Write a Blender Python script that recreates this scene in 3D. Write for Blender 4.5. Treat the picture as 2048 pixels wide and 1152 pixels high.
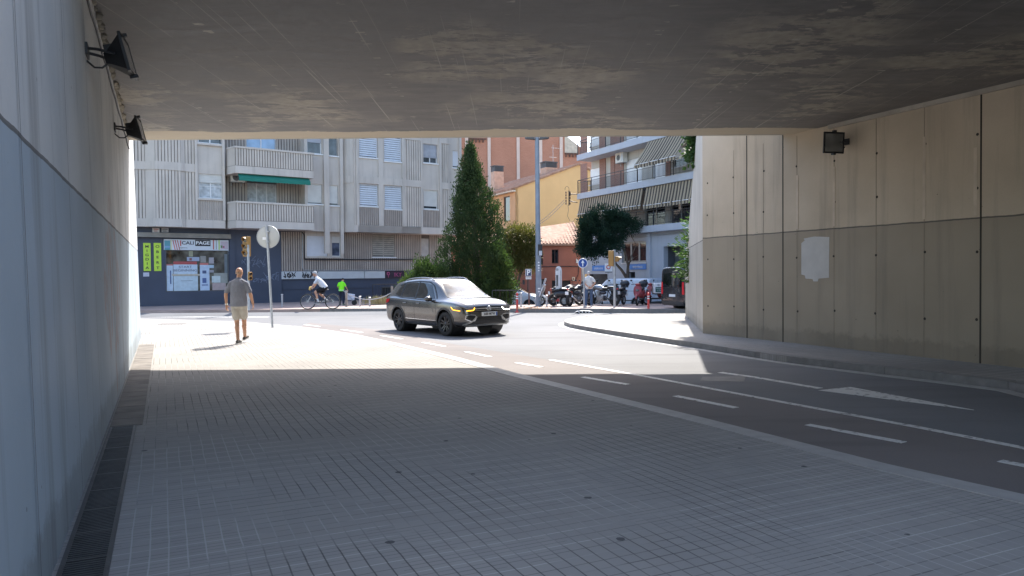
import bpy, bmesh, math, random
import numpy as np
from mathutils import Vector, Matrix, Euler, noise as mnoise
from mathutils.bvhtree import BVHTree
random.seed(7); RS = np.random.RandomState(7)
for o in list(bpy.data.objects): bpy.data.objects.remove(o)
SC = bpy.context.scene; COL = SC.collection
R = math.radians
# ---------------------------------------------------------------- camera
FPX = 1480.0; PITCH = R(1.08); ROLL = R(-0.45); CAMLOC = Vector((0, 0, 1.6))
cd = bpy.data.cameras.new('camera'); cam = bpy.data.objects.new('camera', cd); COL.objects.link(cam)
cd.sensor_width = 36; cd.lens = FPX/2048*36; cd.clip_start = .05; cd.clip_end = 2000
CROT = Euler((R(90)-PITCH, 0, 0)).to_matrix() @ Matrix.Rotation(ROLL, 3, 'Z')
cam.matrix_world = Matrix.Translation(CAMLOC) @ CROT.to_4x4()
SC.camera = cam
# ---------------------------------------------------------------- sky, sun, exposure
SUN_EL = R(47); SUN_AZ = R(14)
w = bpy.data.worlds.new('World'); SC.world = w; w.use_nodes = True
wn = w.node_tree.nodes; wl = w.node_tree.links
bg = wn['Background']; st = wn.new('ShaderNodeTexSky'); st.sky_type = 'NISHITA'; st.sun_disc = False
st.sun_elevation = SUN_EL; st.sun_rotation = SUN_AZ; st.air_density = 1.0; st.dust_density = 1.5
wl.new(st.outputs[0], bg.inputs[0]); bg.inputs[1].default_value = 0.15
sv = Vector((math.sin(SUN_AZ)*math.cos(SUN_EL), math.cos(SUN_AZ)*math.cos(SUN_EL), math.sin(SUN_EL)))
sd = bpy.data.lights.new('sun', 'SUN'); sd.energy = 3.0; sd.angle = R(.5); sd.color = (1, .95, .87)
so = bpy.data.objects.new('sun', sd); COL.objects.link(so); so.rotation_euler = sv.to_track_quat('Z', 'Y').to_euler()
so.location = (20, 40, 60)
vs = SC.view_settings; SC.display_settings.display_device = 'sRGB'
vs.view_transform = 'Standard'; vs.look = 'None'; vs.gamma = 1; vs.use_curve_mapping = False; vs.exposure = 1.8
SC.cycles.max_bounces = 10; SC.cycles.diffuse_bounces = 6; SC.cycles.caustics_reflective = False; SC.cycles.caustics_refractive = False
SC.cycles.sample_clamp_indirect = 6

# ---------------------------------------------------------------- measuring helpers (where a ray meets ground or facade)
def ray(px, py): return CROT @ Vector(((px-1024)/FPX, -(py-576)/FPX, -1))
def g(px, py, z=0.0):
    d = ray(px, py); t = (z-CAMLOC.z)/d.z; return CAMLOC + d*t
def atY(px, py, Y):
    d = ray(px, py); return CAMLOC + d*(Y/d.y)
class Facade:
    def __init__(s, P0, rotz):
        s.P0 = Vector(P0); s.rot = rotz; s.M = Matrix.Translation(s.P0) @ Matrix.Rotation(rotz, 4, 'Z'); s.I = s.M.inverted()
    def at(s, px, py, off=0.0):
        c = s.I @ CAMLOC; d = s.I.to_3x3() @ ray(px, py); t = (off-c.y)/d.y; q = c + d*t; return q
    def rect(s, x0, x1, y0, y1, off=0.0):
        xm = (x0+x1)/2; return s.at(x0, y0, off).x, s.at(x1, y0, off).x, s.at(xm, y1, off).z, s.at(xm, y0, off).z

# ---------------------------------------------------------------- object helpers
def tag(o, label=None, cat=None, group=None, kind=None):
    if label: o['label'] = label
    if cat: o['category'] = cat
    if group: o['group'] = group
    if kind: o['kind'] = kind
    return o
def thing(name, label, cat, loc=(0,0,0), rotz=0, group=None):
    o = bpy.data.objects.new(name, None); COL.objects.link(o); o.location = loc; o.rotation_euler = (0,0,rotz)
    o.empty_display_size = .2
    return tag(o, label, cat, group)
def copy_tree(o, parent=None):
    c = o.copy(); COL.objects.link(c); c.parent = parent
    for ch in list(o.children): copy_tree(ch, c)
    return c
class MB:
    def __init__(s): s.v = []; s.f = []; s.m = []
    def add(s, vs, fs, mi=0, M=None):
        b = len(s.v)
        s.v += [tuple(M @ Vector(p)) if M is not None else tuple(p) for p in vs]
        s.f += [tuple(i+b for i in f) for f in fs]; s.m += [mi]*len(fs); return s
    def box(s, x0, x1, y0, y1, z0, z1, mi=0, M=None):
        if x1 < x0: x0, x1 = x1, x0
        if y1 < y0: y0, y1 = y1, y0
        if z1 < z0: z0, z1 = z1, z0
        v = [(x0,y0,z0),(x1,y0,z0),(x1,y1,z0),(x0,y1,z0),(x0,y0,z1),(x1,y0,z1),(x1,y1,z1),(x0,y1,z1)]
        return s.add(v, [(0,3,2,1),(4,5,6,7),(0,1,5,4),(1,2,6,5),(2,3,7,6),(3,0,4,7)], mi, M)
    def prism(s, poly, z0, z1, mi=0, M=None):
        n = len(poly); v = [(p[0],p[1],z0) for p in poly]+[(p[0],p[1],z1) for p in poly]
        a = sum(poly[i][0]*poly[(i+1)%n][1]-poly[(i+1)%n][0]*poly[i][1] for i in range(n))
        if a < 0: v = [(p[0],p[1],z0) for p in poly[::-1]]+[(p[0],p[1],z1) for p in poly[::-1]]
        return s.add(v, [tuple(range(n-1,-1,-1)), tuple(range(n,2*n))]+[(i,(i+1)%n,n+(i+1)%n,n+i) for i in range(n)], mi, M)
    def tube(s, pts, r, n=8, mi=0, M=None, caps=True):
        pts = [Vector(p) for p in pts]; rs = r if isinstance(r, (list, tuple)) else [r]*len(pts)
        V = []; F = []; up = None
        for i, p in enumerate(pts):
            t = (pts[min(i+1, len(pts)-1)]-pts[max(i-1, 0)]).normalized()
            if up is None: up = t.orthogonal().normalized()
            else:
                up = up - t*up.dot(t); up = up.normalized() if up.length > 1e-6 else t.orthogonal().normalized()
            b = t.cross(up)
            for k in range(n):
                a = 2*math.pi*k/n; V.append(p+(up*math.cos(a)+b*math.sin(a))*rs[i])
        for i in range(len(pts)-1):
            for k in range(n): F.append((i*n+k, i*n+(k+1)%n, (i+1)*n+(k+1)%n, (i+1)*n+k))
        if caps: F.append(tuple(range(n-1,-1,-1))); F.append(tuple((len(pts)-1)*n+k for k in range(n)))
        return s.add(V, F, mi, M)
    def ell(s, c, rx, ry, rz, mi=0, M=None, n=14, m=9, rot=None):
        c = Vector(c); V = [c+(rot @ Vector((0,0,-rz)) if rot else Vector((0,0,-rz)))]; F = []
        for j in range(1, m):
            th = math.pi*j/m - math.pi/2
            for k in range(n):
                a = 2*math.pi*k/n; q = Vector((rx*math.cos(th)*math.cos(a), ry*math.cos(th)*math.sin(a), rz*math.sin(th)))
                V.append(c+(rot @ q if rot else q))
        V.append(c+(rot @ Vector((0,0,rz)) if rot else Vector((0,0,rz)))); L = len(V)-1
        for k in range(n): F.append((0, 1+(k+1)%n, 1+k)); F.append((L, L-n+k, L-n+(k+1)%n))
        for j in range(m-2):
            for k in range(n): F.append((1+j*n+k, 1+j*n+(k+1)%n, 1+(j+1)*n+(k+1)%n, 1+(j+1)*n+k))
        return s.add(V, F, mi, M)
    def caps(s, p0, p1, r0, r1=None, mi=0, M=None, n=12):
        r1 = r0 if r1 is None else r1; p0 = Vector(p0); p1 = Vector(p1); d = p1-p0
        if d.length < 1e-6: return s.ell(p0, r0, r0, r0, mi, M)
        d.normalize(); P = []; Rr = []
        for a in (-90, -60, -30): P.append(p0+d*r0*math.sin(R(a))); Rr.append(max(r0*math.cos(R(a)), r0*.02))
        P.append(p0); Rr.append(r0); P.append(p1); Rr.append(r1)
        for a in (30, 60, 90): P.append(p1+d*r1*math.sin(R(a))); Rr.append(max(r1*math.cos(R(a)), r1*.02))
        return s.tube(P, Rr, n, mi, M)
    def lathe(s, prof, n=24, mi=0, M=None, axis='z'):       # prof: (r, h)
        V = []; F = []
        for r_, h in prof:
            for k in range(n):
                a = 2*math.pi*k/n; x, y = r_*math.cos(a), r_*math.sin(a)
                V.append((x,y,h) if axis == 'z' else ((x,h,y) if axis == 'y' else (h,x,y)))
        for i in range(len(prof)-1):
            for k in range(n):
                q = (i*n+k, i*n+(k+1)%n, (i+1)*n+(k+1)%n, (i+1)*n+k); F.append(q if axis != 'y' else q[::-1])
        return s.add(V, F, mi, M)
    def torus(s, c, Rr, r, axis='y', n=28, m=8, mi=0, M=None, a0=0, a1=360):
        V = []; F = []; full = abs(a1-a0) >= 360; N = n if full else n+1
        for i in range(N):
            a = R(a0+(a1-a0)*i/n)
            for k in range(m):
                b = 2*math.pi*k/m; q = Rr+r*math.cos(b); h = r*math.sin(b)
                x, z = q*math.cos(a), q*math.sin(a)
                V.append(Vector(c)+(Vector((x,h,z)) if axis == 'y' else (Vector((h,x,z)) if axis == 'x' else Vector((x,z,h)))))
        for i in range(n):
            for k in range(m): F.append((i*m+k, i*m+(k+1)%m, ((i+1)%N)*m+(k+1)%m, ((i+1)%N)*m+k))
        return s.add(V, F, mi, M)
    def quad(s, a, b, c, d, mi=0): return s.add([a,b,c,d], [(0,1,2,3)], mi)
    def build(s, name, mats, parent=None, smooth=None, kind=None, label=None, bevel=0):
        me = bpy.data.meshes.new(name); me.from_pydata(s.v, [], s.f); me.update()
        mats = mats if isinstance(mats, (list, tuple)) else [mats]
        for m in mats: me.materials.append(m)
        if len(mats) > 1: me.polygons.foreach_set('material_index', np.array(s.m, dtype=np.int32))
        if smooth: me.shade_smooth(); me.set_sharp_from_angle(angle=R(smooth))
        o = bpy.data.objects.new(name, me); COL.objects.link(o); o.parent = parent
        if kind: o['kind'] = kind
        if label: o['label'] = label
        if bevel:
            b = o.modifiers.new('bevel', 'BEVEL'); b.width = bevel; b.segments = 2; b.limit_method = 'ANGLE'
        return o
def build_split(mb, name, mats, parent, tol=.3, **kw):
    """one object per cluster of nearby pieces"""
    n = len(mb.v); par = list(range(n))
    def fd(i):
        while par[i] != i: par[i] = par[par[i]]; i = par[i]
        return i
    for f in mb.f:
        for k in f[1:]: par[fd(k)] = fd(f[0])
    V = np.array(mb.v); isl = {}
    for i in range(n): isl.setdefault(fd(i), []).append(i)
    keys = list(isl); bb = [(V[isl[k]].min(0), V[isl[k]].max(0)) for k in keys]; g_ = list(range(len(keys)))
    lo = np.array([b[0] for b in bb]); hi = np.array([b[1] for b in bb])
    def fg(i):
        while g_[i] != i: g_[i] = g_[g_[i]]; i = g_[i]
        return i
    for i in range(len(keys)):
        near = np.where(((lo <= hi[i]+tol) & (hi >= lo[i]-tol)).all(1))[0]
        for j in near: g_[fg(j)] = fg(i)
    cl = {}
    for i, k in enumerate(keys): cl.setdefault(fg(i), set()).add(k)
    out = []
    for ks in cl.values():
        m = MB(); idx = {}
        for f, mi in zip(mb.f, mb.m):
            if fd(f[0]) in ks:
                for q in f:
                    if q not in idx: idx[q] = len(m.v); m.v.append(mb.v[q])
                m.f.append(tuple(idx[q] for q in f)); m.m.append(mi)
        out.append(m.build(name, mats, parent, **kw))
    return out
def bake(o, mods):
    """apply modifiers through the depsgraph"""
    for kind, kw in mods:
        m = o.modifiers.new(kind, kind)
        for k, v in kw.items(): setattr(m, k, v)
    dg = bpy.context.evaluated_depsgraph_get(); dg.update(); ev = o.evaluated_get(dg)
    me = bpy.data.meshes.new_from_object(ev, preserve_all_data_layers=True, depsgraph=dg)
    old = o.data; o.modifiers.clear(); mats = list(old.materials); o.data = me; me.name = o.name
    if not len(me.materials):
        for m in mats: me.materials.append(m)
    return o
def blob(name, mb, mat, parent, voxel=.012, it=3):
    o = mb.build(name, mat, parent)
    bake(o, [('REMESH', dict(mode='VOXEL', voxel_size=voxel)), ('SMOOTH', dict(factor=.5, iterations=it))])
    o.data.shade_smooth(); return o
def text(name, s, size, mat, parent, loc, rot, ext=.004, align='CENTER', sx=1.0, bold=0.0):
    cu = bpy.data.curves.new(name, 'FONT'); cu.body = s; cu.size = size; cu.extrude = ext; cu.align_x = align; cu.align_y = 'CENTER'; cu.offset = bold
    t = bpy.data.objects.new(name, cu); COL.objects.link(t)
    dg = bpy.context.evaluated_depsgraph_get(); dg.update()
    me = bpy.data.meshes.new_from_object(t.evaluated_get(dg)); bpy.data.objects.remove(t)
    o = bpy.data.objects.new(name, me); COL.objects.link(o); o.parent = parent; o.location = loc; o.rotation_euler = rot; o.scale = (sx,1,1)
    me.materials.clear(); me.materials.append(mat); return o

# ---------------------------------------------------------------- materials
def nm(name):
    m = bpy.data.materials.new(name); m.use_nodes = True; return m, m.node_tree.nodes, m.node_tree.links, m.node_tree.nodes['Principled BSDF']
def c3(c): return (c[0], c[1], c[2], 1)
class NT:
    def __init__(s, name):
        s.m, s.N, s.L, s.P = nm(name); s.tc = s.N.new('ShaderNodeTexCoord').outputs['Object']
    def map(s, sc=(1,1,1), rot=(0,0,0), loc=(0,0,0), src=None):
        n = s.N.new('ShaderNodeMapping'); s.L.new(src or s.tc, n.inputs[0]); n.inputs['Scale'].default_value = sc; n.inputs['Rotation'].default_value = rot; n.inputs['Location'].default_value = loc; return n.outputs[0]
    def noise(s, scale=5, det=4, vec=None, rough=.5, dist=0):
        n = s.N.new('ShaderNodeTexNoise'); n.inputs['Scale'].default_value = scale; n.inputs['Detail'].default_value = det; n.inputs['Roughness'].default_value = rough; n.inputs['Distortion'].default_value = dist
        s.L.new(vec or s.tc, n.inputs['Vector']); return n.outputs['Fac']
    def ramp(s, fac, *st):
        n = s.N.new('ShaderNodeValToRGB'); s.L.new(fac, n.inputs[0]); e = n.color_ramp.elements
        while len(e) < len(st): e.new(.5)
        for i, (p, c) in enumerate(st): e[i].position = p; e[i].color = c3(c) if isinstance(c, (tuple, list)) else (c,c,c,1)
        return n.outputs[0]
    def math(s, op, a, b=None, c=None):
        n = s.N.new('ShaderNodeMath'); n.operation = op
        for i, x in enumerate((a, b, c)):
            if x is None: continue
            if isinstance(x, (int, float)): n.inputs[i].default_value = x
            else: s.L.new(x, n.inputs[i])
        return n.outputs[0]
    def mix(s, fac, a, b, mode='MIX'):
        n = s.N.new('ShaderNodeMix'); n.data_type = 'RGBA'; n.blend_type = mode
        for i, x in ((0, fac), (6, a), (7, b)):
            if isinstance(x, (int, float)): n.inputs[i].default_value = x
            elif isinstance(x, (tuple, list)): n.inputs[i].default_value = c3(x)
            else: s.L.new(x, n.inputs[i])
        return n.outputs[2]
    def sep(s, vec=None):
        n = s.N.new('ShaderNodeSeparateXYZ'); s.L.new(vec or s.tc, n.inputs[0]); return n.outputs
    def comb(s, x, y, z):
        n = s.N.new('ShaderNodeCombineXYZ')
        for i, q in enumerate((x, y, z)):
            if isinstance(q, (int, float)): n.inputs[i].default_value = q
            else: s.L.new(q, n.inputs[i])
        return n.outputs[0]
    def line(s, u, period, width, off=0.0):      # 1 on a line every period
        f = s.math('FRACT', s.math('DIVIDE', s.math('ADD', u, off+1000*period), period))
        d = s.math('ABSOLUTE', s.math('SUBTRACT', f, .5))
        return s.math('GREATER_THAN', d, .5-width/period/2)
    def wn(s, vec):
        n = s.N.new('ShaderNodeTexWhiteNoise'); s.L.new(vec, n.inputs['Vector']); return n.outputs['Value']
    def out(s, col, rough=.8, bump=None, bs=.3, bd=.01, spec=None, metal=0):
        if isinstance(col, (tuple, list)): s.P.inputs['Base Color'].default_value = c3(col)
        else: s.L.new(col, s.P.inputs['Base Color'])
        if isinstance(rough, (int, float)): s.P.inputs['Roughness'].default_value = rough
        else: s.L.new(rough, s.P.inputs['Roughness'])
        s.P.inputs['Metallic'].default_value = metal
        if spec is not None: s.P.inputs['Specular IOR Level'].default_value = spec
        if bump is not None:
            b = s.N.new('ShaderNodeBump'); b.inputs['Strength'].default_value = bs; b.inputs['Distance'].default_value = bd
            s.L.new(bump, b.inputs['Height']); s.L.new(b.outputs[0], s.P.inputs['Normal'])
        return s.m
_mc = {}
def M_(name, col, rough=.7, var=.15, sc=3.0, bump=0.15, metal=0, coat=0, spec=None, streak=0.0, dirt=(.12,.10,.08)):
    if name in _mc: return _mc[name]
    t = NT(name); n = t.noise(sc, 5)
    lo = tuple(c*(1-var) for c in col); hi = tuple(min(1, c*(1+var)) for c in col)
    c = t.ramp(n, (.3, lo), (.7, hi))
    if streak:
        k = t.noise(1, 5, t.map((4.5, 4.5, .25)), .6); k2 = t.noise(.5, 3)
        f = t.math('MULTIPLY', t.ramp(k, (.5, 0.0), (.72, 1.0)), t.ramp(k2, (.4, 0.2), (.65, 1.0)))
        c = t.mix(t.math('MULTIPLY', f, streak), c, dirt)
    m = t.out(c, rough, t.noise(sc*12, 3) if bump else None, bump, .01, spec, metal)
    if coat: t.P.inputs['Coat Weight'].default_value = coat; t.P.inputs['Coat Roughness'].default_value = .04
    _mc[name] = m; return m
def emis(name, col, st_, base=(.8,.8,.8)):
    m, N, L, P = nm(name); P.inputs['Base Color'].default_value = c3(base); P.inputs['Emission Color'].default_value = c3(col); P.inputs['Emission Strength'].default_value = st_; return m
def glass(name, tint=(.02,.025,.03), rough=.04, var=.5):
    if name in _mc: return _mc[name]
    t = NT(name); n = t.noise(2.0, 2); lo = tuple(c*(1-var) for c in tint); hi = tuple(c*(1+var) for c in tint)
    m = t.out(t.ramp(n, (.35, lo), (.65, hi)), rough, spec=.6); t.P.inputs['Coat Weight'].default_value = .4; _mc[name] = m; return m
TDIR = math.atan2(-.47, 1)        # heading of the underpass relative to +Y
m_black = M_('black plastic', (.018,.018,.02), .45, .2, 8, .05)
m_rubber = M_('rubber', (.02,.02,.02), .8, .2, 10, .1)
m_chrome = M_('chrome', (.75,.76,.78), .12, .03, 3, 0, metal=1)
m_galv = M_('galvanised steel', (.42,.44,.45), .5, .15, 9, .1, metal=.5)
m_dgrey = M_('dark grey paint', (.08,.085,.09), .5, .15, 5, .05)
m_white = M_('white paint', (.78,.78,.77), .4, .05, 4, .03)
m_rail = M_('black iron', (.025,.025,.028), .5, .2, 8, .05)
# ================================================================ GROUND
def mat_pavers():
    t = NT('paving tiles'); uv = t.sep(t.map(rot=(0,0,TDIR))); u, v = uv[0], uv[1]
    wob = t.math('MULTIPLY', t.math('SUBTRACT', t.noise(2.2, 3), .5), .02); u2 = t.math('ADD', u, wob); l1 = t.line(u2, .1, .0085); l2 = t.line(t.math('ADD', v, wob), .2, .010); m1 = t.line(v, .2, .007, .1); m2 = t.math('MULTIPLY', t.line(v, .05, .005), t.math('GREATER_THAN', t.noise(.9, 3), .52))
    mort_u = t.ramp(t.noise(.55, 4), (.44, (.075,.07,.068)), (.58, (.40,.385,.36))); mort_v = t.ramp(t.noise(.8, 4, t.map(loc=(7,3,0))), (.38, (.10,.095,.09)), (.52, (.46,.44,.41))); big = t.math('MAXIMUM', l1, l2); sm = t.math('MAXIMUM', m1, m2); al = t.math('MAXIMUM', big, sm)
    cell = t.comb(t.math('FLOOR', t.math('DIVIDE', t.math('ADD', u2, 200), .1)), t.math('FLOOR', t.math('DIVIDE', t.math('ADD', v, 200), .2)), 0)
    rnd = t.wn(cell); n = t.noise(.45, 5); n2 = t.noise(9, 5)
    col = t.ramp(n, (.3, (.245,.228,.208)), (.7, (.345,.322,.296)))
    col = t.mix(t.math('MULTIPLY', rnd, .28), col, (.2,.195,.19))
    col = t.mix(t.math('MULTIPLY', n2, .25), col, (.43,.42,.4))
    # mortar: pale sand where it has stayed, dirty black elsewhere
    mort = t.ramp(t.noise(1.3, 4), (.40, (.085,.08,.075)), (.56, (.46,.44,.41)))
    col = t.mix(t.math('MULTIPLY', sm, .6), col, (.10,.096,.09)); col = t.mix(t.math('MULTIPLY', l2, .75), col, mort_v); col = t.mix(t.math('MULTIPLY', l1, .8), col, mort_u)
    sp = t.N.new('ShaderNodeTexVoronoi'); sp.inputs['Scale'].default_value = 2.1; t.L.new(t.tc, sp.inputs['Vector'])
    spot = t.math('LESS_THAN', t.math('ADD', sp.outputs['Distance'], t.math('MULTIPLY', t.noise(22, 2), .06)), .088)
    col = t.mix(t.math('MULTIPLY', spot, .75), col, (.045,.045,.05))
    h = t.math('SUBTRACT', t.math('MULTIPLY', n2, .3), al)
    return t.out(col, t.ramp(n2, (.3, .75), (.7, .92)), t.math('SUBTRACT', 1, al), .5, .004, .2)
m_pav = mat_pavers()
def mat_asphalt(name, col, crack=True):
    t = NT(name); n = t.noise(.35, 5); f = t.noise(55, 3); s2 = t.noise(1, 4, t.map((.25, 2.2, 1), rot=(0,0,TDIR+R(90))))
    c = t.ramp(n, (.3, tuple(x*.8 for x in col)), (.7, tuple(x*1.2 for x in col)))
    c = t.mix(t.math('MULTIPLY', f, .45), c, tuple(min(1, x*1.7) for x in col))
    c = t.mix(t.ramp(s2, (.52, 0.0), (.75, .35)), c, tuple(x*.5 for x in col))
    return t.out(c, .84, f, .5, .006, .3)
m_asph = mat_asphalt('road asphalt', (.145,.145,.148)); m_bike = mat_asphalt('red brown asphalt', (.155,.138,.13)); m_ground = mat_asphalt('worn ground asphalt', (.16,.155,.15))
def mat_line(name='worn white road paint', wear=.5):
    t = NT(name); f = t.noise(14, 5); c = t.mix(t.ramp(f, (wear, 0.0), (wear+.12, 1.0)), (.62,.61,.58), (.2,.19,.18)); return t.out(c, .6, f, .2)
m_line = mat_line('worn white road paint', .56); m_linew = mat_line('very worn road paint', .44)
m_kerb = M_('granite kerb', (.20,.19,.18), .7, .16, 6, .2); m_kerbw = M_('pale kerb concrete', (.36,.345,.325), .7, .1, 6, .2)
m_redpave = M_('pinkish paving', (.36,.27,.235), .75, .12, 1.2, .2)
# ground sheet
mb = MB(); mb.quad((-400,-400,-.16),(400,-400,-.16),(400,36.9,-.16),(-400,36.9,-.16)); mb.quad((-400,36.9,-.62),(400,36.9,-.62),(400,600,-.62),(-400,600,-.62)); mb.quad((-400,36.9,-.16),(400,36.9,-.16),(400,36.9,-.62),(-400,36.9,-.62))
mb.build('ground', m_ground, kind='structure')
ZR = -.12
def sheet(name, pts, z, mat, th=.1, kind='structure'):
    mb = MB(); mb.prism([(p[0], p[1]) for p in pts], z-th, z, 0); return mb.build(name, mat, kind=kind)
def gl(pts, z): return [g(x, y, z) for x, y in pts]
def strip(mb, L, wdt, z, th=.004, side=0):     # ribbon of given width along a polyline
    P = [Vector((p[0], p[1])) for p in L]; A = []; B = []
    for i, p in enumerate(P):
        t = (P[min(i+1, len(P)-1)]-P[max(i-1, 0)]).normalized(); n = Vector((-t.y, t.x))
        A.append(p+n*wdt*(.5+side/2)); B.append(p-n*wdt*(.5-side/2))
    for i in range(len(P)-1):
        v = [(*A[i],z),(*B[i],z),(*B[i+1],z),(*A[i+1],z)]; v += [(q[0],q[1],z-th) for q in v]
        mb.add(v, [(0,1,2,3),(4,7,6,5),(0,4,5,1),(1,5,6,2),(2,6,7,3),(3,7,4,0)])
    return mb
# underpass axis
A0 = g(110, 1140); B0 = g(283, 675); WD = (B0-A0).normalized(); WN = Vector((WD.y, -WD.x, 0))      # WN points into the road
def wl_at(y): return A0 + WD*((y-A0.y)/WD.y)
# left pavement and its kerb
KL = [(2400,1150),(2048,1008),(1741,937),(1376,841),(1001,747),(900,718),(790,691),(700,671),(640,661),(575,653)]
kl = gl(KL, 0); k_ext = kl[0]+(kl[0]-kl[1]).normalized()*14
kerbline = [k_ext]+kl; back = gl([(480,644),(283,638),(120,636),(-500,640)], 0)
wl0 = wl_at(-14)
sheet('pavement', [(p.x-.0, p.y) for p in kerbline]+[(p.x, p.y) for p in back]+[(-40, 12), (-40,-14), (wl0.x, -14)], 0, m_pav, .14)
mbk = MB(); strip(mbk, kerbline, .24, .006, .2, -.94); ob = mbk.build('kerb', m_kerbw, kind='structure')
mbk = MB(); strip(mbk, [kl[-1]]+back, .18, .006, .2, -.94); mbk.build('kerb', m_kerbw, kind='structure')
# road sheet over the whole junction
sheet('road', [(-60,-60),(40,-60),(40,33.05),(-60,33.05)], ZR, m_asph, .03)
# cycle lane
CO = [(2400,990),(2048,899),(1830,856),(1573,808),(1309,758),(1100,721),(900,688),(763,661),(690,653),(620,646)]
co = gl(CO, ZR); co = [co[0]+(co[0]-co[1]).normalized()*14]+co
inner = [(p.x+.1, p.y+.1) for p in kerbline]
sheet('cycle_lane', inner+[(p.x, p.y) for p in co[::-1]], ZR+.012, m_bike, .02)
mk = MB(); strip(mk, co[:7], .10, ZR+.018)
mk.build('lane_edge_line', m_line, kind='structure')
mk = MB()
for a, b in [((1166,756),(1256,771)),((1351,794),(1472,818)),((1615,852),(1808,888)),((683,660),(725,666)),((762,672),(804,679)),((846,686),(890,694)),((932,705),(980,715)),((1033,727),(1083,736)),((609,650),(639,654)),((2000,925),(2300,985))]:
    P, Q = g(*a, ZR), g(*b, ZR); strip(mk, [P, Q], .11, ZR+.018)
mk.build('lane_dashes', m_line, kind='structure')
# white line, gore triangle and repair patch of the carriageway
mk = MB(); strip(mk, [g(1440,745,ZR), g(1505,754,ZR), g(1640,777,ZR)], .13, ZR+.005)
q = gl([(1637,781),(1701,774.5),(1948,820.5)], ZR); mk.prism([(p.x,p.y) for p in q], ZR+.001, ZR+.006)
mk.build('road_marking', m_line, kind='structure')
q = gl([(1405,754),(1492,752),(1488,764),(1400,762)], ZR); mk = MB(); mk.prism([(p.x,p.y) for p in q], ZR+.001, ZR+.004); mk.build('road_patch', m_kerb, kind='structure')
# zebra crossing at the far left
mk = MB()
for i in range(5):
    ya = 623.5+i*2.7; a = g(-300, ya-1.5, ZR); b = g(505+i*8, ya, ZR); strip(mk, [a, b], .33, ZR+.005)
mk.build('zebra_crossing', m_line, kind='structure')
# right pavement with kerb
KR = [(2400,862),(2048,768),(1993,760),(1741,732),(1550,710),(1404,687.6),(1247,665),(1180,655),(1140,648),(1128,643.5),(1133,639),(1160,633),(1191,630),(1250,628),(1372,627)]
kr = gl(KR, 0); kr = [kr[0]+(kr[0]-kr[1]).normalized()*12]+kr
sheet('pavement', [(p.x, p.y) for p in kr]+[(9, kr[-1].y),(30, kr[-1].y),(30,-14)], 0, m_pav, .14)
mk = MB()
P = [Vector(p) for p in kr]; 
def resample(P, step):
    L = [0]; 
    for i in range(1, len(P)): L.append(L[-1]+(P[i]-P[i-1]).length)
    n = max(2, int(L[-1]/step)); out = []
    for k in range(n+1):
        d = L[-1]*k/n; j = max(i for i in range(len(L)) if L[i] <= d+1e-9); j = min(j, len(P)-2)
        out.append(P[j].lerp(P[j+1], (d-L[j])/(L[j+1]-L[j])))
    return out
rp = resample(P, .95)
for i in range(len(rp)-1):
    a, b = rp[i], rp[i+1]; d = (b-a).normalized()*.006
    strip(mk, [a+d, b-d], .2, .008, .2, -.9)
mk.build('kerb', m_kerb, kind='structure')
mk = MB(); strip(mk, rp, .22, ZR+.006, .02, 1); mk.build('gutter', m_kerbw, kind='structure')
# far pavement and kerb
fk = [g(x, y, .06) for x, y in [(1420,618.5),(1200,617.5),(1030,617),(760,617),(640,617.5),(560,618.5)]]
fk = [Vector((30, fk[0].y, .06))]+fk+[Vector((-45, fk[-1].y-.1, .06))]
YF = fk[2].y
sheet('pavement', [(p.x,p.y) for p in fk]+[(-45,70),(-3.2,70),(-1.2,36.9),(30,36.9)], .06, m_redpave, .75)
mk = MB(); rp = resample(fk[:6], 1.0)
for i in range(len(rp)-1):
    a, b = rp[i], rp[i+1]; d = (b-a).normalized()*.006; strip(mk, [a+d, b-d], .18, .066, .3, -.9)
mk.build('kerb', m_kerb, kind='structure')
mb = MB(); xa, xb = -45, atY(800, 620, YF).x; mb.add([(xa,YF-.6,ZR+.001),(xb,YF-.6,ZR+.001),(xb+1.2,YF-.02,.02),(xa,YF-.02,.02),(xa,YF-.02,-.15),(xb+1.2,YF-.02,-.15)], [(0,1,2,3),(3,2,5,4),(1,5,2),(0,3,4)]); mb.build('road', m_asph, kind='structure')
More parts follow.
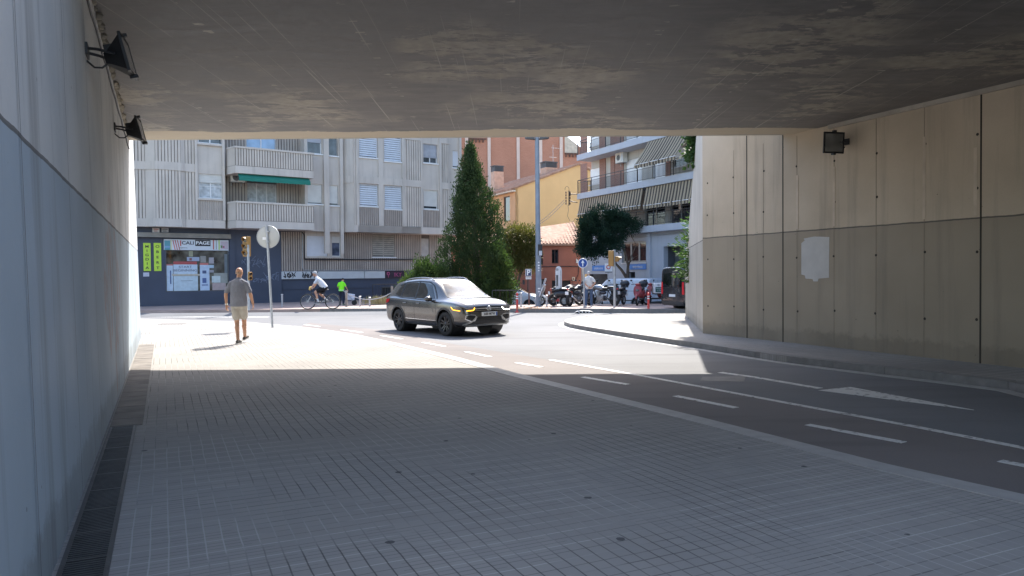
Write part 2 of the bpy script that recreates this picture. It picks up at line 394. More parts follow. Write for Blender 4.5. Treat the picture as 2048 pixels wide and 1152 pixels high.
# ================================================================ UNDERPASS
def mat_wall(name, up, lo, zb, streak=.5, smear=False):
    t = NT(name); x, y, z = t.sep()[0:3]
    z2 = t.math('ADD', z, t.math('MULTIPLY', t.math('SUBTRACT', t.noise(3, 3), .5), .03))
    m = t.math('GREATER_THAN', z2, zb)
    n = t.noise(.8, 5); base = t.mix(m, lo, up)
    base = t.mix(t.ramp(n, (.35, 0.0), (.7, .28)), base, tuple(c*.62 for c in lo))
    vs_ = t.noise(1, 6, t.map((2.4, 2.4, .13)), .65)
    base = t.mix(t.math('MULTIPLY', t.ramp(vs_, (.53, 0.0), (.66, 1.0)), streak), base, (.10,.095,.085))
    fine = t.noise(26, 4); base = t.mix(t.math('MULTIPLY', fine, .22), base, tuple(c*.6 for c in up))
    seam = t.math('LESS_THAN', t.math('ABSOLUTE', t.math('SUBTRACT', z2, zb)), .014)
    base = t.mix(t.math('MULTIPLY', seam, .8), base, (.06,.055,.05))
    # small pits and marks
    vo = t.N.new('ShaderNodeTexVoronoi'); vo.inputs['Scale'].default_value = 3.4; t.L.new(t.tc, vo.inputs['Vector'])
    pit = t.math('LESS_THAN', t.math('ADD', vo.outputs['Distance'], t.math('MULTIPLY', t.noise(9, 3), .12)), .092)
    base = t.mix(t.math('MULTIPLY', pit, .6), base, (.07,.06,.05))
    foot = t.ramp(t.math('ADD', z, t.math('MULTIPLY', t.noise(5, 7, rough=.75), -.5)), (.0, 1.0), (.10, 0.0)); foot = t.math('MULTIPLY', foot, t.noise(1.1, 4))
    base = t.mix(t.math('MULTIPLY', foot, .6), base, (.09,.075,.055))
    if smear:
        d = t.math('ADD', t.math('MULTIPLY', t.math('SUBTRACT', y, 9.6), .9), 0)
        k = t.math('LESS_THAN', t.math('ADD', t.math('ABSOLUTE', d), t.math('ABSOLUTE', t.math('SUBTRACT', z, 1.5))), 1.5)
        k2 = t.math('MULTIPLY', k, t.ramp(t.noise(2.2, 5, t.map((1,1,.5)), .6, 1.5), (.5, 0.0), (.56, .42)))
        base = t.mix(k2, base, (.42,.2,.13))
    h = t.math('ADD', t.math('MULTIPLY', fine, .3), t.math('MULTIPLY', seam, -1))
    return t.out(base, t.ramp(n, (.3, .55), (.7, .75)), h, .35, .012, .35)
m_wl = mat_wall('painted concrete, grey', (.70,.69,.66), (.40,.48,.54), 2.29, .42, True)
m_wr = mat_wall('painted concrete, beige', (.60,.49,.36), (.35,.29,.21), 2.5, .27)
YB = 16.6; HC = 4.68; YN = 5.9
# left wall (slight batter), built along its own axis
WLY0, WLY1 = -4.0, B0.y
a, b = wl_at(WLY0), wl_at(WLY1); N = -WN; bat = .13
t_ = thing('underpass_wall', 'long grey painted concrete wall on the left of the underpass, light above and blue grey below', 'wall', (0,0,0))
mb = MB(); HW = 5.6
v = [a, b, b+N*1.2, a+N*1.2]; v = [(p.x,p.y,-.3) for p in v]+[(p.x+N.x*bat*(1 if i < 2 else 1), p.y+N.y*bat, HW) for i, p in enumerate(v)]
mb.add(v, [(0,3,2,1),(4,5,6,7),(0,1,5,4),(1,2,6,5),(2,3,7,6),(3,0,4,7)]); mb.build('wall_body', m_wl, t_)
mb = MB()
for yy in (-1.2, .6, 2.05, 3.6, 5.4, 7.1, 8.6, 10.4, 12.0, 13.6, 15.2, 17.0):
    p = wl_at(yy); wd = WD*.006
    v = [p-wd, p+wd]; q = []
    for pp in v: q.append((pp.x-N.x*.002, pp.y-N.y*.002, .0)); q.append((pp.x-N.x*.002+N.x*bat*HW/(HW+.3), pp.y-N.y*.002+N.y*bat*HW/(HW+.3), HW-.1))
    mb.add(q, [(0,1,3,2)])
mb.build('joint', M_('dark joint', (.12,.115,.11), .9), t_)
# cable and ragged mortar under the soffit
mb = MB(); P = []
for i in range(60):
    yy = -3+i*.33; p = wl_at(yy)-N*.03+N*bat*.95; P.append((p.x, p.y, 4.42+.02*math.sin(i*1.3)+random.uniform(-.01,.01)))
mb.tube(P, .014, 6); mb.build('cable', m_rail, t_, smooth=40)
mb = MB()
for i in range(110):
    yy = -3+i*.175+random.uniform(-.05,.05); p = wl_at(yy)+N*bat*.9; s_ = random.uniform(.02,.06)
    mb.ell((p.x-N.x*.01, p.y-N.y*.01, HC-.03), s_*1.6, s_, s_*.9, n=6, m=4)
mb.build('mortar_edge', M_('pale mortar', (.42,.38,.31), .9, .2), t_)
# drain channel with grate
dw0 = .02; dw = .27
t_ = thing('drain_channel', 'dark slotted drain grate running along the foot of the left wall', 'drain', (0,0,0))
M_ch = Matrix.Translation(wl_at(0)) @ Matrix.Rotation(math.atan2(WD.y, WD.x), 4, 'Z')     # local x along wall, -y toward pavement
mb = MB(); mb.box(-4, 8.6, -dw, -dw0, .001, .006, 0, M_ch)
mb.build('channel_bed', M_('near black drain bed', (.02,.02,.02), .9), t_)  # near-black sheet just below the tops of the grate bars
mb = MB()
for y0 in (-dw, -dw0-.025): mb.box(-4, 8.6, y0, y0+.025, .004, .016, 0, M_ch)
x = -4.0
while x < 8.6:
    mb.box(x, x+.013, -dw+.025, -dw0-.025, .006, .014, 0, M_ch); x += .034
for i in range(26): mb.box(-4+i*.5, -4+i*.5+.02, -dw+.025, -dw0-.025, .007, .0155, 0, M_ch)
mb.build('grate', M_('cast iron grate', (.05,.05,.05), .55, .3, 6, .2), t_)
mb = MB()
for i in range(25):
    mb.box(8.66+i*.42, 8.66+i*.42+.41, -dw-.06, -dw0, .002, .012+random.uniform(0,.004), 0, M_ch)
mb.build('edge_slabs', M_('dirty gutter slabs', (.17,.15,.13), .85, .3, 3, .2), t_)
# right wall and its wing
C1 = g(1405.8, 666.5); F1 = g(2048, 736.5); RD = (F1-C1).normalized(); RN = Vector((-RD.y, RD.x, 0)) 
if RN.x < 0: RN = -RN                                  # away from the road
E1 = g(1371, 630.5); E1 = Vector((E1.x, min(E1.y, 29.5), 0)); E1.x = (ray(1371,630).x/ray(1371,630).y)*E1.y
def rw(px):                                           # point of the right wall seen in column px
    d = ray(px, 600); # solve C1 + s*RD on vertical plane through camera
    s_ = (C1.y*d.x - C1.x*d.y)/(RD.x*d.y - RD.y*d.x); return s_
t_ = thing('underpass_wall', 'beige painted concrete wall on the right of the underpass with a pale square patch', 'wall', (0,0,0))
SL = (C1.y+4)/(-RD.y)
mb = MB(); e = C1+RD*SL
v = [C1, e, e+RN*1.2, C1+RN*1.2]; mb.prism([(p.x,p.y) for p in v], -.3, 7.4); mb.build('wall_body', m_wr, t_)
MR = Matrix.Translation(C1) @ Matrix.Rotation(math.atan2(RD.y, RD.x), 4, 'Z')     # local x along wall to the camera, wall face y=0
sgn = -1 if (MR.to_3x3() @ Vector((0,1,0))).dot(RN) > 0 else 1                    # y*sgn faces the road
m_joint = M_('dark wall joint', (.045,.038,.03), .9)
mb = MB()
for px, wd in ((1494,.03),(1566,.03),(1961,.03)): s_ = rw(px); mb.box(s_-wd/2, s_+wd/2, 0, sgn*.004, -.1, 4.9, 0, MR)
for px in (2300,): s_ = rw(px); mb.box(s_-.015, s_+.015, 0, sgn*.003, -.1, 4.62, 0, MR)
mb.build('joint', m_joint, t_)
mb = MB()
for px in (1468,1527,1594,1668,1752,1848,2110): s_ = rw(px); mb.box(s_-.005, s_+.005, 0, sgn*.003, .02, 4.62, 0, MR)
mb.build('formwork_line', M_('faint formwork line', (.24,.20,.155), .9), t_)
mb = MB()
cols = [1415,1468,1527,1594,1668,1752,1848,1955,2080,2260]
for px in cols:
    s_ = rw(px)
    for z in (.75, 1.95, 3.05, 3.95):
        mb.lathe([(.001,.004*sgn),(.022,.004*sgn),(.026,0)], 10, 0, MR @ Matrix.Translation((s_+random.uniform(-.02,.02), 0, z+random.uniform(-.04,.04))), 'y')
mb.build('tie_hole', m_joint, t_)
mb = MB()
for px in (1595,1668,1848,1950):
    s_ = rw(px); z0, z1 = 2.55, random.uniform(3.4,4.2); mb.box(s_-.03, s_+.03, 0, sgn*.006, z0, z1, 0, MR)
mb.build('mortar_ridge', M_('pale ridge', (.56,.46,.35), .8), t_)
s0, s1 = rw(1603), rw(1658); zt = 2.33; zb_ = 1.42
mb = MB(); pl = [(s0,zb_+.12),(s0+.1,zb_+.1),(s0+.12,zb_+.03),(s0+.32,zb_+.02),(s0+.34,zb_-.03),(s1-.3,zb_-.03),(s1-.28,zb_+.03),(s1,zb_+.05),(s1+.01,zt),(s1-.4,zt+.03),(s1-.7,zt-.0),(s0+.1,zt-.04),(s0,zt-.1)]
mb.prism(pl, 0, .004, 0, MR @ Matrix(((1,0,0,0),(0,0,sgn,0),(0,1,0,0),(0,0,0,1)))); mb.build('paint_patch', M_('pale patch', (.5,.48,.45), .7, .08), t_)
mb = MB(); mb.box(4.2, SL, 0, sgn*.07, 4.60, 5.0, 0, MR); mb.build('top_ledge', M_('beige ledge', (.44,.39,.32), .8, .15, 2, .2, streak=.3), t_)
# wing wall: top edge runs down away from the bridge
wv = (E1-C1); wn = Vector((wv.y, -wv.x, 0)).normalized()
if wn.x < 0: wn = -wn
t2 = thing('wing_wall', 'pale beige wing wall beyond the bridge whose top slopes down to the street', 'wall', (0,0,0))
mb = MB(); N_ = 8; V = []; F = []
tops = [7.4, 6.5, 5.7, 5.0, 4.35, 3.75, 3.2, 2.7, 2.3]
for i in range(N_+1):
    p = C1+wv*(i/N_); 
    for off, z in ((0,-.6),(0,tops[i]),(.35,tops[i]),(.35,-.6)): V.append((p.x+wn.x*off, p.y+wn.y*off, z))
for i in range(N_):
    for k in range(4): F.append((i*4+k, i*4+(k+1)%4, (i+1)*4+(k+1)%4, (i+1)*4+k))
F += [(3,2,1,0), tuple(N_*4+k for k in range(4))]
mb.add(V, F); mb.build('wall_body', mat_wall('painted concrete, wing', (.56,.50,.42), (.42,.38,.32), 2.45, .35), t2)
# embankment behind the right walls
emb = MB(); V = []; F = []
ring = [(C1+RN*1.2, 7.0), (C1+wv*.5+wn*.36, 3.9), (E1+wn*.36, 1.9)]
far = [(Vector((40, C1.y+2, 0)), 7.2), (Vector((40, 25, 0)), 4.2), (Vector((14, 30.5, 0)), .5)]
for p, z in ring+far: V.append((p.x, p.y, z))
emb.add(V, [(0,1,4,3),(1,2,5,4)]); emb.build('embankment', M_('dry earth', (.13,.11,.07), .95, .3, 2, .4), kind='structure')
# bridge
def mat_soffit():
    t = NT('peeling soffit paint'); x, y, z = t.sep()[0:3]
    st1 = t.noise(1, 11, t.map((.85, 1.7, 1)), .68, .3); st1 = t.math('ADD', st1, t.math('MULTIPLY', t.math('SUBTRACT', t.noise(1, 8, t.map((5, 12, 1)), .75), .5), .42)); n2 = t.noise(.32, 3, t.map(loc=(3.1,8.3,0))); rub = t.noise(1, 8, t.map((1.3, 4.5, 1)), .7, .4)
    dark = t.ramp(rub, (.3, (.11,.103,.10)), (.7, (.24,.222,.21)))
    pale = t.ramp(t.noise(6, 6), (.3, (.27,.24,.2)), (.7, (.42,.37,.30)))
    msk = t.math('MULTIPLY', t.ramp(st1, (.47, 0.0), (.51, 1.0)), t.ramp(n2, (.47, 0.0), (.56, 1.0)))
    c = t.mix(t.math('MULTIPLY', msk, .9), dark, pale)
    edge = t.ramp(t.math('ADD', t.math('ADD', y, t.math('MULTIPLY', st1, .9)), t.math('MULTIPLY', n2, 1.3)), (0, 0.0), (1, 1.0))
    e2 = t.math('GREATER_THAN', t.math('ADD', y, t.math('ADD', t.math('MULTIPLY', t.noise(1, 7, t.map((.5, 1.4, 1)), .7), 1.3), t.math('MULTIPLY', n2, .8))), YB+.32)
    c = t.mix(e2, c, (.50,.42,.31))  # bare strip where paint has peeled; sunlit bounce also put into its beige
    # tall vehicles have scraped it: long thin pale scratches along the lane and across
    for ang, scl, th in ((R(-24), 26, .735), (R(-38), 20, .75), (R(-12), 34, .745)):
        sn = t.noise(1, 2, t.map((scl, .16, 1), rot=(0,0,-ang))); k = t.ramp(sn, (th-.03, 0.0), (th-.01, .75)); c = t.mix(k, c, (.42,.39,.34))
    chip = t.noise(1, 3, t.map((3, 11, 1))); row = t.line(x, 1.9, .12)
    c = t.mix(t.math('MULTIPLY', t.math('GREATER_THAN', chip, .64), t.math('MULTIPLY', row, .9)), c, (.45,.41,.34))
    h = t.math('ADD', t.math('MULTIPLY', msk, -.6), t.math('MULTIPLY', rub, .5))
    return t.out(c, t.ramp(rub, (.3, .5), (.7, .7)), h, .35, .012, .5)
t_ = thing('road_bridge', 'concrete bridge deck spanning the underpass with dark peeling soffit', 'bridge', (0,0,0))
mb = MB(); mb.prism([(-34,YN),(0,YN),(5,3),(9,-2),(34,-2),(34,YB),(-34,YB)], HC, HC+.9); mb.build('deck', mat_soffit(), t_)  # unseen rear edge shaped to let light in left and darken the right
m_conc = M_('bridge concrete', (.46,.41,.33), .85, .12, 2, .2, streak=.3)
mb = MB(); mb.box(-34, 34, YB+.002, YB+.30, HC+.03, HC+1.5); mb.prism([(-34,YN-.002),(0,YN-.002),(5,2.998),(9,-2.002),(34,-2.002),(34,-2.3),(8.8,-2.3),(4.8,2.7),(-.1,YN-.3),(-34,YN-.3)], HC+.03, HC+1.3); mb.build('parapet', m_conc, t_)
# floodlights
m_lens = glass('lamp glass', (.14,.14,.13), .2, .4)
def floodlight(label, loc, out, tilt, s=1.0, yaw=0.0):
    """out: unit vector from wall into the tunnel"""
    ang = math.atan2(out.y, out.x); f = thing('floodlight', label, 'floodlight', loc, ang, 'floodlights under the bridge')
    T = Matrix.Translation((.36*s, 0, 0)) @ Matrix.Rotation(yaw, 4, 'Z') @ Matrix.Rotation(tilt, 4, 'Y')
    mb = MB(); # housing: funnel with rim, opens along local +x
    sec = [(-.17,.07,.06),(-.12,.10,.08),(-.02,.17,.15),(.05,.22,.20),(.05,.245,.225),(.085,.245,.225)]
    V = []; F = []
    for x, hy, hz in sec: V += [(x*s,-hy*s,-hz*s),(x*s,hy*s,-hz*s),(x*s,hy*s,hz*s),(x*s,-hy*s,hz*s)]
    for i in range(len(sec)-1):
        for k in range(4): F.append((i*4+k, (i+1)*4+k, (i+1)*4+(k+1)%4, i*4+(k+1)%4))
    F.append((0,1,2,3)); mb.add(V, F, 0, T)
    for k in range(5): mb.box((-.15)*s, (-.03)*s, (-.08+k*.04-.004)*s, (-.08+k*.04+.004)*s, .05*s, .15*s, 0, T)
    mb.box(.03*s, .12*s, -.03*s, .03*s, .22*s, .26*s, 0, T); mb.box(.03*s, .12*s, -.03*s, .03*s, -.26*s, -.22*s, 0, T)
    mb.build('housing', m_black, f, bevel=.004)
    mb = MB(); mb.box(.070*s, .080*s, -.21*s, .21*s, -.19*s, .19*s, 0, T); mb.build('glass', m_lens, f)
    mb = MB()
    for sy in (-1, 1): mb.tube([(.0, sy*.10*s, .04*s), (.12*s, sy*.14*s, .03*s), (.30*s, sy*.19*s, -.01)], .016*s, 6)
    mb.box(-.005, .02, -.14*s, .14*s, -.03, .10*s); mb.build('bracket', m_rail, f)
    mb = MB(); mb.tube([(0, .02, -.06), (.08*s, .02, -.14*s), (.16*s, 0, -.14*s), (.24*s, 0, -.07*s)], .010, 6); mb.build('cable', m_rail, f)
p = wl_at(7.3)+N*.09; floodlight('black floodlight high on the left wall, the one nearer the viewer', (p.x,p.y,3.78), WN, R(-14), .85, R(-8))
p = wl_at(11.4)+N*.09; floodlight('black floodlight high on the left wall beside the bridge edge', (p.x,p.y,3.86), WN, R(-14), .85, R(-8))
s_ = rw(1690); p = MR @ Vector((s_, sgn*.03, 4.22)); o_ = -RN; floodlight('black floodlight high on the beige right wall', tuple(p), o_, R(4), .95, R(78))
# ================================================================ BUILDINGS
def wall_holes(mb, s0, s1, z0, z1, y0, y1, holes=(), mi=0):
    xs = sorted({s0, s1} | {h[0] for h in holes} | {h[1] for h in holes}); zs = sorted({z0, z1} | {h[2] for h in holes} | {h[3] for h in holes})
    xs = [x for x in xs if s0 <= x <= s1]; zs = [z for z in zs if z0 <= z <= z1]
    for i in range(len(xs)-1):
        run = None
        for j in range(len(zs)-1):
            cx, cz = (xs[i]+xs[i+1])/2, (zs[j]+zs[j+1])/2
            inside = any(h[0] < cx < h[1] and h[2] < cz < h[3] for h in holes)
            if not inside:
                if run is None: run = zs[j]
            if inside or j == len(zs)-2:
                end = zs[j] if inside else zs[j+1]
                if run is not None: mb.box(xs[i], xs[i+1], y0, y1, run, end, mi)
                run = None
def ribs(mb, s0, s1, z0, z1, y, pitch=.16, w=.115, d=.04, holes=(), mi=0):
    n = max(1, round((s1-s0)/pitch)); p = (s1-s0)/n
    for i in range(n):
        a = s0+i*p+(p-w)/2; zr = [(z0, z1)]
        for h in holes:
            if h[0]-.02 < a+w/2 < h[1]+.02:
                nz = []
                for q in zr:
                    if h[2] > q[0]+.02: nz.append((q[0], min(q[1], h[2])))
                    if h[3] < q[1]-.02: nz.append((max(q[0], h[3]), q[1]))
                zr = [q for q in nz if q[1]-q[0] > .03]
        for q in zr: mb.box(a, a+w, y-d, y+.01, q[0]+.004, q[1]-.004, mi)
m_pane = glass('window glass', (.05,.06,.07), .06); m_curt = M_('net curtain', (.45,.47,.48), .8, .3, 5, .3)
m_shut = M_('pale roller shutter', (.6,.585,.55), .6, .06, 3, .05); m_shutw = M_('white lattice shutter', (.60,.62,.66), .6, .05, 3, .05)
m_fr = M_('white window frame', (.7,.7,.7), .45, .04, 3, .02)
m_alu = M_('aluminium frame', (.35,.35,.35), .4, .1, 5, .05, metal=.6)
m_dkgl = glass('dark window glass', (.022,.025,.03), .05)
def window(par, s0, s1, z0, z1, y, fr=None, sh=0.0, shm=None, mull=1, sill=True, depth=.10, slats=True, sillm=None, lattice=False, pane=None, bars=0, fw=.05):
    fr = fr or m_fr; mb = MB(); fy0, fy1 = y+depth, y+depth+.06
    mb.box(s0, s1, fy0, fy1, z0, z0+fw); mb.box(s0, s1, fy0, fy1, z1-fw, z1); mb.box(s0, s0+fw, fy0, fy1, z0+fw, z1-fw); mb.box(s1-fw, s1, fy0, fy1, z0+fw, z1-fw)
    for i in range(mull): c = s0+(s1-s0)*(i+1)/(mull+1); mb.box(c-fw*.6, c+fw*.6, fy0-.004, fy1, z0+fw, z1-fw)
    for i in range(bars): c = z0+(z1-z0)*(i+1)/(bars+1); mb.box(s0+fw, s1-fw, fy0+.01, fy1-.01, c-.015, c+.015)
    f = mb.build('window', fr, par)
    mb = MB(); mb.box(s0+fw*.5, s1-fw*.5, fy0+.03, fy0+.04, z0+fw*.5, z1-fw*.5); mb.build('pane', pane or m_pane, f)
    if sh > 0:
        mb = MB(); zz = z1-(z1-z0)*sh; 
        if slats:
            z = z1; k = 0
            hgt = .085 if not lattice else .13
            while z-hgt > zz:
                if lattice: mb.add([(s0+.02, fy0-.05, z-hgt+.01),(s1-.02, fy0-.05, z-hgt+.01),(s1-.02, fy0-.012, z-.006),(s0+.02, fy0-.012, z-.006),(s0+.02, fy0-.042, z-hgt+.01),(s1-.02, fy0-.042, z-hgt+.01),(s1-.02, fy0-.004, z-.006),(s0+.02, fy0-.004, z-.006)], [(0,1,2,3),(7,6,5,4),(0,4,5,1),(3,2,6,7)])
                else: mb.box(s0+.02, s1-.02, fy0-.035, fy0-.015, z-hgt+.014, z)
                z -= hgt; k += 1
            if not lattice: mb.box(s0+.02, s1-.02, fy0-.02, fy0-.008, zz, z1)
            mb.box(s0+.02, s1-.02, fy0-.05, fy0-.01, zz, zz+.04)
        else: mb.box(s0+.02, s1-.02, fy0-.03, fy0-.012, zz, z1)
        mb.build('shutter', shm or m_shut, f)
    if sill:
        mb = MB(); mb.box(s0-.06, s1+.06, y-.07, fy0, z0-.07, z0); mb.build('sill', sillm or m_fr, f)
    return f
# ---------------------------------------------------------------- grey apartment building, left
LB = Facade((0,0,0), math.atan2(.584, .811))
p0 = g(325, 100, 0); d = ray(325, 448); q0 = CAMLOC + d*(38.3/d.y); LB = Facade((q0.x, q0.y, 0), math.atan2(.584, .811))
m_lb = M_('grey white facade block', (.53,.475,.42), .85, .08, .9, .25, streak=.35, dirt=(.16,.13,.10))
m_lbrib = M_('ribbed facade block', (.53,.47,.41), .85, .10, 1.2, .2, streak=.4, dirt=(.13,.10,.08))
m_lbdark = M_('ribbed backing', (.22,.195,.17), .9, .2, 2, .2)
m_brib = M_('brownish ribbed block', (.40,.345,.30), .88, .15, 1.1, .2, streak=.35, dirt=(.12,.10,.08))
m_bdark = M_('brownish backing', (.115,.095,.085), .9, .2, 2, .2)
m_navy = M_('navy painted render', (.055,.067,.10), .6, .12, .8, .15)
bl = thing('apartment_building', 'grey apartment block with vertical ribbed facade, balconies and a navy painted ground floor', 'building', tuple(LB.P0), LB.rot)
S = lambda px, off=0: LB.at(px, 500, off).x
Z = lambda px, py, off=0: LB.at(px, py, off).z
zA, zB, zb1, zC = 4.2, 4.62, 7.14, 7.56; TOP = 11.4
s_r = S(925)
# -------- core: upper floors and ground floor
body = MB(); rb = MB(); dk = MB()
levels = [(zB, zb1), (zC, 10.08)]; bands = [(zA, zB), (zb1, zC), (10.08, 10.5)]
def bay(a, b, off, ribbed=True, holes=(), z0=zB, z1=TOP, thick=.8):
    """wall panel between columns at facade depth off, with floor bands"""
    for (l0, l1) in levels+[(10.5, TOP)]:
        if l1 <= z0: continue
        hh = [h for h in holes if h[2] < l1 and h[3] > l0]
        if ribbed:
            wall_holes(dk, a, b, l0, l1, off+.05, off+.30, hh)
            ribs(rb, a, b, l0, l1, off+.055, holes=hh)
        else: wall_holes(body, a, b, l0, l1, off+.0, off+.30, hh)
    for (l0, l1) in bands: body.box(a, b, off-.02, off+.30, l0, l1)
def slant(a, o1, b, o2):
    for l0, l1, e in [(zB, zb1, .04), (zC, 10.08, .04), (10.5, TOP, .04)]: body.prism([(a, o1+e), (b, o2+e), (b, o2+.30), (a, o1+.30)], l0, l1)
    for l0, l1 in bands: body.prism([(a, o1-.02), (b, o2-.02), (b, o2+.30), (a, o1+.30)], l0, l1)
W = []          # window specs, built after
x0 = S(-420, .5); a1 = S(293, .5); a2 = S(313, 0)
bay(x0, a1, .5); slant(a1, .5, a2, 0)
b1 = S(365, 0); bay(a2, b1, 0); b2 = S(373, .15); slant(b1, 0, b2, .15); b3 = S(392, .15); bay(b2, b3, .15)
# window bay
c0, c1 = b3, S(451, .2)
wz = (Z(423, 397, .3), Z(423, 349, .3)); hs = (S(399, .3), S(447, .3), wz[0], wz[1]); hs2 = (hs[0], hs[1], wz[0]+2.94, wz[1]+2.94)
wall_holes(body, c0, c1, zB, TOP, .22, .5, [hs, hs2])
body.box(c0, c0+.12, .08, .22, zB, TOP); body.box(c1-.12, c1, .08, .22, zB, TOP); body.box(c0, c1, .13, .5, zA, zB)
rb2 = MB(); ribs(rb2, c0+.12, c1-.12, zB, wz[0]-.12, .22, .12, .06, .04); body.box(c0+.1, c1-.1, .10, .22, wz[0]-.12, wz[0]-.02)
body.box(c0+.1, c1-.1, .10, .22, wz[0]+2.82, wz[0]+2.92)
# recess wall of the loggia and windows right of it
r0, r1 = c1, S(690, .9)
o9 = 1.0
door = (S(496, o9), S(556, o9), zB, Z(525, 351, o9)); door2 = (door[0], door[1], door[2]+2.94, door[3]+2.94)
w1 = (S(617, .35), S(646, .35), Z(631, 408, .35), Z(631, 368, .35)); w2 = (S(660, .35), S(678, .35), Z(669, 411, .35), Z(669, 371, .35))
w1b = tuple(v+(2.94 if i > 1 else 0) for i, v in enumerate(w1)); w2b = tuple(v+(2.94 if i > 1 else 0) for i, v in enumerate(w2))
sL = S(612, .35)
lg = MB(); lgd = MB()
wall_holes(lgd, r0, sL, zA, TOP, o9+.05, o9+.35, [door, door2]); ribs(lg, r0, sL, zB, TOP, o9+.055, holes=[door, door2])
body.box(sL-.02, sL+.1, .35, o9+.3, zA, TOP)
body.box(r0-.12, r0, .3, o9+.3, zA, TOP)
wall_holes(body, sL+.1, S(686,.35), zA, TOP, .35, .65, [w1, w2, w1b, w2b])
for px0, px1 in ((648,658),(680,686)): body.box(S(px0,.35), S(px1,.35), .18, .35, 2.9, TOP)
# right bay
f0 = S(686, .35); f1 = S(708, -.1); slant(f0, .55, f1, -.1)
wA = LB.rect(720, 757, 358, 412, -.1); wBw = LB.rect(770, 805, 362, 418, -.1); wC = LB.rect(849, 877, 380, 418, -.1); wD = LB.rect(906, 922, 391, 425, .2)
up = lambda w_: (w_[0], w_[1], w_[2]+2.94, w_[3]+2.94)
sAB = S(811, -.1); sBC = S(843, -.1); sC2 = S(884, -.1); sD1 = S(901, -.1)
for l0, l1 in levels+[(10.5, TOP)]:
    wall_holes(body, S(717,-.1), sAB, l0 if l0 > 5 else wA[2]-.1, l1, -.04, .3, [wA, wBw, up(wA), up(wBw)])
ribs(rb, f1, S(717,-.1), zB, TOP, -.09, .13, .08, .05); body.box(f1, S(717,-.1), -.09, .3, zB, TOP)
ribs(rb2, S(717,-.1), sAB, zB, wA[2]-.1, -.045, .13, .07, .05); dk.box(S(717,-.1), sAB, -.045, .3, zB, wA[2]-.1)
for px0, px1 in ((715,719),(758.5,768),(806,811)): body.box(S(px0,-.1), S(px1,-.1), -.13, -.04, zB, TOP)
bay(sAB, sBC, -.1)
wall_holes(body, sBC, sC2, wC[2]-.1, TOP, 0, .3, [wC, up(wC)]); body.box(sBC, sBC+.12, -.12, 0, zB, TOP); body.box(sC2-.12, sC2, -.12, 0, zB, TOP)
ribs(rb2, sBC+.12, sC2-.12, zB, wC[2]-.1, 0, .12, .06, .05)
dk.box(sBC, sC2, 0, .3, zB, wC[2]-.1)
bay(sC2, sD1, -.05)
wall_holes(body, sD1, s_r, zB, TOP, .2, .5, [wD, up(wD)]); body.box(s_r-.15, s_r, .0, .2, zB, TOP)
for l0, l1 in bands[:2]: body.box(S(717,-.1), sAB, -.12, .3, l0, l1)
body.box(f1, s_r, -.12, 1.2, zA, zB+.0)                         # ground slab of the bay
# roof, side and rear
body.box(x0, s_r, .52, 12, TOP-.3, TOP); body.box(s_r-.25, s_r, .5, 12, zA, TOP-.3); body.box(x0, s_r, 11.7, 12, 0, TOP-.3); body.box(x0, x0+.3, .5, 11.7, 0, TOP-.3)
body.box(x0, S(457), .55, 1.3, zA+.003, zB-.003)                # soffit over the shop
body.box(S(457), S(690), 1.0, 1.3, zA+.003, zB-.003)
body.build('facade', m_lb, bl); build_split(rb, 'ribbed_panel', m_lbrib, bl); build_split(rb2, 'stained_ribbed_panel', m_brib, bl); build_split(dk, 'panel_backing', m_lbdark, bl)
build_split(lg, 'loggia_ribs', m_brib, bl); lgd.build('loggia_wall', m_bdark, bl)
# balconies
for i, (dz) in enumerate((0, 2.94)):
    bo = -.75; s0, s1, s2 = S(457, .1), S(473, bo), S(629, bo); zt = zB+1.02+dz; zs0, zs1 = zA+dz, zB+dz
    mb = MB(); mb.prism([(s0,.2),(s1,bo),(s2,bo),(s2,1.0),(s0,1.0)], zs0, zs1-.02); sl = mb.build('balcony', m_lb, bl)
    mb = MB(); mb.box(s1, s2, bo+.04, bo+.14, zs1-.02, zt-.1); mb.box(s2-.1, s2, bo+.14, .35, zs1-.02, zt-.1); mb.prism([(s0,.24),(s1,bo+.06),(s1,bo+.18),(s0,.36)], zs1-.02, zt-.1); mb.build('parapet', m_lbdark, sl)
    mb = MB(); ribs(mb, s1+.02, s2-.02, zs1, zt-.1, bo+.045, .145, .095, .045)
    for k in range(6): yy = bo+.2+k*.17; mb.box(s2-.005, s2+.035, yy, yy+.09, zs1, zt-.1)
    mb.prism([(s0,.215),(s1,bo+.03),(s1,bo+.08),(s0,.26)], zs1, zt-.1)
    mb.build('parapet_ribs', m_lbrib, sl)
    mb = MB(); mb.prism([(s0-.02,.18),(s1,bo-.04),(s2+.05,bo-.04),(s2+.05,.35),(s2-.14,.35),(s2-.14,bo+.2),(s1+.05,bo+.2),(s0+.08,.40)], zt-.1, zt); mb.build('coping', m_lb, sl)
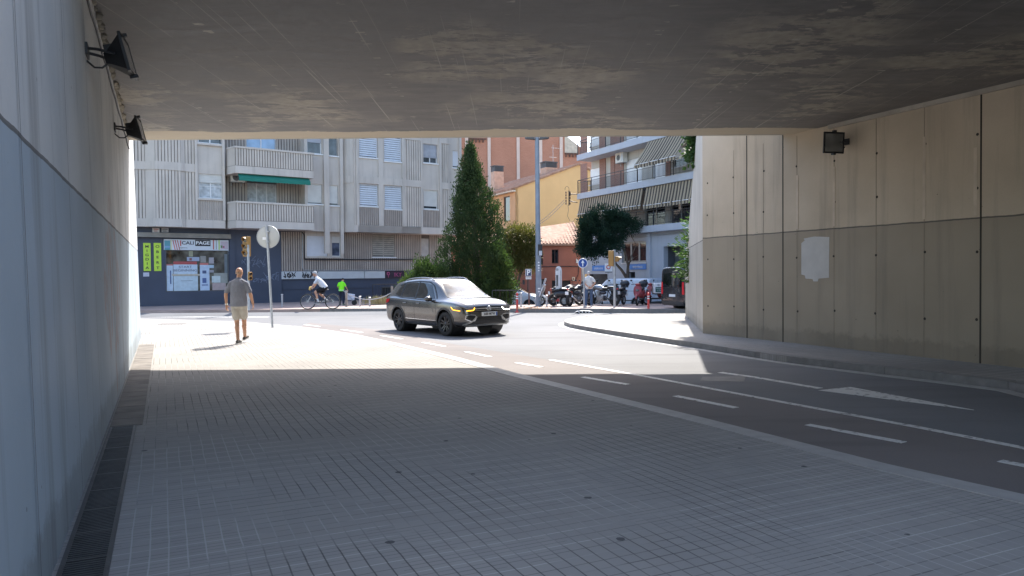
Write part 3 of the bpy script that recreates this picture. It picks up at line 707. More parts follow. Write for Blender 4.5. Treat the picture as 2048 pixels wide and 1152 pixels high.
# windows
window(bl, *hs, .22, sh=.36, bars=1, pane=m_curt); window(bl, *hs2, .22, sh=.55, bars=0)
window(bl, *w1, .35, m_alu, .93, mull=0); window(bl, *w2, .35, m_alu, .9, mull=0); window(bl, *w1b, .35, sh=.45, shm=M_('grey shutter', (.33,.34,.37), .6), slats=False, mull=0); window(bl, *w2b, .35, m_alu, 0, mull=0)
for q in (wA, wBw, up(wA), up(wBw)): window(bl, *q, -.04, sh=1.0, shm=m_shutw, lattice=True, mull=0, pane=m_dkgl)
window(bl, *wC, 0, sh=.85, mull=0); window(bl, *up(wC), 0, sh=.72, shm=M_('grey shutter', (.33,.34,.37), .6), slats=False)
window(bl, *wD, .2, sh=.0, mull=0); window(bl, *up(wD), .2, sh=.9, shm=m_shutw, slats=False, mull=0)
f = window(bl, *door, o9+.05, sh=0, mull=2, sill=False, pane=m_curt); window(bl, *door2, o9+.05, sh=0, mull=1, sill=False, pane=glass('painted sky reflection glass', (.25,.38,.55), .1, .1))  # upper door pane: sky reflection painted as a blue base colour
mb = MB(); mb.box(door[0]+.03, door[1]-.03, o9+.09, o9+.11, door[3]-.45, door[3]-.03); mb.build('transom', M_('dim glass', (.1,.1,.1), .3), f)
# green awning over the loggia
mb = MB(); s0, s1 = S(478, -.6), S(620, -.6); V = []; n = 40
for i in range(n+1):
    s_ = s0+(s1-s0)*i/n; V += [(s_, -.55, zb1-.02), (s_, -.80, zb1-.22+.008*math.sin(i*.8)), (s_, -.82, zb1-.42+.02*abs(math.sin(i*.9)))]
mb.add(V, [(i*3+k, (i+1)*3+k, (i+1)*3+k+1, i*3+k+1) for i in range(n) for k in (0,1)])
o = mb.build('awning', M_('dark green awning cloth', (.012,.16,.115), .8, .1, 3, .1), bl); bake(o, [('SOLIDIFY', dict(thickness=.012))])
# ground floor right: brown ribbed wall with windows
gs0 = S(562, o9); ge = s_r-.25
g1 = LB.rect(613, 655, 472, 513, .9); g2 = LB.rect(663, 681, 473, 513, .9); g3 = LB.rect(745, 790, 466, 514, o9); g4 = LB.rect(843, 858, 477, 512, o9)
zlow = Z(620, 542, o9)
gb = MB(); gd = MB()
wall_holes(gd, gs0, ge, zlow, zA, o9+.05, o9+.35, [g1, g2, g3, g4]); ribs(gb, gs0, ge, zlow, zA, o9+.055, .14, .085, .05, [(g1[0]-.1, g2[1]+.15, g1[2]-.1, zA), g3, g4, (g4[0], g4[1], g4[2], zA)])
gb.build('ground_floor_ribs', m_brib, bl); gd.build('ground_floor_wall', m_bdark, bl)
mb = MB(); wall_holes(mb, g1[0]-.1, g2[1]+.15, g1[2]-.1, zA, o9-.14, o9+.05, [g1, g2]); mb.build('window_surround', m_lb, bl)
window(bl, *g1, o9-.14, sh=.97, shm=m_shutw, slats=False, mull=0, sill=False); window(bl, *g2, o9-.14, sh=.32, slats=False, mull=0, sill=False, pane=glass('blue grey glass', (.10,.12,.18), .1))
window(bl, *g3, o9, M_('beige window frame', (.38,.34,.29), .6), sh=1.0, shm=M_('beige grille', (.33,.30,.26), .7), lattice=True, mull=1, pane=m_dkgl)
mb = MB(); mb.box(g4[0], g4[1], o9+.06, o9+.10, g4[2], g4[3]); mb.build('door', M_('grey white door', (.42,.40,.38), .6), bl)
# navy base and shop wall
nv = MB(); shop = LB.rect(330, 457, 500, 583, o9); sg = LB.rect(327, 456, 479, 501, o9)
vent = LB.rect(765, 815, 575, 607, o9); vent2 = LB.rect(604, 712, 577, 600, o9)
wall_holes(nv, gs0, ge, -.3, zlow, o9+.10, o9+.4, [vent])
wall_holes(nv, x0, gs0, -.3, zA, o9-.02, o9+.4, [shop])
nv.box(S(458,o9), S(469,o9), o9-.10, o9-.02, -.3, zA)
nv.box(gs0, ge, o9+.06, o9+.10, Z(700,577,o9), Z(700,575.5,o9))
nv.build('navy_wall', m_navy, bl)
mb = MB(); sb0 = Z(600, 558, o9); wall_b = (gs0+.0, S(769, o9), sb0, zlow-.02); mb.box(wall_b[0], S(728,o9)-.02, o9-.02, o9+.1, sb0, zlow-.02); mb.box(S(728,o9)+.02, wall_b[1], o9-.02, o9+.1, sb0, zlow-.02); mb.build('white_band', M_('white signboard', (.52,.54,.55), .5, .05), bl)
# graffiti on the band: looping black strokes
rg = random.Random(3); mb = MB()
def scrawl(mb, s0, s1, z0, z1, y, n, r, rg):
    x = s0
    for k in range(n):
        w_ = (s1-s0)/n; x = s0+w_*k; P = []
        for j in range(7): P.append((x+w_*rg.uniform(-.25,1.2), y, z0+(z1-z0)*(rg.random() if j % 2 else (j/6 if k % 2 else 1-j/6))))
        Q = []
        for j in range(len(P)-1):
            for t in (0,.33,.66): Q.append(Vector(P[j]).lerp(Vector(P[j+1]), t))
        mb.tube(Q, r, 4)
z0, z1 = sb0+.03, zlow-.05
scrawl(mb, S(567,o9), S(590,o9), z0+.02, z1, o9-.022, 5, .022, rg); scrawl(mb, S(600,o9), S(634,o9), z0, z1, o9-.022, 7, .024, rg); build_split(mb, 'graffiti', m_rail, bl, .45)
mb = MB(); m_tag = M_('pale spray paint', (.22,.25,.33), .7)
for (px0,px1,py0,py1,n) in ((485,530,535,512,5),(505,535,566,556,4),(528,560,562,545,4),(455,470,510,498,2)):
    scrawl(mb, S(px0,o9), S(px1,o9), Z(500,py0,o9), Z(500,py1,o9), o9-.022, n, .011, rg)
build_split(mb, 'graffiti', m_tag, bl, .45)
# purple sign right of the white band
mb = MB(); mb.box(S(770,o9), S(812,o9), o9-.0, o9+.1, sb0-.0, zlow-.02); ps = mb.build('dark_signboard', M_('dark purple sign', (.03,.018,.035), .4), bl)
mb = MB(); mb.torus((S(776,o9), o9-.01, sb0+.28), .085, .028, n=16); mb.tube([(S(776,o9)+.02, o9-.01, sb0+.19), (S(776,o9)-.0, o9-.01, sb0+.04)], .02); mb.build('emblem', M_('magenta', (.45,.08,.2), .5), ps)
text('lettering', 'IKY', .36, M_('magenta', (.45,.08,.2), .5), ps, (S(795,o9), o9-.01, sb0+.2), (R(90),0,0))
# shop front
mb = MB(); wall_holes(mb, shop[0], shop[1], shop[2], shop[3], o9+.0, o9+.08, [(shop[0]+.06, shop[1]-.06, shop[2]+.05, shop[3]-.03)]); sw = mb.build('shop_window', m_dgrey, bl)
mb = MB(); mb.box(shop[0]+.05, shop[1]-.05, o9+.05, o9+.06, shop[2]+.04, shop[3]-.02); mb.build('pane', glass('shop glass', (.07,.07,.06), .05, .8), sw)
def poster(name, px0, px1, py0, py1, col, off=-.0, y=.035, v=.1):
    r_ = LB.rect(px0, px1, py0, py1, o9); mb = MB(); mb.box(r_[0], r_[1], o9+y, o9+y+.008, r_[2], r_[3]); mb.build(name, M_('print %s %.2f%.2f%.2f' % (name, *col), col, .5, v, 6, 0), sw); return r_
lb_ = (.50,.60,.70)
poster('poster', 333, 346, 531, 582, lb_); poster('poster_header', 333, 346, 528, 531, (.45,.16,.15))
poster('poster', 347, 395, 529, 548, (.52,.62,.72)); poster('poster_header', 347, 394, 523, 529, (.38,.07,.07)); poster('poster', 347.5, 396, 552, 582.5, (.50,.60,.66)); poster('poster_edge', 344, 400, 548, 551.5, (.5,.45,.36), y=.03)
poster('poster', 400, 419, 530, 581, (.48,.58,.72)); poster('poster_header', 400, 417, 526, 530, (.5,.16,.14)); poster('poster', 374, 399, 514, 522, (.33,.38,.5)); poster('poster', 418, 428, 515, 527, (.35,.33,.36)); poster('poster', 418, 428, 530, 536, (.38,.5,.6)); poster('poster', 418, 428, 540, 545, (.3,.3,.33))
poster('poster', 424, 441, 552, 565, (.55,.62,.62)); poster('poster', 425, 452, 566, 580, (.42,.33,.32)); poster('poster', 428, 456, 546, 566, (.3,.31,.28), y=.045); poster('poster', 449, 456, 508, 546, (.14,.17,.19), y=.04); poster('poster', 378, 386, 502, 513, (.3,.3,.2))
poster('poster', 401, 412, 512, 525, (.28,.27,.25)); poster('poster_mark', 340, 342.5, 541, 568, (.08,.12,.25), y=.028); poster('poster_mark', 405, 413, 541, 547, (.07,.1,.2), y=.028); poster('poster_mark', 405, 413, 556, 566, (.08,.13,.3), y=.028)
poster('poster_mark', 404, 416, 569, 571, (.08,.13,.3), y=.028); poster('poster_mark', 379, 384, 516, 521, (.2,.08,.08), y=.028); poster('poster_mark', 362, 386, 561, 562, (.2,.24,.28), y=.028)
m_tx = M_('grey print', (.05,.07,.12), .5)
def ftext(s, px, py, hpx, par, mat, off, sx=1.0, bold=0.0, rotz=0):
    c = LB.at(px, py, o9); h = abs(Z(px, py+hpx/2, o9)-Z(px, py-hpx/2, o9)); return text('lettering', s, h*1.38, mat, par, (c.x, o9+off, c.z), (R(90), 0, 0), .004, sx=sx, bold=bold)
ftext('START', 371, 534, 4.6, sw, m_tx, .03, 1.35); ftext('BEGINNING', 370.5, 541, 4.6, sw, m_tx, .03, 1.35)
fs = thing('shop_sign', 'long white shop sign with black and red lettering above the shop window', 'sign', tuple(LB.M @ Vector((sg[0], o9-.02, sg[2]))), LB.rot)
def on_sign(name, px0, px1, py0, py1, col, y=-.075, th=.006):
    r_ = LB.rect(px0, px1, py0, py1, o9); mb = MB(); mb.box(r_[0]-sg[0], r_[1]-sg[0], y, y+th, r_[2]-sg[2], r_[3]-sg[2]); return mb.build(name, M_('sign %.2f%.2f%.2f' % col, col, .45, .04), fs)
on_sign('board', 327, 456, 479.5, 500.5, (.62,.66,.70), -.068, .06)
on_sign('panel', 328, 340, 481, 500, (.10,.30,.36)); on_sign('panel', 328, 339, 492, 495.5, (.2,.35,.55), -.078); on_sign('panel', 340, 342.5, 480, 500, (.62,.60,.35))
for k, cx in enumerate((344, 348.5, 353)):
    r_ = LB.rect(cx, cx+2, 480, 500, o9); mb = MB(); h = r_[3]-r_[2]; x_ = r_[0]-sg[0]; mb.add([(x_,-.078,h),(x_+.05,-.078,h),(x_+.15,-.078,.02),(x_+.11,-.078,.02)], [(0,3,2,1)]); mb.build('stripe', M_('brick red', (.5,.1,.07), .5), fs)
on_sign('red_mark', 359.3, 361.5, 481, 492, (.5,.08,.06)); on_sign('black_panel', 389.5, 420, 480.2, 492.3, (.012,.012,.015))
on_sign('stripe', 425, 427, 480, 499, (.5,.1,.07)); on_sign('stripe', 431, 432, 480, 499, (.08,.15,.12)); on_sign('panel', 436, 438.5, 480, 500, (.45,.6,.15)); on_sign('panel', 440, 455, 483, 499, (.5,.42,.48)); on_sign('dot', 440.5, 444, 491, 496, (.1,.2,.05), -.078); on_sign('dot', 445, 448, 492, 496, (.35,.08,.15), -.078)
def stext(s, px, py, hpx, mat, sx, bold=0.0, par=fs):
    c = LB.at(px, py, o9); h = abs(Z(px, py+hpx/2, o9)-Z(px, py-hpx/2, o9)); return text('lettering', s, h*1.38, mat, par, (c.x-sg[0], -.08, c.z-sg[2]), (R(90),0,0), .003, sx=sx, bold=bold)
stext('CALI', 375, 486.3, 6.6, m_rail, 1.22, .004); stext('PAGE', 404.6, 486.3, 6.6, m_white, 1.2, .006); stext('papereria', 366, 495.5, 2.2, m_rail, 1.3)
# roller box over the shop
mb = MB(); r_ = LB.rect(276, 459, 467, 476, o9); mb.box(x0+6, r_[1], o9-.3, o9-.02, r_[2], r_[3]); mb.box(x0+6, r_[1], o9-.34, o9-.3, r_[2]+.0, r_[2]+.08); mb.build('shutter_box', M_('taupe metal', (.22,.20,.17), .5), bl)
m_lime = M_('lime green board', (.50,.72,.06), .5, .04)
for word, a, b, lab in (('MIGDIA', 286, 300.5, 'narrow lime green upright board reading MIGDIA on the navy wall'), ('OBERT', 307, 321.5, 'narrow lime green upright board reading OBERT on the navy wall')):
    r_ = LB.rect(a, b, 486, 542, o9); s_ = thing('shop_board', lab, 'sign', tuple(LB.M @ Vector((r_[0], o9-.03, r_[2]))), LB.rot, 'lime green boards beside the shop window')
    mb = MB(); mb.box(0, r_[1]-r_[0], -.03, .005, 0, r_[3]-r_[2]); mb.build('board', m_lime, s_)
    H = r_[3]-r_[2]; n = len(word)
    for i, ch in enumerate(word): text('letter', ch, H*.125, m_rail, s_, ((r_[1]-r_[0])/2, -.034, H*(.87-.76*i/(n-1))), (R(90),0,0), .003, sx=1.3, bold=.004)
r_ = LB.rect(286, 298, 545, 553, o9); mb = MB(); mb.box(0, r_[1]-r_[0], -.02, -.004, 0, r_[3]-r_[2]); o = mb.build('notice', M_('notice', (.5,.52,.6), .5), None); tag(o, 'small white notice under the lime green MIGDIA board', 'notice'); o.location = LB.M @ Vector((r_[0], o9-.02, r_[2])); o.rotation_euler = (0,0,LB.rot)
for i, (a, b) in enumerate(((304, 318), (322, 336))):
    r_ = LB.rect(a, b, 456, 465, o9); mb = MB(); W_, H_ = r_[1]-r_[0], r_[3]-r_[2]; s_ = thing('alarm_box', ['white alarm box with red print above the shop, the left one of two', 'pale grey alarm box above the shop, the right one of two'][i], 'alarm box', tuple(LB.M @ Vector((r_[0], o9-.02, r_[2]))), LB.rot)
    mb.box(0, W_, -.12, 0, 0, H_); mb.build('case', M_('box white', (.6,.58,.55), .5) if i == 0 else M_('box grey', (.42,.42,.43), .5), s_, bevel=.01)
    mb = MB(); mb.box(.05, W_-.05, -.125, -.121, H_*.6, H_*.8); mb.box(.05, W_-.1, -.125, -.121, H_*.2, H_*.38); mb.build('print', M_('faded red', (.4,.12,.1), .5) if i == 0 else m_dgrey, s_)
# air conditioner on the loggia
def aircon(label, F, s_, y, z, w_=.82, h_=.56, d_=.3, grille='round'):
    a = thing('air_conditioner', label, 'air conditioner', tuple(F.M @ Vector((s_, y, z))), F.rot, 'outdoor air conditioning units')
    mb = MB(); mb.box(0, w_, -d_, 0, 0, h_); mb.build('case', M_('ivory metal', (.62,.60,.55), .5), a, bevel=.012)
    mb = MB(); cx = w_*.40; mb.lathe([(.001,-d_-.012),(.20,-d_-.012),(.205,-d_+.002)], 24, 0, Matrix.Translation((cx,0,h_/2)), 'y'); mb.build('fan_grille', m_dgrey, a)
    mb = MB()
    for r_ in (.06,.11,.16,.2): mb.torus((cx,-d_-.018,h_/2), r_, .005, n=20, m=4)
    mb.box(w_*.75, w_*.95, -d_-.004, -d_, .06, h_-.06); mb.build('guard', m_galv, a)
    mb = MB()
    for x in (.12, w_-.12): mb.box(x-.02, x+.02, -d_, .02, -.04, -.0); mb.box(x-.02,x+.02,-.02,.02,-.2,0)
    build_split(mb, 'bracket', m_galv, a, .05)
r_ = LB.rect(460, 489, 346, 364, .6); aircon('ivory air conditioner hanging at the left end of the loggia under the green awning', LB, r_[0], .85, r_[2], r_[1]-r_[0], r_[3]-r_[2], .35)
# pipes on the facade
mb = MB(); y = o9-.06; P = [LB.at(562,459.5,y), LB.at(600,461,y), LB.at(605,466,y), LB.at(605,536,y), LB.at(608,540.5,y), LB.at(790,540.5,y)]
mb.tube(P, .022, 6); pp = mb.build('pipe', m_galv, bl, smooth=40)
mb = MB(); y = o9-.08; P = [LB.at(562,462,y), LB.at(603,463,y), LB.at(609,470,y), LB.at(609,517,y), LB.at(611,519,y), LB.at(830,519,y)]
mb.tube(P, .035, 6); mb.build('black_pipe', m_rail, bl, smooth=40)
mb = MB()
for i in range(15): s_ = vent[0]+(vent[1]-vent[0])*(i+.5)/15; mb.box(s_-.02, s_+.02, o9+.15, o9+.18, vent[2], vent[3])
mb.box(vent[0]-.04, vent[1]+.04, o9+.05, o9+.1, vent[3], vent[3]+.06); mb.box(vent[0]-.04, vent[0], o9+.05, o9+.1, vent[2], vent[3]); mb.build('vent_grille', m_dgrey, bl)
mb = MB(); mb.box(vent[0], vent[1], o9+.25, o9+.3, vent[2], vent[3]); mb.build('vent_recess', m_black, bl)
# ---------------------------------------------------------------- white balcony building, right
dR = Vector((.437, -.899)); d = ray(1154, 399); q0 = CAMLOC + d*(56/d.y); RB = Facade((q0.x, q0.y, -.62), math.atan2(-.899, .437))
br = thing('apartment_building', 'white apartment block on the right with long balconies, brick piers and striped awnings', 'building', tuple(RB.P0), RB.rot)
SR = lambda px, off=0: RB.at(px, 500, off).x
ZR_ = lambda px, py, off=0: RB.at(px, py, off).z
m_wh = M_('blue white render', (.43,.45,.49), .8, .06, 1, .15, streak=.15); m_cr = M_('cream render', (.50,.47,.41), .8, .08, 1, .15, streak=.2)
def mat_brick(name, c1, c2, mortar, bw=.24, bh=.065, noise_=True):
    t = NT(name); n = t.N.new('ShaderNodeTexBrick'); x, y, z = t.sep()[0:3]; t.L.new(t.comb(x, z, 0), n.inputs['Vector'])
    n.inputs['Color1'].default_value = c3(c1); n.inputs['Color2'].default_value = c3(c2); n.inputs['Mortar'].default_value = c3(mortar); n.inputs['Scale'].default_value = 1; n.inputs['Mortar Size'].default_value = .008; n.inputs['Brick Width'].default_value = bw; n.inputs['Row Height'].default_value = bh
    c = t.mix(t.ramp(t.noise(.5, 5), (.35, 0.0), (.7, .3)), n.outputs['Color'], tuple(q*.6 for q in c1)); return t.out(c, .85, n.outputs['Fac'], .3)
m_brick = mat_brick('brown brick', (.34,.16,.11), (.27,.12,.085), (.35,.28,.24))
slabz = [ZR_(1360, 458.5), ZR_(1154, 399), ZR_(1154, 321.6)]
slabz = [slabz[0], slabz[1], slabz[2], slabz[2]+(slabz[2]-slabz[1])]
Ln = 34.0; bo = 0.0; wo = 1.3
mb = MB()
for z in slabz[1:]: mb.box(0, Ln, bo, wo+.2, z, z+.42)
mb.box(SR(1180), Ln, bo+.0, wo+.2, slabz[0], slabz[0]+.42)
mb.build('balcony_slab', m_wh, br)
HT = slabz[3]+3.3
# upper walls
up_ = MB(); pan = []; 
for k in (1, 2, 3):
    z0 = slabz[k]+.42; z1 = slabz[k+1] if k < 3 else HT
    hol = [RB.rect(a, b, 400, 380, wo)[:2]+(z0+(.75 if typ == 'w' else .0), z1-.55) for a, b, typ in ((1179,1200,'w'),(1251,1284,'d'),(1305,1330,'d'),(1345,1375,'w'))]
    wall_holes(up_, .0, Ln, z0, z1, wo, wo+.3, hol); pan.append((z0, z1, hol))
zg = slabz[0]+.42
wall_holes(up_, 0, Ln, zg, slabz[1], wo, wo+.3, [RB.rect(a, b, 400, 380, wo)[:2]+(zg, slabz[1]-.55) for a, b in ((1200,1240),(1290,1330),(1340,1380))])
up_.box(0, .3, wo+.3, 11, -.3, HT); up_.box(0, Ln, 10.7, 11, -.3, HT); up_.box(Ln-.3, Ln, wo+.3, 10.7, -.3, HT); up_.box(0, Ln, bo, 11, HT, HT+.35)
up_.build('upper_wall', m_cr, br)
for z0, z1, hol in pan:
    for i, h in enumerate(hol): window(br, *h, wo+.02, m_fr, .97 if i < 3 else .6, shm=m_white, slats=False, mull=0, sill=(i in (0,3)))
for a, b in ((1200,1240),(1290,1330),(1340,1380)): window(br, *(RB.rect(a, b, 400, 380, wo)[:2]+(zg, slabz[1]-.55)), wo+.02, m_alu, 0, mull=1, sill=False, pane=m_dkgl)
pr = MB()
for k in (1, 2, 3):
    z0 = slabz[k]+.42; z1 = slabz[k+1] if k < 3 else HT
    for a, b in ((1163,1176),(1201,1213),(1223,1231),(1232,1249),(1334,1342)):
        s0, s1 = SR(a, wo), SR(b, wo); pr.box(s0, s1, wo-.06, wo, z0, z1)
build_split(pr, 'brick_pier', m_brick, br, .05)
# railings
for k in (0, 1, 2, 3):
    z0 = slabz[k]+.42; s0 = .04 if k else SR(1180); y = bo+.06; mb = MB(); mb.box(s0, Ln, y-.02, y+.02, z0+.98, z0+1.02); mb.box(s0, Ln, y-.012, y+.012, z0+.08, z0+.11); mb.box(s0, Ln, y-.012, y+.012, z0+.80, z0+.825)
    s_ = s0
    while s_ < Ln: mb.box(s_-.009, s_+.009, y-.009, y+.009, z0+.1, z0+.8); s_ += .13
    s_ = s0
    while s_ < Ln: mb.box(s_-.022, s_+.022, y-.022, y+.022, z0, z0+1.0); s_ += 1.9
    for yy in (bo+.3, bo+.6, bo+.9, bo+1.15): mb.box(s0-.01, s0+.01, yy, yy+.02, z0, z0+1)
    mb.box(s0-.012, s0+.012, y, wo, z0+.98, z0+1.02); mb.build('railing', m_rail, br)
# striped cloth
def mat_stripe():
    t = NT('striped awning cloth'); x = t.sep()[0]; f = t.math('FRACT', t.math('DIVIDE', t.math('ADD', x, 100), .30))
    k = t.math('GREATER_THAN', f, .5); c = t.mix(k, (.37,.295,.20), (.048,.038,.03)); return t.out(t.mix(t.math('MULTIPLY', t.noise(3,4), .25), c, (.2,.17,.13)), .9, t.noise(6,3), .2, .02)
m_str = mat_stripe()
def cloth(s0, s1, top, bot, val=.22, nb=1):
    """top, bot: (y, z) of the upper and lower edge"""
    mb = MB(); n = int((s1-s0)/.075); V = []; rows = 6
    for i in range(n+1):
        s_ = s0+(s1-s0)*i/n; wv_ = .025*math.sin(s_*7)+.012*math.sin(s_*19)
        for j in range(rows+1):
            t = j/rows; V.append((s_, top[0]+(bot[0]-top[0])*t+wv_*t, top[1]+(bot[1]-top[1])*t-.06*math.sin(math.pi*t)))
        V.append((s_, bot[0]+wv_, bot[1]-val*(.75+.25*abs(math.sin(s_*math.pi/.3)))))
    m_ = rows+2
    mb.add(V, [(i*m_+j, (i+1)*m_+j, (i+1)*m_+j+1, i*m_+j+1) for i in range(n) for j in range(m_-1)])
    o = mb.build('awning', m_str, br); bake(o, [('SOLIDIFY', dict(thickness=.01))]); 
    mb = MB(); mb.tube([(s0, bot[0]-.01, bot[1]), (s1, bot[0]-.01, bot[1])], .022, 6); mb.build('rail', m_fr, o)
    return o
s0, s1 = SR(1287, -.4), SR(1371, -.4); cloth(s0, s1, (bo+.05, slabz[2]-.02+.0), (bo-1.1, slabz[1]+1.30), .25)
cloth(SR(1158), SR(1284), (bo+.12, slabz[1]-.02), (bo-.12, slabz[0]+.42+1.02+.35), .25)
cloth(SR(1290), SR(1400), (bo+.12, slabz[1]-.02), (bo-.14, slabz[0]+.42+1.3), .25)
s_ = SR(1231, wo-.5); aircon('ivory air conditioner on a brick pier of the right apartment block', RB, s_, wo-.08, ZR_(1240, 326, wo-.3), .95, .7, .4)
# ground floor
go = .55; zt = slabz[0]
gar = RB.rect(1166, 1215, 548, 607, go); gw = RB.rect(1244, 1292, 483, 525, go); big = RB.rect(1327, 1368, 492, 560, go); dr = RB.rect(1254, 1270, 544, 600, go)
gm = MB(); h = [(gar[0], gar[1], 0, gar[3]), (gw[0], gw[1], gw[2], gw[3]), (big[0], big[1], 0, big[3]), (dr[0], dr[1], 0, dr[3])]
wall_holes(gm, 0, Ln, -.3, zt, go, go+.35, h); gm.box(SR(1297,go), SR(1303,go), go-.12, go, -.3, zt); gm.build('ground_floor_wall', m_wh, br)
mb = MB()
for q in (h[0], h[2], h[3]): mb.box(q[0]-.1, q[1]+.1, go+.9, go+1.0, -.3, q[3]+.1); mb.box(q[0]-.02, q[0]-.0, go+.35, go+.9, -.3, q[3]+.02); mb.box(q[1], q[1]+.02, go+.35, go+.9, -.3, q[3]+.02)
build_split(mb, 'shutter_door', M_('dark grey roller door', (.10,.105,.115), .6, .1), br)
window(br, *gw, go+.02, M_('beige grey frame', (.45,.42,.38), .6), 0, mull=2, pane=m_dkgl, fw=.12)
# blue banners
for i, (a, b, c, d_, word) in enumerate(((1184.5,1210.5,531,541.5,'LLOGUER DE LOCALS'), (1259.5,1292,528,539,'SERVEIS VETERINARIS'))):
    r_ = RB.rect(a, b, c, d_, go-.04); s_ = thing('banner', ['light blue banner with white writing over the dark garage opening', 'light blue banner with white writing under the wide window'][i], 'banner', tuple(RB.M @ Vector((r_[0], go-.02, r_[2]))), RB.rot)
    mb = MB(); mb.box(0, r_[1]-r_[0], -.03, 0, 0, r_[3]-r_[2]); mb.build('board', M_('sky blue banner', (.10,.26,.62), .5, .05), s_)
    text('lettering', word, .2, m_white, s_, ((r_[1]-r_[0])/2, -.035, (r_[3]-r_[2])*.42), (R(90),0,0), .003, sx=(r_[1]-r_[0])/(len(word)*.165))
# drainpipe / cable run under the slab
mb = MB(); mb.tube([(SR(1200,go-.1), go-.06, zt-.25), (SR(1366,go-.1), go-.06, zt-.18)], .03, 6); mb.tube([(SR(1163,go-.1), go-.06, 0), (SR(1163,go-.1), go-.06, zt)], .05, 6); mb.build('pipe', m_galv, br)
# ---------------------------------------------------------------- yellow house, red house, brick tower
dY = Vector((.899, .437)); d = ray(1031, 448); q0 = CAMLOC+d*(66/d.y); YH = Facade((q0.x, q0.y, -.62), math.atan2(.437, .899))
m_yel = M_('yellow ochre render', (.66,.44,.21), .85, .07, .5, .12, streak=.12, dirt=(.35,.24,.12)); m_ora = M_('apricot render', (.60,.35,.18), .85, .06, .6, .1)
def mat_tiles(name='clay roof tiles'):
    t = NT(name); x, y, z = t.sep()[0:3]; l = t.line(x, .25, .06); r_ = t.line(y, .4, .05); n = t.noise(3, 5)
    c = t.ramp(n, (.3, (.28,.15,.10)), (.7, (.46,.31,.23))); c = t.mix(t.math('MULTIPLY', t.wn(t.comb(t.math('FLOOR', t.math('DIVIDE', x, .25)), t.math('FLOOR', t.math('DIVIDE', y, .4)), 0)), .45), c, (.30,.17,.11)); return t.out(c, .9, n, .4)
m_tile = mat_tiles()
def tile_roof(name, par, A, B, C, D, pitch=.26, thick=.12, rmat=None):
    """A,B eave ends; D,C ridge ends (A-D, B-C rafters). Rows of round tiles as real geometry."""
    A, B, C, D = map(Vector, (A, B, C, D)); mb = MB(); nrm = (B-A).cross(D-A).normalized()
    if nrm.z < 0: nrm = -nrm
    dn = Vector((0,0,-thick)); mb.add([A,B,C,D,A+dn,B+dn,C+dn,D+dn], [(0,1,2,3),(7,6,5,4),(0,4,5,1),(1,5,6,2),(2,6,7,3),(3,7,4,0)])
    n = int((B-A).length/pitch)
    for i in range(n+1):
        a = A.lerp(B, i/n)+nrm*.02; c = D.lerp(C, i/n)+nrm*.02; L = (c-a).length; k = max(2, int(L/.42)); P = []; r_ = []
        for j in range(k):
            P += [a.lerp(c, j/k), a.lerp(c, (j+.97)/k)]; r_ += [.085, .066]
        mb.tube(P, r_, 6)
    return mb.build(name, rmat or m_tile, par)
yh = thing('house', 'tall yellow ochre house with a sloping clay tiled roof and a chimney', 'house', tuple(YH.P0), YH.rot)
SY = lambda px, off=0: YH.at(px, 400, off).x
ZY = lambda px, py, off=0: YH.at(px, py, off).z
e0 = ZY(1031, 374); e1 = ZY(1152, 331); sE = SY(1152); slope = (e1-e0)/sE; Wd = sE*2.1
mb = MB(); mb.add([(0,0,-.3),(Wd,0,-.3),(Wd,0,e0),(Wd/2,0,e0+slope*Wd/2),(0,0,e0),(0,14,-.3),(Wd,14,-.3),(Wd,14,e0),(Wd/2,14,e0+slope*Wd/2),(0,14,e0)], [(0,1,2,3,4),(9,8,7,6,5),(1,6,7,2)]); mb.build('gable_wall', m_yel, yh)
LF = Facade(YH.P0, YH.rot)
mb = MB(); 
# windows on the orange side (local x = 0 plane, running to +y)
def sideY(px, py): c = YH.I @ CAMLOC; d = YH.I.to_3x3() @ ray(px, py); t = (0-c.x)/d.x; return c+d*t
hol = []
for a, b, y0, y1 in ((1007,1020,394,442),(993.5,996.5,399,440),(1007,1021,459,500)):
    p, q = sideY(b, y1), sideY(a, y0); hol.append((p.y, q.y, p.z, q.z))
wall_holes(mb, 0, 14, -.3, e0, 0, .3, hol)
for i, v in enumerate(mb.v): mb.v[i] = (v[1], v[0], v[2])
mb.f = [f[::-1] for f in mb.f]; mb.build('side_wall', m_ora, yh)
for h in hol:
    mb = MB(); wall_holes(mb, h[0], h[1], h[2], h[3], .06, .14, [(h[0]+.08, h[1]-.08, h[2]+.08, h[3]-.08)])
    mb.v = [(v[1], v[0], v[2]) for v in mb.v]; f = mb.build('window', M_('brown frame', (.12,.07,.05), .6), yh)
    mb = MB(); mb.box(.12, .14, h[0]+.04, h[1]-.04, h[2]+.04, h[3]-.04); mb.build('pane', m_dkgl, f)
tile_roof('roof', yh, (-.45,-.12,e0-.2), (-.45,14.2,e0-.2), (Wd/2,14.2,e0+slope*Wd/2+.06), (Wd/2,-.12,e0+slope*Wd/2+.06))
tile_roof('roof', yh, (Wd+.3,14.2,e0-.2), (Wd+.3,-.12,e0-.2), (Wd/2,-.12,e0+slope*Wd/2+.06), (Wd/2,14.2,e0+slope*Wd/2+.06))
mb = MB(); mb.box(-.42, -.02, -.1, 14, e0-.42, e0-.27); mb.build('eave_soffit', M_('cream eave', (.62,.55,.45), .7), yh)
m_chim = M_('chimney render', (.55,.36,.26), .85)
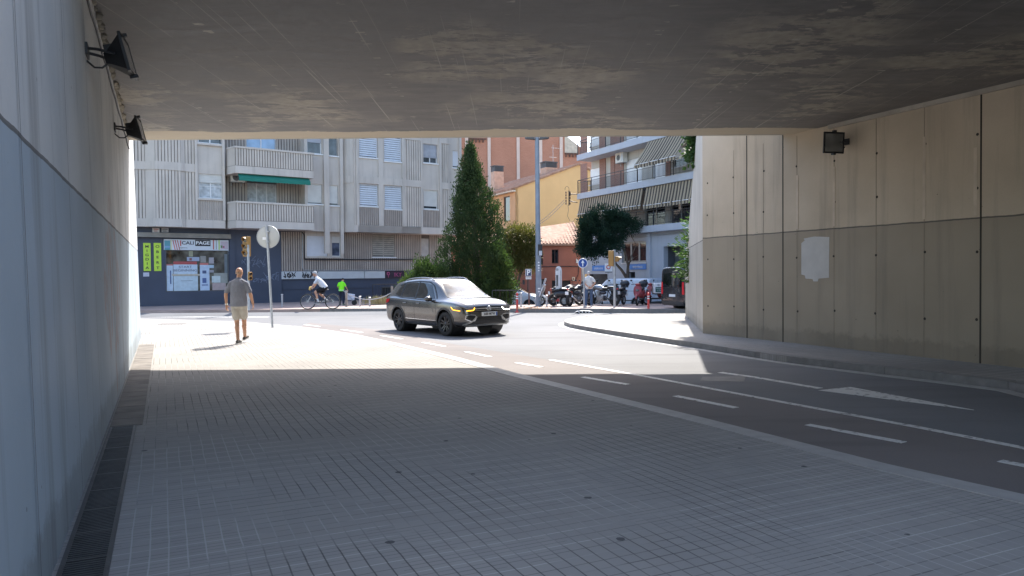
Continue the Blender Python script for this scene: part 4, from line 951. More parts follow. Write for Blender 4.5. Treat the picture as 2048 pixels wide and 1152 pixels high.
def chimney(x, y, zt, w_=.9, par=yh):
    zb = e0+slope*x-.3; mb = MB(); mb.box(x-w_/2, x+w_/2, y, y+w_*.8, zb, zt); c = mb.build('chimney', m_chim, par)
    mb = MB(); 
    for k in range(10): a = x-w_/2+.04+(w_-.08)*k/9; mb.box(a-.02, a+.02, y-.03, y+.0, zt, zt+.5); mb.box(a-.02, a+.02, y+w_*.8, y+w_*.8+.03, zt, zt+.5)
    mb.box(x-w_/2-.05, x+w_/2+.05, y-.04, y+w_*.8+.04, zt+.5, zt+.58); mb.box(x-w_/2+.05, x+w_/2-.05, y+.05, y+w_*.8-.05, zt, zt+.5); mb.build('cowl', m_dgrey, c)
q = YH.at(998, 343, 6); chimney(max(.55, q.x), 6, q.z, 1.0); q = YH.at(1103, 335, 3); chimney(q.x, 3, q.z, 1.3)
mb = MB(); q = YH.at(1106, 300, 3.5); mb.tube([(q.x, 3.5, q.z-1.6), (q.x, 3.5, q.z+.5)], .02, 6); mb.tube([(q.x-.2, 3.5, q.z+.2), (q.x+.9, 3.5, q.z+.2)], .015, 6); mb.tube([(q.x-.4, 3.5, q.z-.7), (q.x+.4, 3.5, q.z-.7)], .015, 6)
for k in range(4): mb.tube([(q.x-.1+k*.25, 3.4, q.z+.2), (q.x-.1+k*.25, 3.6, q.z+.2)], .01, 4)
o = mb.build('aerial', m_galv, yh)
# cables and the insulator bracket
ub = thing('insulator_bracket', 'black iron bracket with insulators and loose wires on the white building corner', 'bracket', tuple(RB.M @ Vector((0, .3, 0))), RB.rot, None)
def P_at(px, py, Y): return atY(px, py, Y)
IM = (Matrix.Translation(RB.M @ Vector((0,.3,0))) @ Matrix.Rotation(RB.rot, 4, 'Z')).inverted()
mb = MB(); L = lambda *a: IM @ P_at(*a)
mb.tube([L(1155,388.5,55.6), L(1139,388,55.6)], .035, 6); mb.tube([L(1155,405,55.6), L(1139,402.5,55.6)], .035, 6); mb.tube([L(1138,381,55.6), L(1138,411,55.6)], .04, 6); mb.build('arm', m_rail, ub)
mb = MB()
for k in range(5): 
    for s_ in (-1, 1): q = L(1138+s_*4-2, 385+k*5.5, 55.6); mb.lathe([(.02,-.08),(.07,-.06),(.03,0),(.07,.03),(.02,.08)], 8, 0, Matrix.Translation(q))
mb.build('insulator', M_('brown porcelain', (.10,.06,.04), .3), ub)
mb = MB(); mb.tube([L(1134+4*math.cos(a), 378+5*math.sin(a), 55.6) for a in np.linspace(2.8,6.6,12)], .012, 5); mb.tube([L(*p, 55.6) for p in ((1136,410),(1137,420),(1135,432),(1140,442),(1147,443),(1150,437),(1158,438))], .014, 5)
mb.build('loose_wire', m_rail, ub)
for i, (a, b, c, d_) in enumerate(((1128,400,1040,466),(1129,404,1050,464))):
    A_, B_ = atY(a, b, 55.6), atY(c, d_, 47); P = [A_.lerp(B_, t)-Vector((0,0,.25*math.sin(math.pi*t))) for t in np.linspace(0,1,10)]; mb = MB(); mb.tube(P, .018, 5)
    tag(mb.build('overhead_cable', m_rail), ['upper of two dark cables slanting down from the insulator bracket', 'lower of two dark cables slanting down from the insulator bracket'][i], 'cable', 'overhead cables')
# red house
RH = Facade(tuple(atY(1000, 490, 58).xy)+(-.62,), math.atan2(.10, 1))
rh = thing('house', 'low brick red house with a clay tile roof behind the parked motorbikes', 'house', tuple(RH.P0), RH.rot)
SH = lambda px: RH.at(px, 500).x
ZH = lambda px, py: RH.at(px, py).z
m_red = M_('brick red render', (.34,.13,.09), .85, .12, .7, .15, streak=.25, dirt=(.16,.08,.06))
ez = ZH(1120, 487); s1 = SH(1164); hw = [RH.rect(1103.5,1117,499,527,0), RH.rect(1076,1086,501,530,0)]; hd = (SH(1124), SH(1141), 0, ZH(1132,561)); hd2 = (SH(1103.5), SH(1112), 0, ZH(1108,561)); hd3 = (SH(1070), SH(1090), 0, ZH(1080,558))
hs_ = RH.rect(1045,1050,560,569,0)
mb = MB(); wall_holes(mb, -7, s1, -.3, ez, 0, .3, hw+[hd, hd2, hd3, hs_]); mb.box(-7, -6.7, .3, 7, -.3, ez); mb.box(s1-.3, s1, .3, 7, -.3, ez); mb.box(-7, s1, 6.7, 7, -.3, ez); mb.build('wall', m_red, rh)
for h in hw: window(rh, *h, .05, M_('dark wood frame', (.07,.035,.03), .6), 0, mull=1, pane=m_dkgl, sillm=m_red)
mb = MB()
for h in (hd, hd2, hd3): mb.box(h[0], h[1], .16, .22, 0, h[3])
build_split(mb, 'door', M_('very dark door', (.035,.03,.03), .6), rh)
mb = MB(); mb.box(hs_[0], hs_[1], .12, .16, hs_[2], hs_[3]); mb.build('vent', m_dgrey, rh)
rz = ZH(1151, 462)+1.0
tile_roof('roof', rh, (-7.4,-.4,ez-.05), (s1+.05,-.4,ez-.05), (s1+.05,4.2,ez+1.95), (-7.4,4.2,ez-.3)); mb = MB(); mb.box(-7.2, s1, -.3, .1, ez-.12, ez-.02); mb.build('eave', m_red, rh)
mb = MB(); mb.tube([(-7,-.05,ZH(1100,534)), (s1,-.05,ZH(1100,533))], .03, 5); mb.tube([(SH(1157),-.05,ZH(1157,534)), (SH(1156),-.05,ZH(1156,548)), (SH(1151),-.05,ZH(1151,560))], .025, 5); mb.build('cable', m_rail, rh)
r_ = RH.rect(1144,1149.5,554,561.5,0); mb = MB(); mb.box(r_[0], r_[1], -.04, -.005, r_[2], r_[3]); pq = mb.build('plaque', M_('cream plaque', (.6,.55,.42), .6), rh)
mb = MB(); mb.box(r_[0]+.05, r_[1]-.05, -.046, -.041, r_[2]+.05, r_[3]-.05); mb.build('plaque_print', M_('brown print', (.3,.16,.1), .6), pq)
r_ = RH.rect(1152,1155,518,526,0); mb = MB(); mb.box(r_[0], r_[1], -.15, -.005, r_[2], r_[3]); mb.build('meter_box', m_white, rh)
mb = MB(); mb.box(s1-.75, s1+.0, -.35, -.02, -.3, 1.25); mb.build('buttress', M_('grey white stone', (.42,.42,.42), .8), rh)
# brick tower
TB = Facade(tuple(atY(925, 400, 85).xy)+(-.62,), math.atan2(.2, 1)); m_tb = mat_brick('orange brick', (.46,.21,.13), (.41,.18,.11), (.50,.30,.21), .28, .08)
tb = thing('apartment_building', 'tall orange brick block with pale vertical pilasters, farthest back above the roofs', 'building', tuple(TB.P0), TB.rot)
ST = lambda px: TB.at(px, 300).x
H = TB.at(1120, 262).z; xr = ST(1154); zr = TB.at(1152, 289).z; xk = ST(1121); xf = ST(700)
mb = MB(); mb.prism([(xf,-.3),(ST(1190),-.3),(ST(1190),zr-1.6),(xr,zr),(xk,H),(xf,H+1)], 0, 12, 0, Matrix(((1,0,0,0),(0,0,1,0),(0,1,0,0),(0,0,0,1)))); mb.build('wall', m_tb, tb)
mb = MB()
for px in (975, 1033, 1078, 1119, 930, 880): mb.box(ST(px), ST(px+6), -.15, -.002, 0, H-.4)
build_split(mb, 'pilaster', M_('pale pink pilaster', (.62,.50,.42), .8, .08, 1, .1, streak=.2), tb)
mb = MB(); mb.add([(xk+.5,-.05,H-.35),(xr+.1,-.05,zr-.25),(xr+.1,-.05,zr-1.0+.0),(xk+.5,-.05,zr-1.0)], [(0,3,2,1)]); mb.build('gable_panel', M_('beige gable', (.52,.46,.36), .8), tb)
for a, b, z in ((ST(936), ST(971), TB.at(950, 278.5).z), (xk+.6, xr, zr-1.15)):
    s_ = a; mb = MB(); mb.box(a-.1, b+.1, -.1, -.003, z-.05, z+.12)
    while s_ < b: mb.box(s_, s_+.14, -.22, -.002, z-.35, z+.1); s_ += .42
    mb.build('corbel', M_('dark corbel', (.14,.08,.06), .9), tb)
# a low pale block behind the conifer so that the street closes on the left of the yellow house
for o_ in (): pass
# ================================================================ VEGETATION
def leaf_mat(name, c1, c2, c3_=None, tr=.25):
    t = NT(name); n = t.noise(1.1, 4); n2 = t.noise(14, 2)
    c = t.ramp(n, (.35, c1), (.65, c2)); c = t.mix(t.math('MULTIPLY', n2, .5), c, c3_ or tuple(min(1, q*1.5) for q in c2))
    t.out(c, .6, spec=.3); P = t.P
    tn = t.N.new('ShaderNodeBsdfTranslucent'); mx = t.N.new('ShaderNodeMixShader'); out = [x for x in t.N if x.type == 'OUTPUT_MATERIAL'][0]
    cc = t.mix(1.0, c, (1.1,1.3,.6), 'MULTIPLY'); t.L.new(cc, tn.inputs[0]); mx.inputs[0].default_value = tr
    t.L.new(P.outputs[0], mx.inputs[1]); t.L.new(tn.outputs[0], mx.inputs[2]); t.L.new(mx.outputs[0], out.inputs[0]); return t.m
def leaf_mesh(name, pts, dirs, size, mat, parent, aspect=.45, rs=RS):
    n = len(pts); pts = np.asarray(pts, dtype=np.float64); d = np.asarray(dirs, dtype=np.float64)
    d /= np.linalg.norm(d, axis=1)[:, None]+1e-9; r_ = rs.normal(size=(n,3)); s = np.cross(d, r_); s /= np.linalg.norm(s, axis=1)[:, None]+1e-9
    sz = size*rs.uniform(.6, 1.4, n)[:, None]; up = np.cross(s, d)
    a = pts-d*sz*.5; b = pts+s*sz*aspect*.5+up*sz*.08; c = pts+d*sz*.5; e = pts-s*sz*aspect*.5+up*sz*.08
    V = np.stack([a,b,c,e], 1).reshape(-1,3); me = bpy.data.meshes.new(name); me.vertices.add(4*n); me.vertices.foreach_set('co', V.ravel())
    me.loops.add(4*n); me.loops.foreach_set('vertex_index', np.arange(4*n, dtype=np.int32)); me.polygons.add(n); me.polygons.foreach_set('loop_start', np.arange(0,4*n,4, dtype=np.int32)); me.polygons.foreach_set('loop_total', np.full(n,4, dtype=np.int32))
    me.update(calc_edges=True); me.validate(); me.materials.append(mat); o = bpy.data.objects.new(name, me); COL.objects.link(o); o.parent = parent; return o
m_bark = M_('bark', (.12,.085,.06), .95, .3, 5, .5)
def tufts(centers, outs, k, spread, up=.6, rs=RS):
    P = []; D = []
    for c, o in zip(centers, outs):
        q = rs.normal(size=(k,3))*np.array(spread); o = np.asarray(o)
        P.append(c+q); dd = q*.8+o*.5+rs.normal(size=(k,3))*.25*spread[0]; dd = dd/(np.linalg.norm(dd, axis=1)[:, None]+1e-9); dd[:, 2] += up; D.append(dd)
    return np.concatenate(P), np.concatenate(D)
# tall conifer
cz = [(0.3,1.55),(1.2,1.72),(2.2,1.68),(3.2,1.52),(4.2,1.30),(5.2,1.02),(6.2,.72),(7.2,.40),(7.9,.2),(8.35,.04)]
Yc = 38.0; cx = atY(952, 560, Yc).x; con = thing('conifer_tree', 'tall pointed dark green conifer beside the grey apartment block', 'tree', (cx, Yc, .0))
rs = np.random.RandomState(3); cent = []; outs = []
def cr(z): return np.interp(z, [q[0] for q in cz], [q[1] for q in cz])
for i in range(1750):
    z = 8.3*(1-rs.rand()**.62) if rs.rand() < .8 else rs.uniform(.3,8.2); a = rs.uniform(0,2*math.pi); lump = 1+.22*math.sin(3*a+z*1.7)+.13*math.sin(7*a-z*4.1)+.1*math.sin(z*9+a)
    r_ = cr(z)*lump*(rs.uniform(.55,1.0)**.5)*rs.choice([1,1,1,.7,.4]); lean = -.045*z
    cent.append((r_*math.cos(a)+lean+.10, r_*math.sin(a), z)); outs.append((math.cos(a), math.sin(a), .6))
P, D = tufts(cent, outs, 34, (.09,.09,.17), 1.1, rs)
leaf_mesh('crown', P, D, .10, leaf_mat('conifer needles', (.015,.03,.014), (.042,.07,.026), (.085,.12,.042)), con, .5, rs)
mb = MB(); mb.tube([(.1,0,0),(.05,0,2),(-.1,0,5),(-.25,0,8)], [.22,.17,.09,.02], 9); mb.build('trunk', m_bark, con, smooth=60)
def bush(name, label, cat, loc, ells, n, k, leaf, mat, spread=(.1,.1,.1), up=.3, seed=1, stems=3, aspect=.5, group=None):
    t = thing(name, label, cat, loc, 0, group); rs = np.random.RandomState(seed); cent = []; outs = []
    tot = sum(e[3]*e[4]*e[5] for e in ells)
    for e in ells:
        m = int(n*e[3]*e[4]*e[5]/tot)+6
        for i in range(m):
            d = rs.normal(size=3); d /= np.linalg.norm(d); r_ = rs.uniform(.25,1)**.4*(1+.18*math.sin(5*d[0]+seed)+.15*math.sin(9*d[2]+4*d[1]))
            c = np.array([e[0]+d[0]*e[3]*r_, e[1]+d[1]*e[4]*r_, e[2]+d[2]*e[5]*r_])
            if c[2] > .02: cent.append(c); outs.append(d)
    P, D = tufts(cent, outs, k, spread, up, rs); leaf_mesh('crown', P, D, leaf, mat, t, aspect, rs)
    return t
def trunk(t, paths):
    mb = MB()
    for p, r_ in paths: mb.tube(p, r_, 7)
    mb.build('trunk', m_bark, t, smooth=60)
m_bush = leaf_mat('bright bush leaves', (.025,.045,.012), (.07,.115,.032), (.14,.19,.06)); m_dk = leaf_mat('dark oak leaves', (.016,.038,.028), (.03,.062,.04), (.05,.095,.055), .15); m_ylw = leaf_mat('yellowing leaves', (.05,.07,.02), (.14,.125,.04), (.26,.21,.07))
u = 36.5/FPX
X = lambda px, Y: atY(px, 560, Y).x
t = bush('shrub', 'broad light green shrub at the left foot of the conifer', 'shrub', (X(845,36.6), 36.6, .05), [(.05,0,.9,1.0,.9,.95),(-.55,0,.7,.7,.6,.7),(.6,.2,1.2,.7,.7,1.1),(.1,.1,1.7,.5,.5,.65)], 420, 30, .11, m_bush, (.10,.10,.13), .7, 5)
trunk(t, [([(0,0,0),(.1,0,1)], [.06,.03]), ([(-.2,0,0),(-.4,0,.9)], [.05,.02])])
t = bush('shrub', 'fresh green shrub at the right foot of the conifer beside the white car', 'shrub', (X(999,37.0), 37.0, .0), [(0,0,.8,.75,.7,.8),(.1,0,1.7,.55,.5,.8),(-.2,0,2.4,.45,.45,.7)], 330, 30, .11, m_bush, (.10,.10,.13), .5, 8)
trunk(t, [([(0,0,0),(.05,0,1.8)], [.06,.03])])
Yt = 44.0; hpx = Yt/FPX
t = bush('broadleaf_tree', 'loose yellowing tree behind the tall grey lamp post', 'tree', (X(1040,Yt), Yt, -.6), [(0,0,3.9,1.05,.9,1.1),(-.5,0,3.3,.8,.8,1.0),(.45,.1,3.2,.6,.7,.9),(.1,-.2,4.6,.6,.6,.45),(-1.0,0,2.9,.5,.6,.8)], 520, 26, .13, m_ylw, (.15,.15,.15), .2, 11)
trunk(t, [([(-.25,0,0),(-.15,0,1.2),(.05,0,2.6),(.1,0,3.6)], [.09,.08,.06,.03]), ([(-.15,0,1.3),(-.6,0,2.6),(-.8,0,3.2)], [.05,.04,.02]), ([(0,0,2),(.4,.1,3),(.5,.1,3.6)], [.045,.03,.02])])
# dark round-headed oak in front of the white building
Yo = 48.6; bx_, o_ = atY(1257, 600, Yo).x, Yo/FPX
def OP(px, py, dy=0): q = atY(px, py, Yo+dy); return (q.x-bx_, dy, q.z+.6)
E_ = []
for px, py, rx, rz, dy in ((1188,478,33,40,0),(1205,445,38,30,.2),(1235,440,30,22,.1),(1170,492,20,25,-.2),(1215,492,26,22,-.3),(1258,452,24,16,.3),(1175,455,22,22,.1),(1230,468,22,24,.4)):
    q = OP(px, py, dy); E_.append((q[0], q[1]*.6, q[2], rx*o_, .85, rz*o_))
t = bush('broadleaf_tree', 'dark green round headed tree with forked trunk in front of the white apartment block', 'tree', (bx_, Yo, -.6), E_, 760, 44, .12, m_dk, (.14,.14,.13), .0, 21)
q = lambda *a: OP(*a)
trunk(t, [([(0,0,0),q(1256,575),q(1255,556)], [.17,.15,.14]), ([q(1256,560),q(1243,540),q(1232,528),q(1225,508),q(1215,485),q(1205,460)], [.12,.09,.075,.06,.05,.03]), ([q(1255,558),q(1256,530),q(1250,505),q(1240,485),q(1232,465)], [.12,.09,.07,.05,.03]), ([q(1255,540),q(1262,515),q(1272,490),q(1262,470),q(1250,455)], [.06,.045,.03,.025,.02]), ([q(1250,505),q(1244,480),q(1236,462)], [.04,.03,.02]), ([q(1257,528),q(1268,515),q(1276,511)], [.035,.02,.012])])
# conifer and ivy growing over the wing wall
def wingpt(f): return C1+wv*f
pw = wingpt(.78)+wn*1.15
t = bush('conifer_shrub', 'feathery bright green conifer leaning over the top of the wing wall', 'shrub', (pw.x, pw.y, 1.2), [(-.35,0,.5,.95,.8,.6),(-.55,0,1.2,.85,.8,.7),(-.4,0,2.0,.75,.7,.7),(-.2,0,2.7,.65,.6,.6),(-.1,0,3.3,.4,.4,.4)], 330, 30, .14, leaf_mat('cypress sprays', (.03,.065,.02), (.08,.15,.045), (.15,.24,.08), .3), (.16,.10,.05), .1, 31, aspect=.25)
trunk(t, [([(0,0,-.3),(-.1,0,1.5),(-.1,0,3.2)], [.09,.06,.02])])
pw = wingpt(.40)+wn*.9
t = bush('ivy', 'dark leafy ivy hanging beside the top of the wing wall under the bridge edge', 'ivy', (pw.x, pw.y, 4.0), [(-.7,0,1.3,.3,.5,.45),(-.75,0,1.9,.35,.5,.55),(-.4,.3,2.4,.5,.5,.5)], 190, 26, .12, leaf_mat('ivy leaves', (.02,.045,.015), (.05,.09,.03)), (.14,.12,.12), .0, 33, aspect=.8)
trunk(t, [([(-.2,0,-.3),(-.5,0,1.2),(-.4,0,2.2)], [.05,.03,.02])])
# dry grass tuft
def grass(label, loc, n, h, w_, mat, seed):
    rs = np.random.RandomState(seed); P = rs.normal(size=(n,3))*np.array([w_,w_*.5,0]); hh = rs.uniform(.4,1,n)*h; P[:,2] = hh*.5; D = np.stack([rs.normal(size=n)*.35, rs.normal(size=n)*.35, np.ones(n)], 1)
    o = leaf_mesh('dry_grass', P, D, h*.8, mat, None, .05, rs); o.location = loc; tag(o, label, 'grass'); o['kind'] = 'stuff'; return o
m_dry = leaf_mat('dry grass blades', (.35,.27,.12), (.60,.48,.26), (.75,.62,.4), .2)
p = g(757, 609, .06); grass('straw coloured dry grass growing at the pavement behind the car', (p.x, p.y, .06), 500, .55, .35, m_dry, 3)
p = g(1062, 617, .07); grass('rusty dry weeds on the far kerb', (p.x, p.y-.1, .05), 260, .16, .45, leaf_mat('rusty weeds', (.5,.2,.08), (.65,.3,.12), (.7,.45,.2), .1), 4)

# ================================================================ STREET FURNITURE
# round sign seen from behind, on a slightly leaning pole
pb = g(545, 655, 0); sg_ = thing('round_sign', 'round road sign seen from its grey back on a leaning galvanised pole', 'sign', (pb.x, pb.y, 0)); top = atY(533, 451, pb.y); tl = (top.x-pb.x, 0, top.z)
m_signback = M_('grey sign back', (.50,.50,.46), .45, .05, 3, .03, metal=.2)
mb = MB(); mb.tube([(0,0,0), tl], .035, 12); mb.lathe([(.001,tl[2]+.005),(.036,tl[2]+.004),(.037,tl[2]-.03)], 12, 0, Matrix.Translation((tl[0],0,0))); mb.build('pole', m_galv, sg_, smooth=40)
dc = atY(535, 473.5, pb.y); dx, dz = dc.x-pb.x, dc.z; mb = MB(); mb.lathe([(.001,.045),(.345,.045),(.355,.05),(.355,.066),(.345,.07),(.001,.07)], 48, 0, Matrix.Translation((dx,0,dz)), 'y'); mb.build('disc', m_signback, sg_, smooth=30)
mb = MB(); mb.torus((dx,.044,dz), .346, .009, n=48, m=6); mb.build('rim', m_galv, sg_, smooth=60)
mb = MB(); mb.box(dx-.17, dx-.05, .040, .044, dz-.09, dz-.01); mb.build('sticker', m_white, sg_)
mb = MB()
for zz in (dz+.16, dz-.16): mb.box(dx-.05, dx+.05, -.045, .045, zz-.02, zz+.02)
mb.build('clamp', m_galv, sg_)
# traffic lights
m_ylt = M_('amber traffic light case', (.36,.19,.05), .45, .08, 4, .03); m_lensd = glass('dark signal lens', (.03,.012,.01), .2, .2)
def signal_head(par, loc, rotz, n=3, s=1.0, back=False):
    h = MB(); T = Matrix.Translation(loc) @ Matrix.Rotation(rotz, 4, 'Z')     # lens faces local -y
    H = .30*n*s; h.box(-.15*s, .15*s, 0, .20*s, -H/2, H/2, 0, T)
    o = h.build('signal_head', m_ylt, par, bevel=.015)
    v = MB(); l = MB()
    for k in range(n):
        z = H/2-.15*s-.30*s*k; l.lathe([(.001,-.006),(.105*s,-.004),(.11*s,.0)], 18, 0, T @ Matrix.Translation((0,-.004,z)), 'y')
        V = []; m_ = 14
        for i in range(m_+1):
            a = R(-20+220*i/m_); V += [(.125*s*math.cos(a), 0, z+.125*s*math.sin(a)), (.12*s*math.cos(a), -.17*s*(.4+.6*max(0,math.sin(a))), z+.12*s*math.sin(a)-.02*s)]
        v.add(V, [(2*i,2*i+1,2*i+3,2*i+2) for i in range(m_)], 0, T)
    l.build('lens', m_lensd, o); vo = v.build('visor', m_ylt, o); bake(vo, [('SOLIDIFY', dict(thickness=.008))]); return o
Yl = 33.4; pb = atY(497, 560, Yl); tlt = thing('traffic_light', 'amber three lamp traffic light with small pedestrian signal, before the navy shop wall', 'traffic light', (pb.x, Yl, .06))
mb = MB(); mb.tube([(0,0,0),(0,0,2.95)], .055, 10); mb.build('pole', m_galv, tlt, smooth=40)
zc = atY(490, 493, Yl).z-.06; signal_head(tlt, (-.13, -.0, zc), R(-22)); q = atY(499, 552, Yl); signal_head(tlt, (q.x-pb.x+.06, -.05, q.z-.06), R(40), 2, .62)
Yl = 33.3; pb = atY(1229, 560, Yl); tlt = thing('traffic_light', 'amber traffic light seen from behind on a grey pole among the parked motorbikes', 'traffic light', (pb.x, Yl, .06))
mb = MB(); mb.tube([(0,0,0),(0,0,2.6)], .06, 10); mb.build('pole', m_galv, tlt, smooth=40)
q = atY(1224, 517, Yl); signal_head(tlt, (q.x-pb.x-.02, .0, q.z-.06), R(160), 3, .78); q = atY(1234, 518, Yl); signal_head(tlt, (q.x-pb.x+.08, .0, q.z-.06), R(75), 1, .8)
# tall lamp post
Yl = 35.6; pb = atY(1077, 560, Yl); lp = thing('street_lamp', 'tall grey steel lamp post with two flat lamp heads reaching up to the bridge edge', 'lamp post', (pb.x, Yl, .06))
tp = atY(1074, 279, Yl); hx, hz = tp.x-pb.x, tp.z-.06; m_post = M_('blue grey post paint', (.22,.25,.29), .5, .12, 3, .1)
mb = MB(); mb.tube([(0,0,0),(0,0,2.6),(hx*.5,0,hz*.5),(hx,0,hz+.15)], [.145,.135,.115,.10], 14); mb.box(-.2,.2,-.2,.2,0,.03); mb.build('pole', m_post, lp, smooth=40)
for s_ in (-1, 1):
    mb = MB(); mb.tube([(hx,0,hz),(hx+s_*.2,0,hz+.02)], .035, 6); V = [(hx+s_*.12,-.14,hz),(hx+s_*.12,.14,hz),(hx+s_*.5,.16,hz+.03),(hx+s_*.58,0,hz+.04),(hx+s_*.5,-.16,hz+.03)]
    V2 = [(a,b,c+.09) for a,b,c in V]; mb.add(V+V2, [(4,3,2,1,0),(5,6,7,8,9)]+[(i,(i+1)%5,5+(i+1)%5,5+i) for i in range(5)]); mb.build('lamp_head', m_dgrey, lp)
mb = MB(); q = atY(1078, 500, Yl); mb.box(-.02,.19,-.2,-.12, q.z-.32, q.z+.2); bxn = mb.build('control_box', m_black, lp)
q = atY(1079,506.5,Yl); mb = MB(); mb.box(.02,.17,-.21,-.201,q.z-.17,q.z+.05); mb.build('label_plate', M_('pale label', (.5,.52,.55), .5), bxn)
mb = MB()
for py, w_ in ((525,.05),(531,.06),(536,.05),(541,.04),(577,.07),(583,.07)): q = atY(1077, py, Yl); mb.box(-w_/2, w_, -.147, -.143, q.z-.09, q.z-.03)
mb.build('sticker', m_white, lp)
# small lantern lamp
Yl = 46; pb = atY(1056, 560, Yl); lm = thing('street_lamp', 'small black lantern street lamp with a wide flat cap in front of the yellowing tree', 'lamp post', (pb.x, Yl, -.6)); q = atY(1056, 505, Yl).z+.6
mb = MB(); mb.tube([(0,0,0),(0,0,q-.25)], [.06,.035], 8); mb.build('pole', m_rail, lm)
mb = MB(); mb.lathe([(.03,q-.25),(.10,q-.05),(.30,q-.02),(.22,q+.05),(.05,q+.13),(.001,q+.16)], 16); mb.build('lamp_head', m_dgrey, lm, smooth=30)
# parking sign
Yl = 36.2; pb = atY(1057, 560, Yl); ps_ = thing('parking_sign', 'square blue parking sign with white P above a small white plate', 'sign', (pb.x, Yl, .06)); k = Yl/FPX; m_blue = M_('sign blue', (.02,.075,.30), .35, .04, 3, .02)
zt = atY(1057, 538, Yl).z-.06; mb = MB(); mb.tube([(.02,.03,0),(.02,.03,zt)], .035, 8); mb.build('pole', M_('rusty brown pole', (.14,.06,.05), .6), ps_)
mb = MB(); mb.box(-.145,.145,-.02,0,zt-.36,zt); mb.build('plate', m_white, ps_); mb = MB(); mb.box(-.125,.125,-.025,-.0205,zt-.34,zt-.02); mb.build('blue_field', M_('dark sign blue', (.03,.05,.12), .4), ps_)
text('letter', 'P', .36, m_white, ps_, (0,-.03,zt-.18), (R(90),0,0), .003, bold=.012); mb = MB(); mb.box(-.14,.14,-.02,0,zt-.50,zt-.385); sub = mb.build('lower_plate', m_white, ps_)
text('lettering', 'MOTOS', .075, m_rail, ps_, (0,-.024,zt-.44), (R(90),0,0), .002)
# blue arrow sign
Yl = 33.35; pb = atY(1168, 560, Yl); ar = thing('direction_sign', 'round blue road sign with white upward arrow on a grey pole', 'sign', (pb.x, Yl, .06)); q = atY(1165.5, 526.5, Yl); dx, dz = q.x-pb.x, q.z-.06
mb = MB(); mb.tube([(0,.04,0),(0,.04,dz+.2)], .035, 8); mb.build('pole', m_galv, ar, smooth=40)
mb = MB(); mb.lathe([(.001,-.01),(.215,-.01),(.22,0),(.001,.004)], 32, 0, Matrix.Translation((dx,0,dz)), 'y'); mb.build('rim', m_white, ar)
mb = MB(); mb.lathe([(.001,-.014),(.192,-.014),(.192,-.008)], 32, 0, Matrix.Translation((dx,0,dz)), 'y'); mb.build('disc', m_blue, ar)
mb = MB(); MX = Matrix(((1,0,0,dx),(0,0,1,-.02),(0,1,0,dz),(0,0,0,1))); mb.prism([(-.022,-.14),(.022,-.14),(.022,.03),(.085,.0),(0,.15),(-.085,.0),(-.022,.03)], 0, .004, 0, MX); mb.build('arrow', m_white, ar)
# white totem
Yl = 35.2; pb = atY(1117.5, 560, Yl); to = thing('totem_sign', 'slim white information totem with rounded top and red foot', 'sign', (pb.x, Yl, .06)); k = Yl/FPX; Hh = 82*k-.05
mb = MB(); pr_ = [(-.15,.28),(-.15,Hh-.22)]+[(.15*math.cos(a)-.0, Hh-.22+.22*math.sin(a)) for a in np.linspace(math.pi*.98, 0, 9)]+[(.15,.28)]
MX = Matrix(((1,0,0,0),(0,0,1,0),(0,1,0,0),(0,0,0,1))); mb.prism(pr_, 0, .12, 0, MX); mb.build('body', M_('totem white', (.60,.61,.63), .4), to)
mb = MB(); mb.box(-.14,.02,-.012,-.002,.28,.78); mb.box(-.14,.14,.0,.11,.22,.279); mb.build('red_foot', M_('totem red', (.55,.06,.07), .4), to)
mb = MB(); mb.box(-.12,-.03,-.012,-.002,Hh-.95,Hh-.42); mb.build('map_panel', m_dgrey, to); mb = MB(); mb.box(.075,.105,-.03,-.002,.0,Hh-.2); mb.box(-.13,-.10,.02,.09,0,.26); mb.build('support', m_galv, to)
mb = MB(); 
for a in range(3): mb.torus((-.075+.0, -.006, Hh-.16-.0), .02+.018*a, .004, n=12, m=4)
mb.build('emblem', m_dgrey, to)
# red flexible posts
def flex_post(px, pyb, label):
    p = g(px, pyb, ZR); f = thing('flexible_post', label, 'bollard', (p.x, p.y, ZR), 0, 'red flexible posts'); 
    mb = MB(); mb.lathe([(.001,.0),(.11,.0),(.11,.03),(.065,.05),(.052,.09),(.05,.60)], 18); mb.lathe([(.05,.655),(.05,.70)], 18); mb.lathe([(.05,.745),(.052,.83),(.048,.87),(.001,.88)], 18); mb.build('post', m_rpost, f, smooth=40)
    mb = MB(); mb.lathe([(.051,.60),(.0515,.655)], 18); mb.lathe([(.051,.70),(.0515,.745)], 18); mb.build('reflective_band', m_white, f, smooth=40)
m_rpost = M_('red plastic', (.62,.06,.05), .5, .06, 4, .03)
flex_post(1034.5, 625, 'red flexible post with two white bands just right of the grey car nose'); flex_post(1297, 626, 'red flexible post with two white bands in front of the white delivery box')
